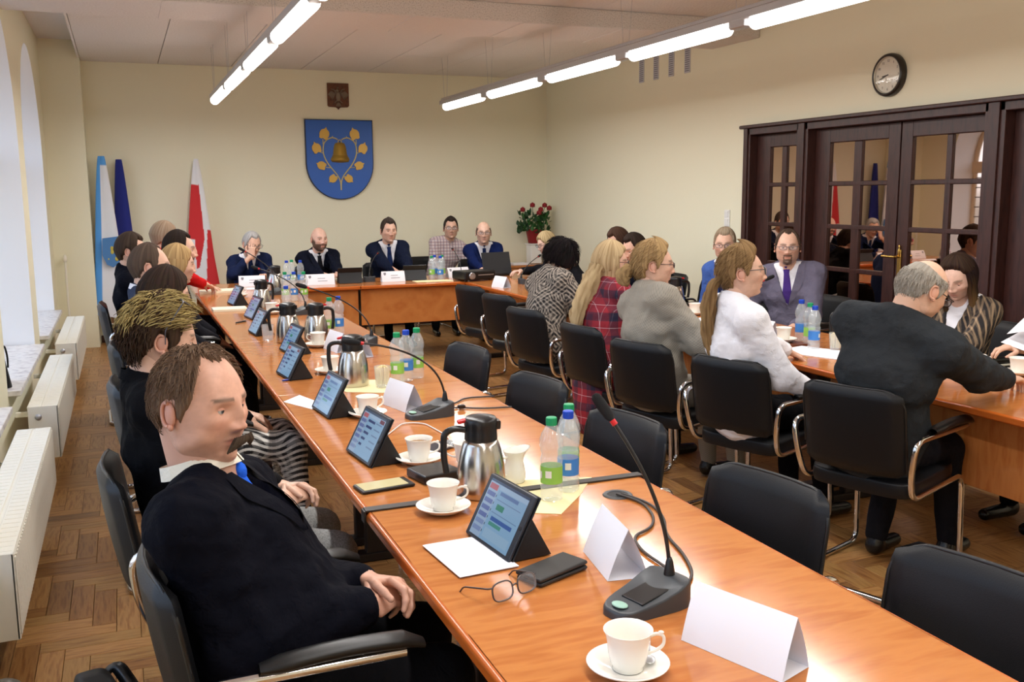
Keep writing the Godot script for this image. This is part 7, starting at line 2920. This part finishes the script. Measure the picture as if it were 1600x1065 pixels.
	person({"label": "dark-haired man with glasses in a checked shirt sitting back by the wall", "group": gh, "hip": Vector2(3.44, -10.90), "head": Vector3(3.53, 1.205, -10.68), "fy": -12, "fp": 0, "by": -8, "det": 0.020,
		"top": "checked_shirt", "top_name": "checked_shirt", "collar": "checked_shirt", "glasses": "frame_black", "face": {"brow": dark}, "lh": Vector3(3.7, 0.70, -10.45), "rh": Vector3(3.35, 0.70, -10.45),
		"hair": {"line": "short", "th": 0.006, "top": 0.018, "quiff": 0.008, "c1": Color(0.025, 0.019, 0.016), "c2": Color(0.05, 0.038, 0.03), "seed": 13}})
	person({"label": "bald man with glasses in a bright navy suit behind the laptop", "group": gh, "hip": Vector2(3.78, -10.32), "head": Vector3(3.72, 1.17, -10.10), "fy": -16, "fp": 2, "by": -8, "det": 0.018,
		"suit": true, "top": "suit_royal", "collar": "shirt_white", "tie": "tie_navy", "glasses": "frame_black", "lens_h": 0.026, "skin": Color(0.70, 0.44, 0.33), "face": {"brow": Color(0.14, 0.09, 0.07)},
		"rh": Vector3(3.55, 0.785, -9.68), "lh": Vector3(3.80, 0.785, -9.68),
		"hair": {"line": "short", "cap": 0.055, "th": 0.006, "top": 0.004, "c1": Color(0.09, 0.06, 0.045), "c2": Color(0.16, 0.11, 0.085), "seed": 14}})
	# inner side of the door-side table
	var gi := "people seen from behind at the door-side table"
	person({"label": "woman with black bobbed hair in a black and beige zigzag dress, bending over", "group": gi, "hip": Vector2(2.60, -5.90), "head": Vector3(2.78, 1.165, -6.02), "fy": 98, "fp": 32, "by": 100, "py": 98, "det": 0.017, "hs": 0.98, "fem": true, "sw": 0.165, "grow": 0.006,
		"top": "zigzag", "top_name": "dress", "low_neck": true, "skirt": true, "legs": "zigzag", "legs_name": "skirt", "rh": Vector3(3.10, 0.79, -5.78), "lh": Vector3(3.14, 0.79, -6.12), "face": {"fem": 1.0}, "glasses": "frame_black",
		"hair": {"line": "bob", "tufts": {"n": 1600, "same": true, "mess": 0.03, "c1": Color(0.006, 0.005, 0.006), "c2": Color(0.028, 0.022, 0.022), "len": 0.06, "r": 0.0016, "y0": -0.09, "lift": 0.020, "dark_y": -1.0, "front": 0.0}, "th": 0.026, "top": 0.022, "c1": Color(0.008, 0.007, 0.008), "c2": Color(0.02, 0.016, 0.016), "seed": 15, "rough": 0.003}})
	person({"label": "woman with long blond hair and glasses in a red and navy plaid dress", "group": gi, "hip": Vector2(2.58, -5.0), "head": Vector3(2.70, 1.185, -5.13), "fy": 58, "fp": 4, "by": 100, "py": 98, "det": 0.017, "hs": 0.97, "fem": true, "sw": 0.16, "grow": 0.004,
		"top": "plaid", "top_name": "plaid_dress", "tailskirt": true, "legs": "cloth_black", "rh": Vector3(3.08, 0.79, -4.92), "lh": Vector3(3.12, 0.79, -5.25), "face": {"fem": 1.0}, "glasses": "frame_black", "lens_h": 0.036,
		"hair": {"line": "woman", "th": 0.022, "top": 0.026, "c1": Color(0.56, 0.42, 0.24), "c2": Color(0.30, 0.20, 0.10), "seed": 16, "falls": [[62, 298, 0.05, -0.20, 0.024, 0.024, 8.0, 0.9]], "tails": [[[Vector3(-0.05, -0.02, -0.075), Vector3(-0.085, -0.12, -0.11), Vector3(-0.13, -0.24, -0.15), Vector3(-0.155, -0.36, -0.17), Vector3(-0.15, -0.46, -0.17)], [0.05, 0.058, 0.055, 0.045, 0.008], 3.0, 0.8]]}})
	person({"label": "woman with blond hair in a bun, thin glasses and a grey blazer", "group": gi, "hip": Vector2(2.58, -4.36), "head": Vector3(2.60, 1.22, -4.46), "fy": 64, "fp": 2, "by": 88, "py": 96, "det": 0.015, "fem": true, "sw": 0.172, "sz": 1.06, "grow": 0.012,
		"top": "grey_blazer", "top_name": "blazer", "legs": "grey_blazer", "rh": Vector3(2.98, 0.79, -4.12), "lh": Vector3(3.10, 0.79, -4.6), "face": {"fem": 0.7, "fat": 0.5}, "glasses": "frame_black", "lens_h": 0.024,
		"hair": {"line": "back", "th": 0.016, "top": 0.024, "c1": Color(0.42, 0.28, 0.13), "c2": Color(0.22, 0.14, 0.07), "seed": 17, "quiff": 0.010, "tufts": {"n": 1500, "same": true, "c1": Color(0.48, 0.33, 0.16), "c2": Color(0.20, 0.125, 0.06), "len": 0.05, "r": 0.0012, "y0": -0.08, "lift": 0.010, "dark_y": -1.0, "front": 9.0, "radial": 0.35, "sweep": Vector3(0, -0.15, -0.6)}, "tails": [[[Vector3(0, -0.02, -0.10), Vector3(0, -0.035, -0.135), Vector3(0, -0.065, -0.15), Vector3(0, -0.095, -0.14), Vector3(0, -0.10, -0.12)], [0.016, 0.032, 0.038, 0.03, 0.01], 4.0]]}})
	person({"label": "woman with a long light brown ponytail, teal glasses and a white shirt", "group": gi, "hip": Vector2(2.66, -3.74), "head": Vector3(2.62, 1.235, -3.70), "fy": 60, "fp": -4, "by": 84, "py": 96, "det": 0.014, "hs": 0.97, "fem": true, "sw": 0.16, "grow": 0.006,
		"wrinkle": 0.007, "top": "shirt_white", "top_name": "white_shirt", "collar": "shirt_white", "legs": "cloth_black", "rh": Vector3(2.94, 0.66, -3.50), "lh": Vector3(3.10, 0.79, -3.95), "face": {"fem": 0.9, "nose": 1.05}, "glasses": "frame_teal", "lens_h": 0.034,
		"hair": {"line": "back", "th": 0.012, "top": 0.022, "c1": Color(0.30, 0.19, 0.09), "c2": Color(0.15, 0.09, 0.042), "seed": 18, "quiff": 0.016, "tufts": {"n": 1500, "same": true, "c1": Color(0.34, 0.22, 0.105), "c2": Color(0.13, 0.078, 0.036), "len": 0.05, "r": 0.0012, "y0": -0.08, "lift": 0.008, "dark_y": -1.0, "front": 9.0, "radial": 0.35, "sweep": Vector3(0, -0.12, -0.6)}, "tails": [[[Vector3(0.0, -0.03, -0.095), Vector3(0, -0.05, -0.13), Vector3(0.0, -0.14, -0.155), Vector3(0.0, -0.26, -0.165), Vector3(0.0, -0.36, -0.16), Vector3(0, -0.42, -0.15)], [0.018, 0.03, 0.042, 0.042, 0.03, 0.006], 6.0, 0.75]]}})
	person({"label": "balding grey-haired man with glasses in a charcoal suit leaning over the table", "group": gi, "hip": Vector2(2.78, -3.00), "head": Vector3(2.86, 1.215, -2.86), "fy": 86, "fp": 30, "by": 112, "py": 108, "det": 0.014, "sz": 1.08, "sw": 0.185, "grow": 0.010, "belly": 0.03, "round": 0.03,
		"top": "suit_charcoal", "top_name": "jacket", "neck": 1.12, "legs": "cloth_dark", "legs_near": true, "feet": [-0.12, 0.06], "rh": Vector3(3.42, 0.80, -2.90), "lh": Vector3(3.42, 0.80, -3.14), "rh_dir": Vector3(0.9, -0.05, -0.25), "rh_curl": 0.65, "face": {"fat": 0.5, "nose": 1.1, "brow": Color(0.3, 0.25, 0.2)}, "glasses": "frame_black", "lens_h": 0.028, "skin": Color(0.66, 0.40, 0.28),
		"hair": {"line": "receding", "cap": 0.065, "th": 0.007, "top": 0.003, "c1": Color(0.40, 0.37, 0.32), "c2": Color(0.24, 0.21, 0.17), "seed": 19, "streak": 60.0, "tufts": {"n": 2200, "same": true, "c1": Color(0.46, 0.43, 0.38), "c2": Color(0.22, 0.19, 0.15), "len": 0.022, "r": 0.0011, "y0": -0.08, "lift": 0.003, "dark_y": -1.0, "front": 0.0}}})
	# outer side, facing us
	var go := "people facing us at the door-side table"
	person({"label": "fair-haired woman with thin glasses in a dark jacket near the roses", "group": go, "hip": Vector2(4.40, -8.95), "head": Vector3(4.13, 1.075, -9.30), "fy": -88, "fp": 18, "by": -92, "det": 0.020, "hs": 0.97, "fem": true, "sw": 0.16,
		"top": "cloth_dark", "top_name": "jacket", "lh": Vector3(3.80, 0.80, -8.80), "rh": Vector3(3.72, 0.80, -9.15), "face": {"fem": 1.0}, "glasses": "frame_metal", "skin": Color(0.72, 0.48, 0.38),
		"hair": {"line": "woman", "th": 0.020, "top": 0.024, "c1": Color(0.58, 0.46, 0.26), "c2": Color(0.34, 0.24, 0.12), "seed": 20, "falls": [[62, 298, 0.04, -0.22, 0.02, 0.018, 5.0, 0.8]]}})
	person({"label": "person with dark brown hair, head seen just over the blond woman", "group": go, "hip": Vector2(4.38, -7.78), "head": Vector3(4.20, 1.155, -7.84), "fy": -85, "fp": 25, "by": -90, "det": 0.022,
		"top": "suit_ink", "top_name": "jacket", "hair": {"line": "short", "th": 0.018, "top": 0.024, "c1": Color(0.045, 0.024, 0.017), "c2": Color(0.085, 0.048, 0.034), "seed": 21}})
	person({"label": "person with black hair and black jacket behind the grey blazer", "group": go, "hip": Vector2(4.36, -7.08), "head": Vector3(4.02, 1.13, -7.22), "fy": -80, "fp": 20, "by": -85, "det": 0.022,
		"top": "cloth_black", "top_name": "jacket", "hair": {"line": "short", "th": 0.020, "top": 0.022, "c1": dark, "c2": Color(0.04, 0.028, 0.022), "seed": 22}})
	person({"label": "man with brush-cut fair hair and black glasses in a blue suit", "group": go, "hip": Vector2(4.42, -6.32), "head": Vector3(4.30, 1.195, -6.30), "fy": -40, "fp": 3, "by": -70, "det": 0.018,
		"suit": true, "top": "suit_blue", "collar": "shirt_white", "tie": "tie_navy", "glasses": "frame_black", "lens_h": 0.03, "face": {"brow": Color(0.2, 0.13, 0.08)},
		"hair": {"line": "short", "th": 0.006, "top": 0.018, "c1": Color(0.22, 0.16, 0.10), "c2": Color(0.36, 0.29, 0.21), "seed": 23, "rough": 0.004, "streak": 60.0}})
	person({"label": "man with goatee and thin glasses in a grey-violet suit and purple tie", "group": go, "hip": Vector2(4.40, -5.56), "head": Vector3(4.30, 1.215, -5.54), "fy": -36, "fp": 2, "by": -48, "py": -75, "det": 0.016, "sz": 1.08, "sw": 0.185,
		"suit": true, "top": "suit_violet", "collar": "shirt_white", "tie": "tie_purple", "glasses": "frame_metal", "lens_h": 0.026, "face": {"fat": 0.3, "brow": brown, "beard": {"kind": "goatee", "col": Color(0.04, 0.026, 0.018)}},
		"lh": Vector3(4.12, 0.70, -5.22), "rh": Vector3(3.95, 0.79, -5.62),
		"hair": {"line": "receding", "th": 0.008, "top": 0.010, "c1": Color(0.045, 0.030, 0.022), "c2": Color(0.09, 0.06, 0.045), "seed": 24, "streak": 50.0}})
	person({"label": "woman with long dark hair fading to blond in a striped dark jacket, looking down", "group": go, "hip": Vector2(4.36, -4.06), "head": Vector3(4.18, 1.135, -3.93), "fy": -66, "fp": 28, "by": -75, "det": 0.017, "hs": 0.98, "fem": true, "sw": 0.165,
		"vneck": true, "top": "striped_jacket", "top_name": "jacket", "shirt": "shirt_white", "lh": Vector3(3.85, 0.80, -3.72), "rh": Vector3(3.82, 0.80, -3.98), "face": {"fem": 1.0, "shut": 0.75}, "skin": Color(0.68, 0.44, 0.34),
		"hair": {"line": "back", "edge": 0.003, "th": 0.018, "top": 0.022, "c1": Color(0.022, 0.014, 0.012), "c2": Color(0.05, 0.03, 0.02), "ends": Color(0.24, 0.14, 0.06), "seed": 25, "falls": [[58, 302, 0.06, -0.40, 0.022, 0.03, 12.0, 0.9]]}})
	person({"label": "person cut by the right edge, only a hand with papers in view", "group": go, "hip": Vector2(4.42, -3.22), "head": Vector3(4.30, 1.20, -3.05), "fy": -85, "fp": 20, "by": -90, "det": 0.022,
		"top": "cloth_black", "top_name": "jacket", "lh": Vector3(3.98, 0.84, -2.95), "rh": Vector3(3.92, 0.85, -3.28), "rh_dir": Vector3(-0.7, 0.1, -0.3), "rh_curl": 0.6, "hair": {"line": "short", "th": 0.016, "top": 0.02, "c1": brown, "c2": dark, "seed": 26}})

func _ready() -> void:
	build_camera()
	build_light()
	make_materials()
	build_floor()
	build_shell()
	build_luminaires()
	build_tables()
	build_chairs()
	build_radiators()
	build_wall_things()
	build_flags()
	build_items()
	build_cast()
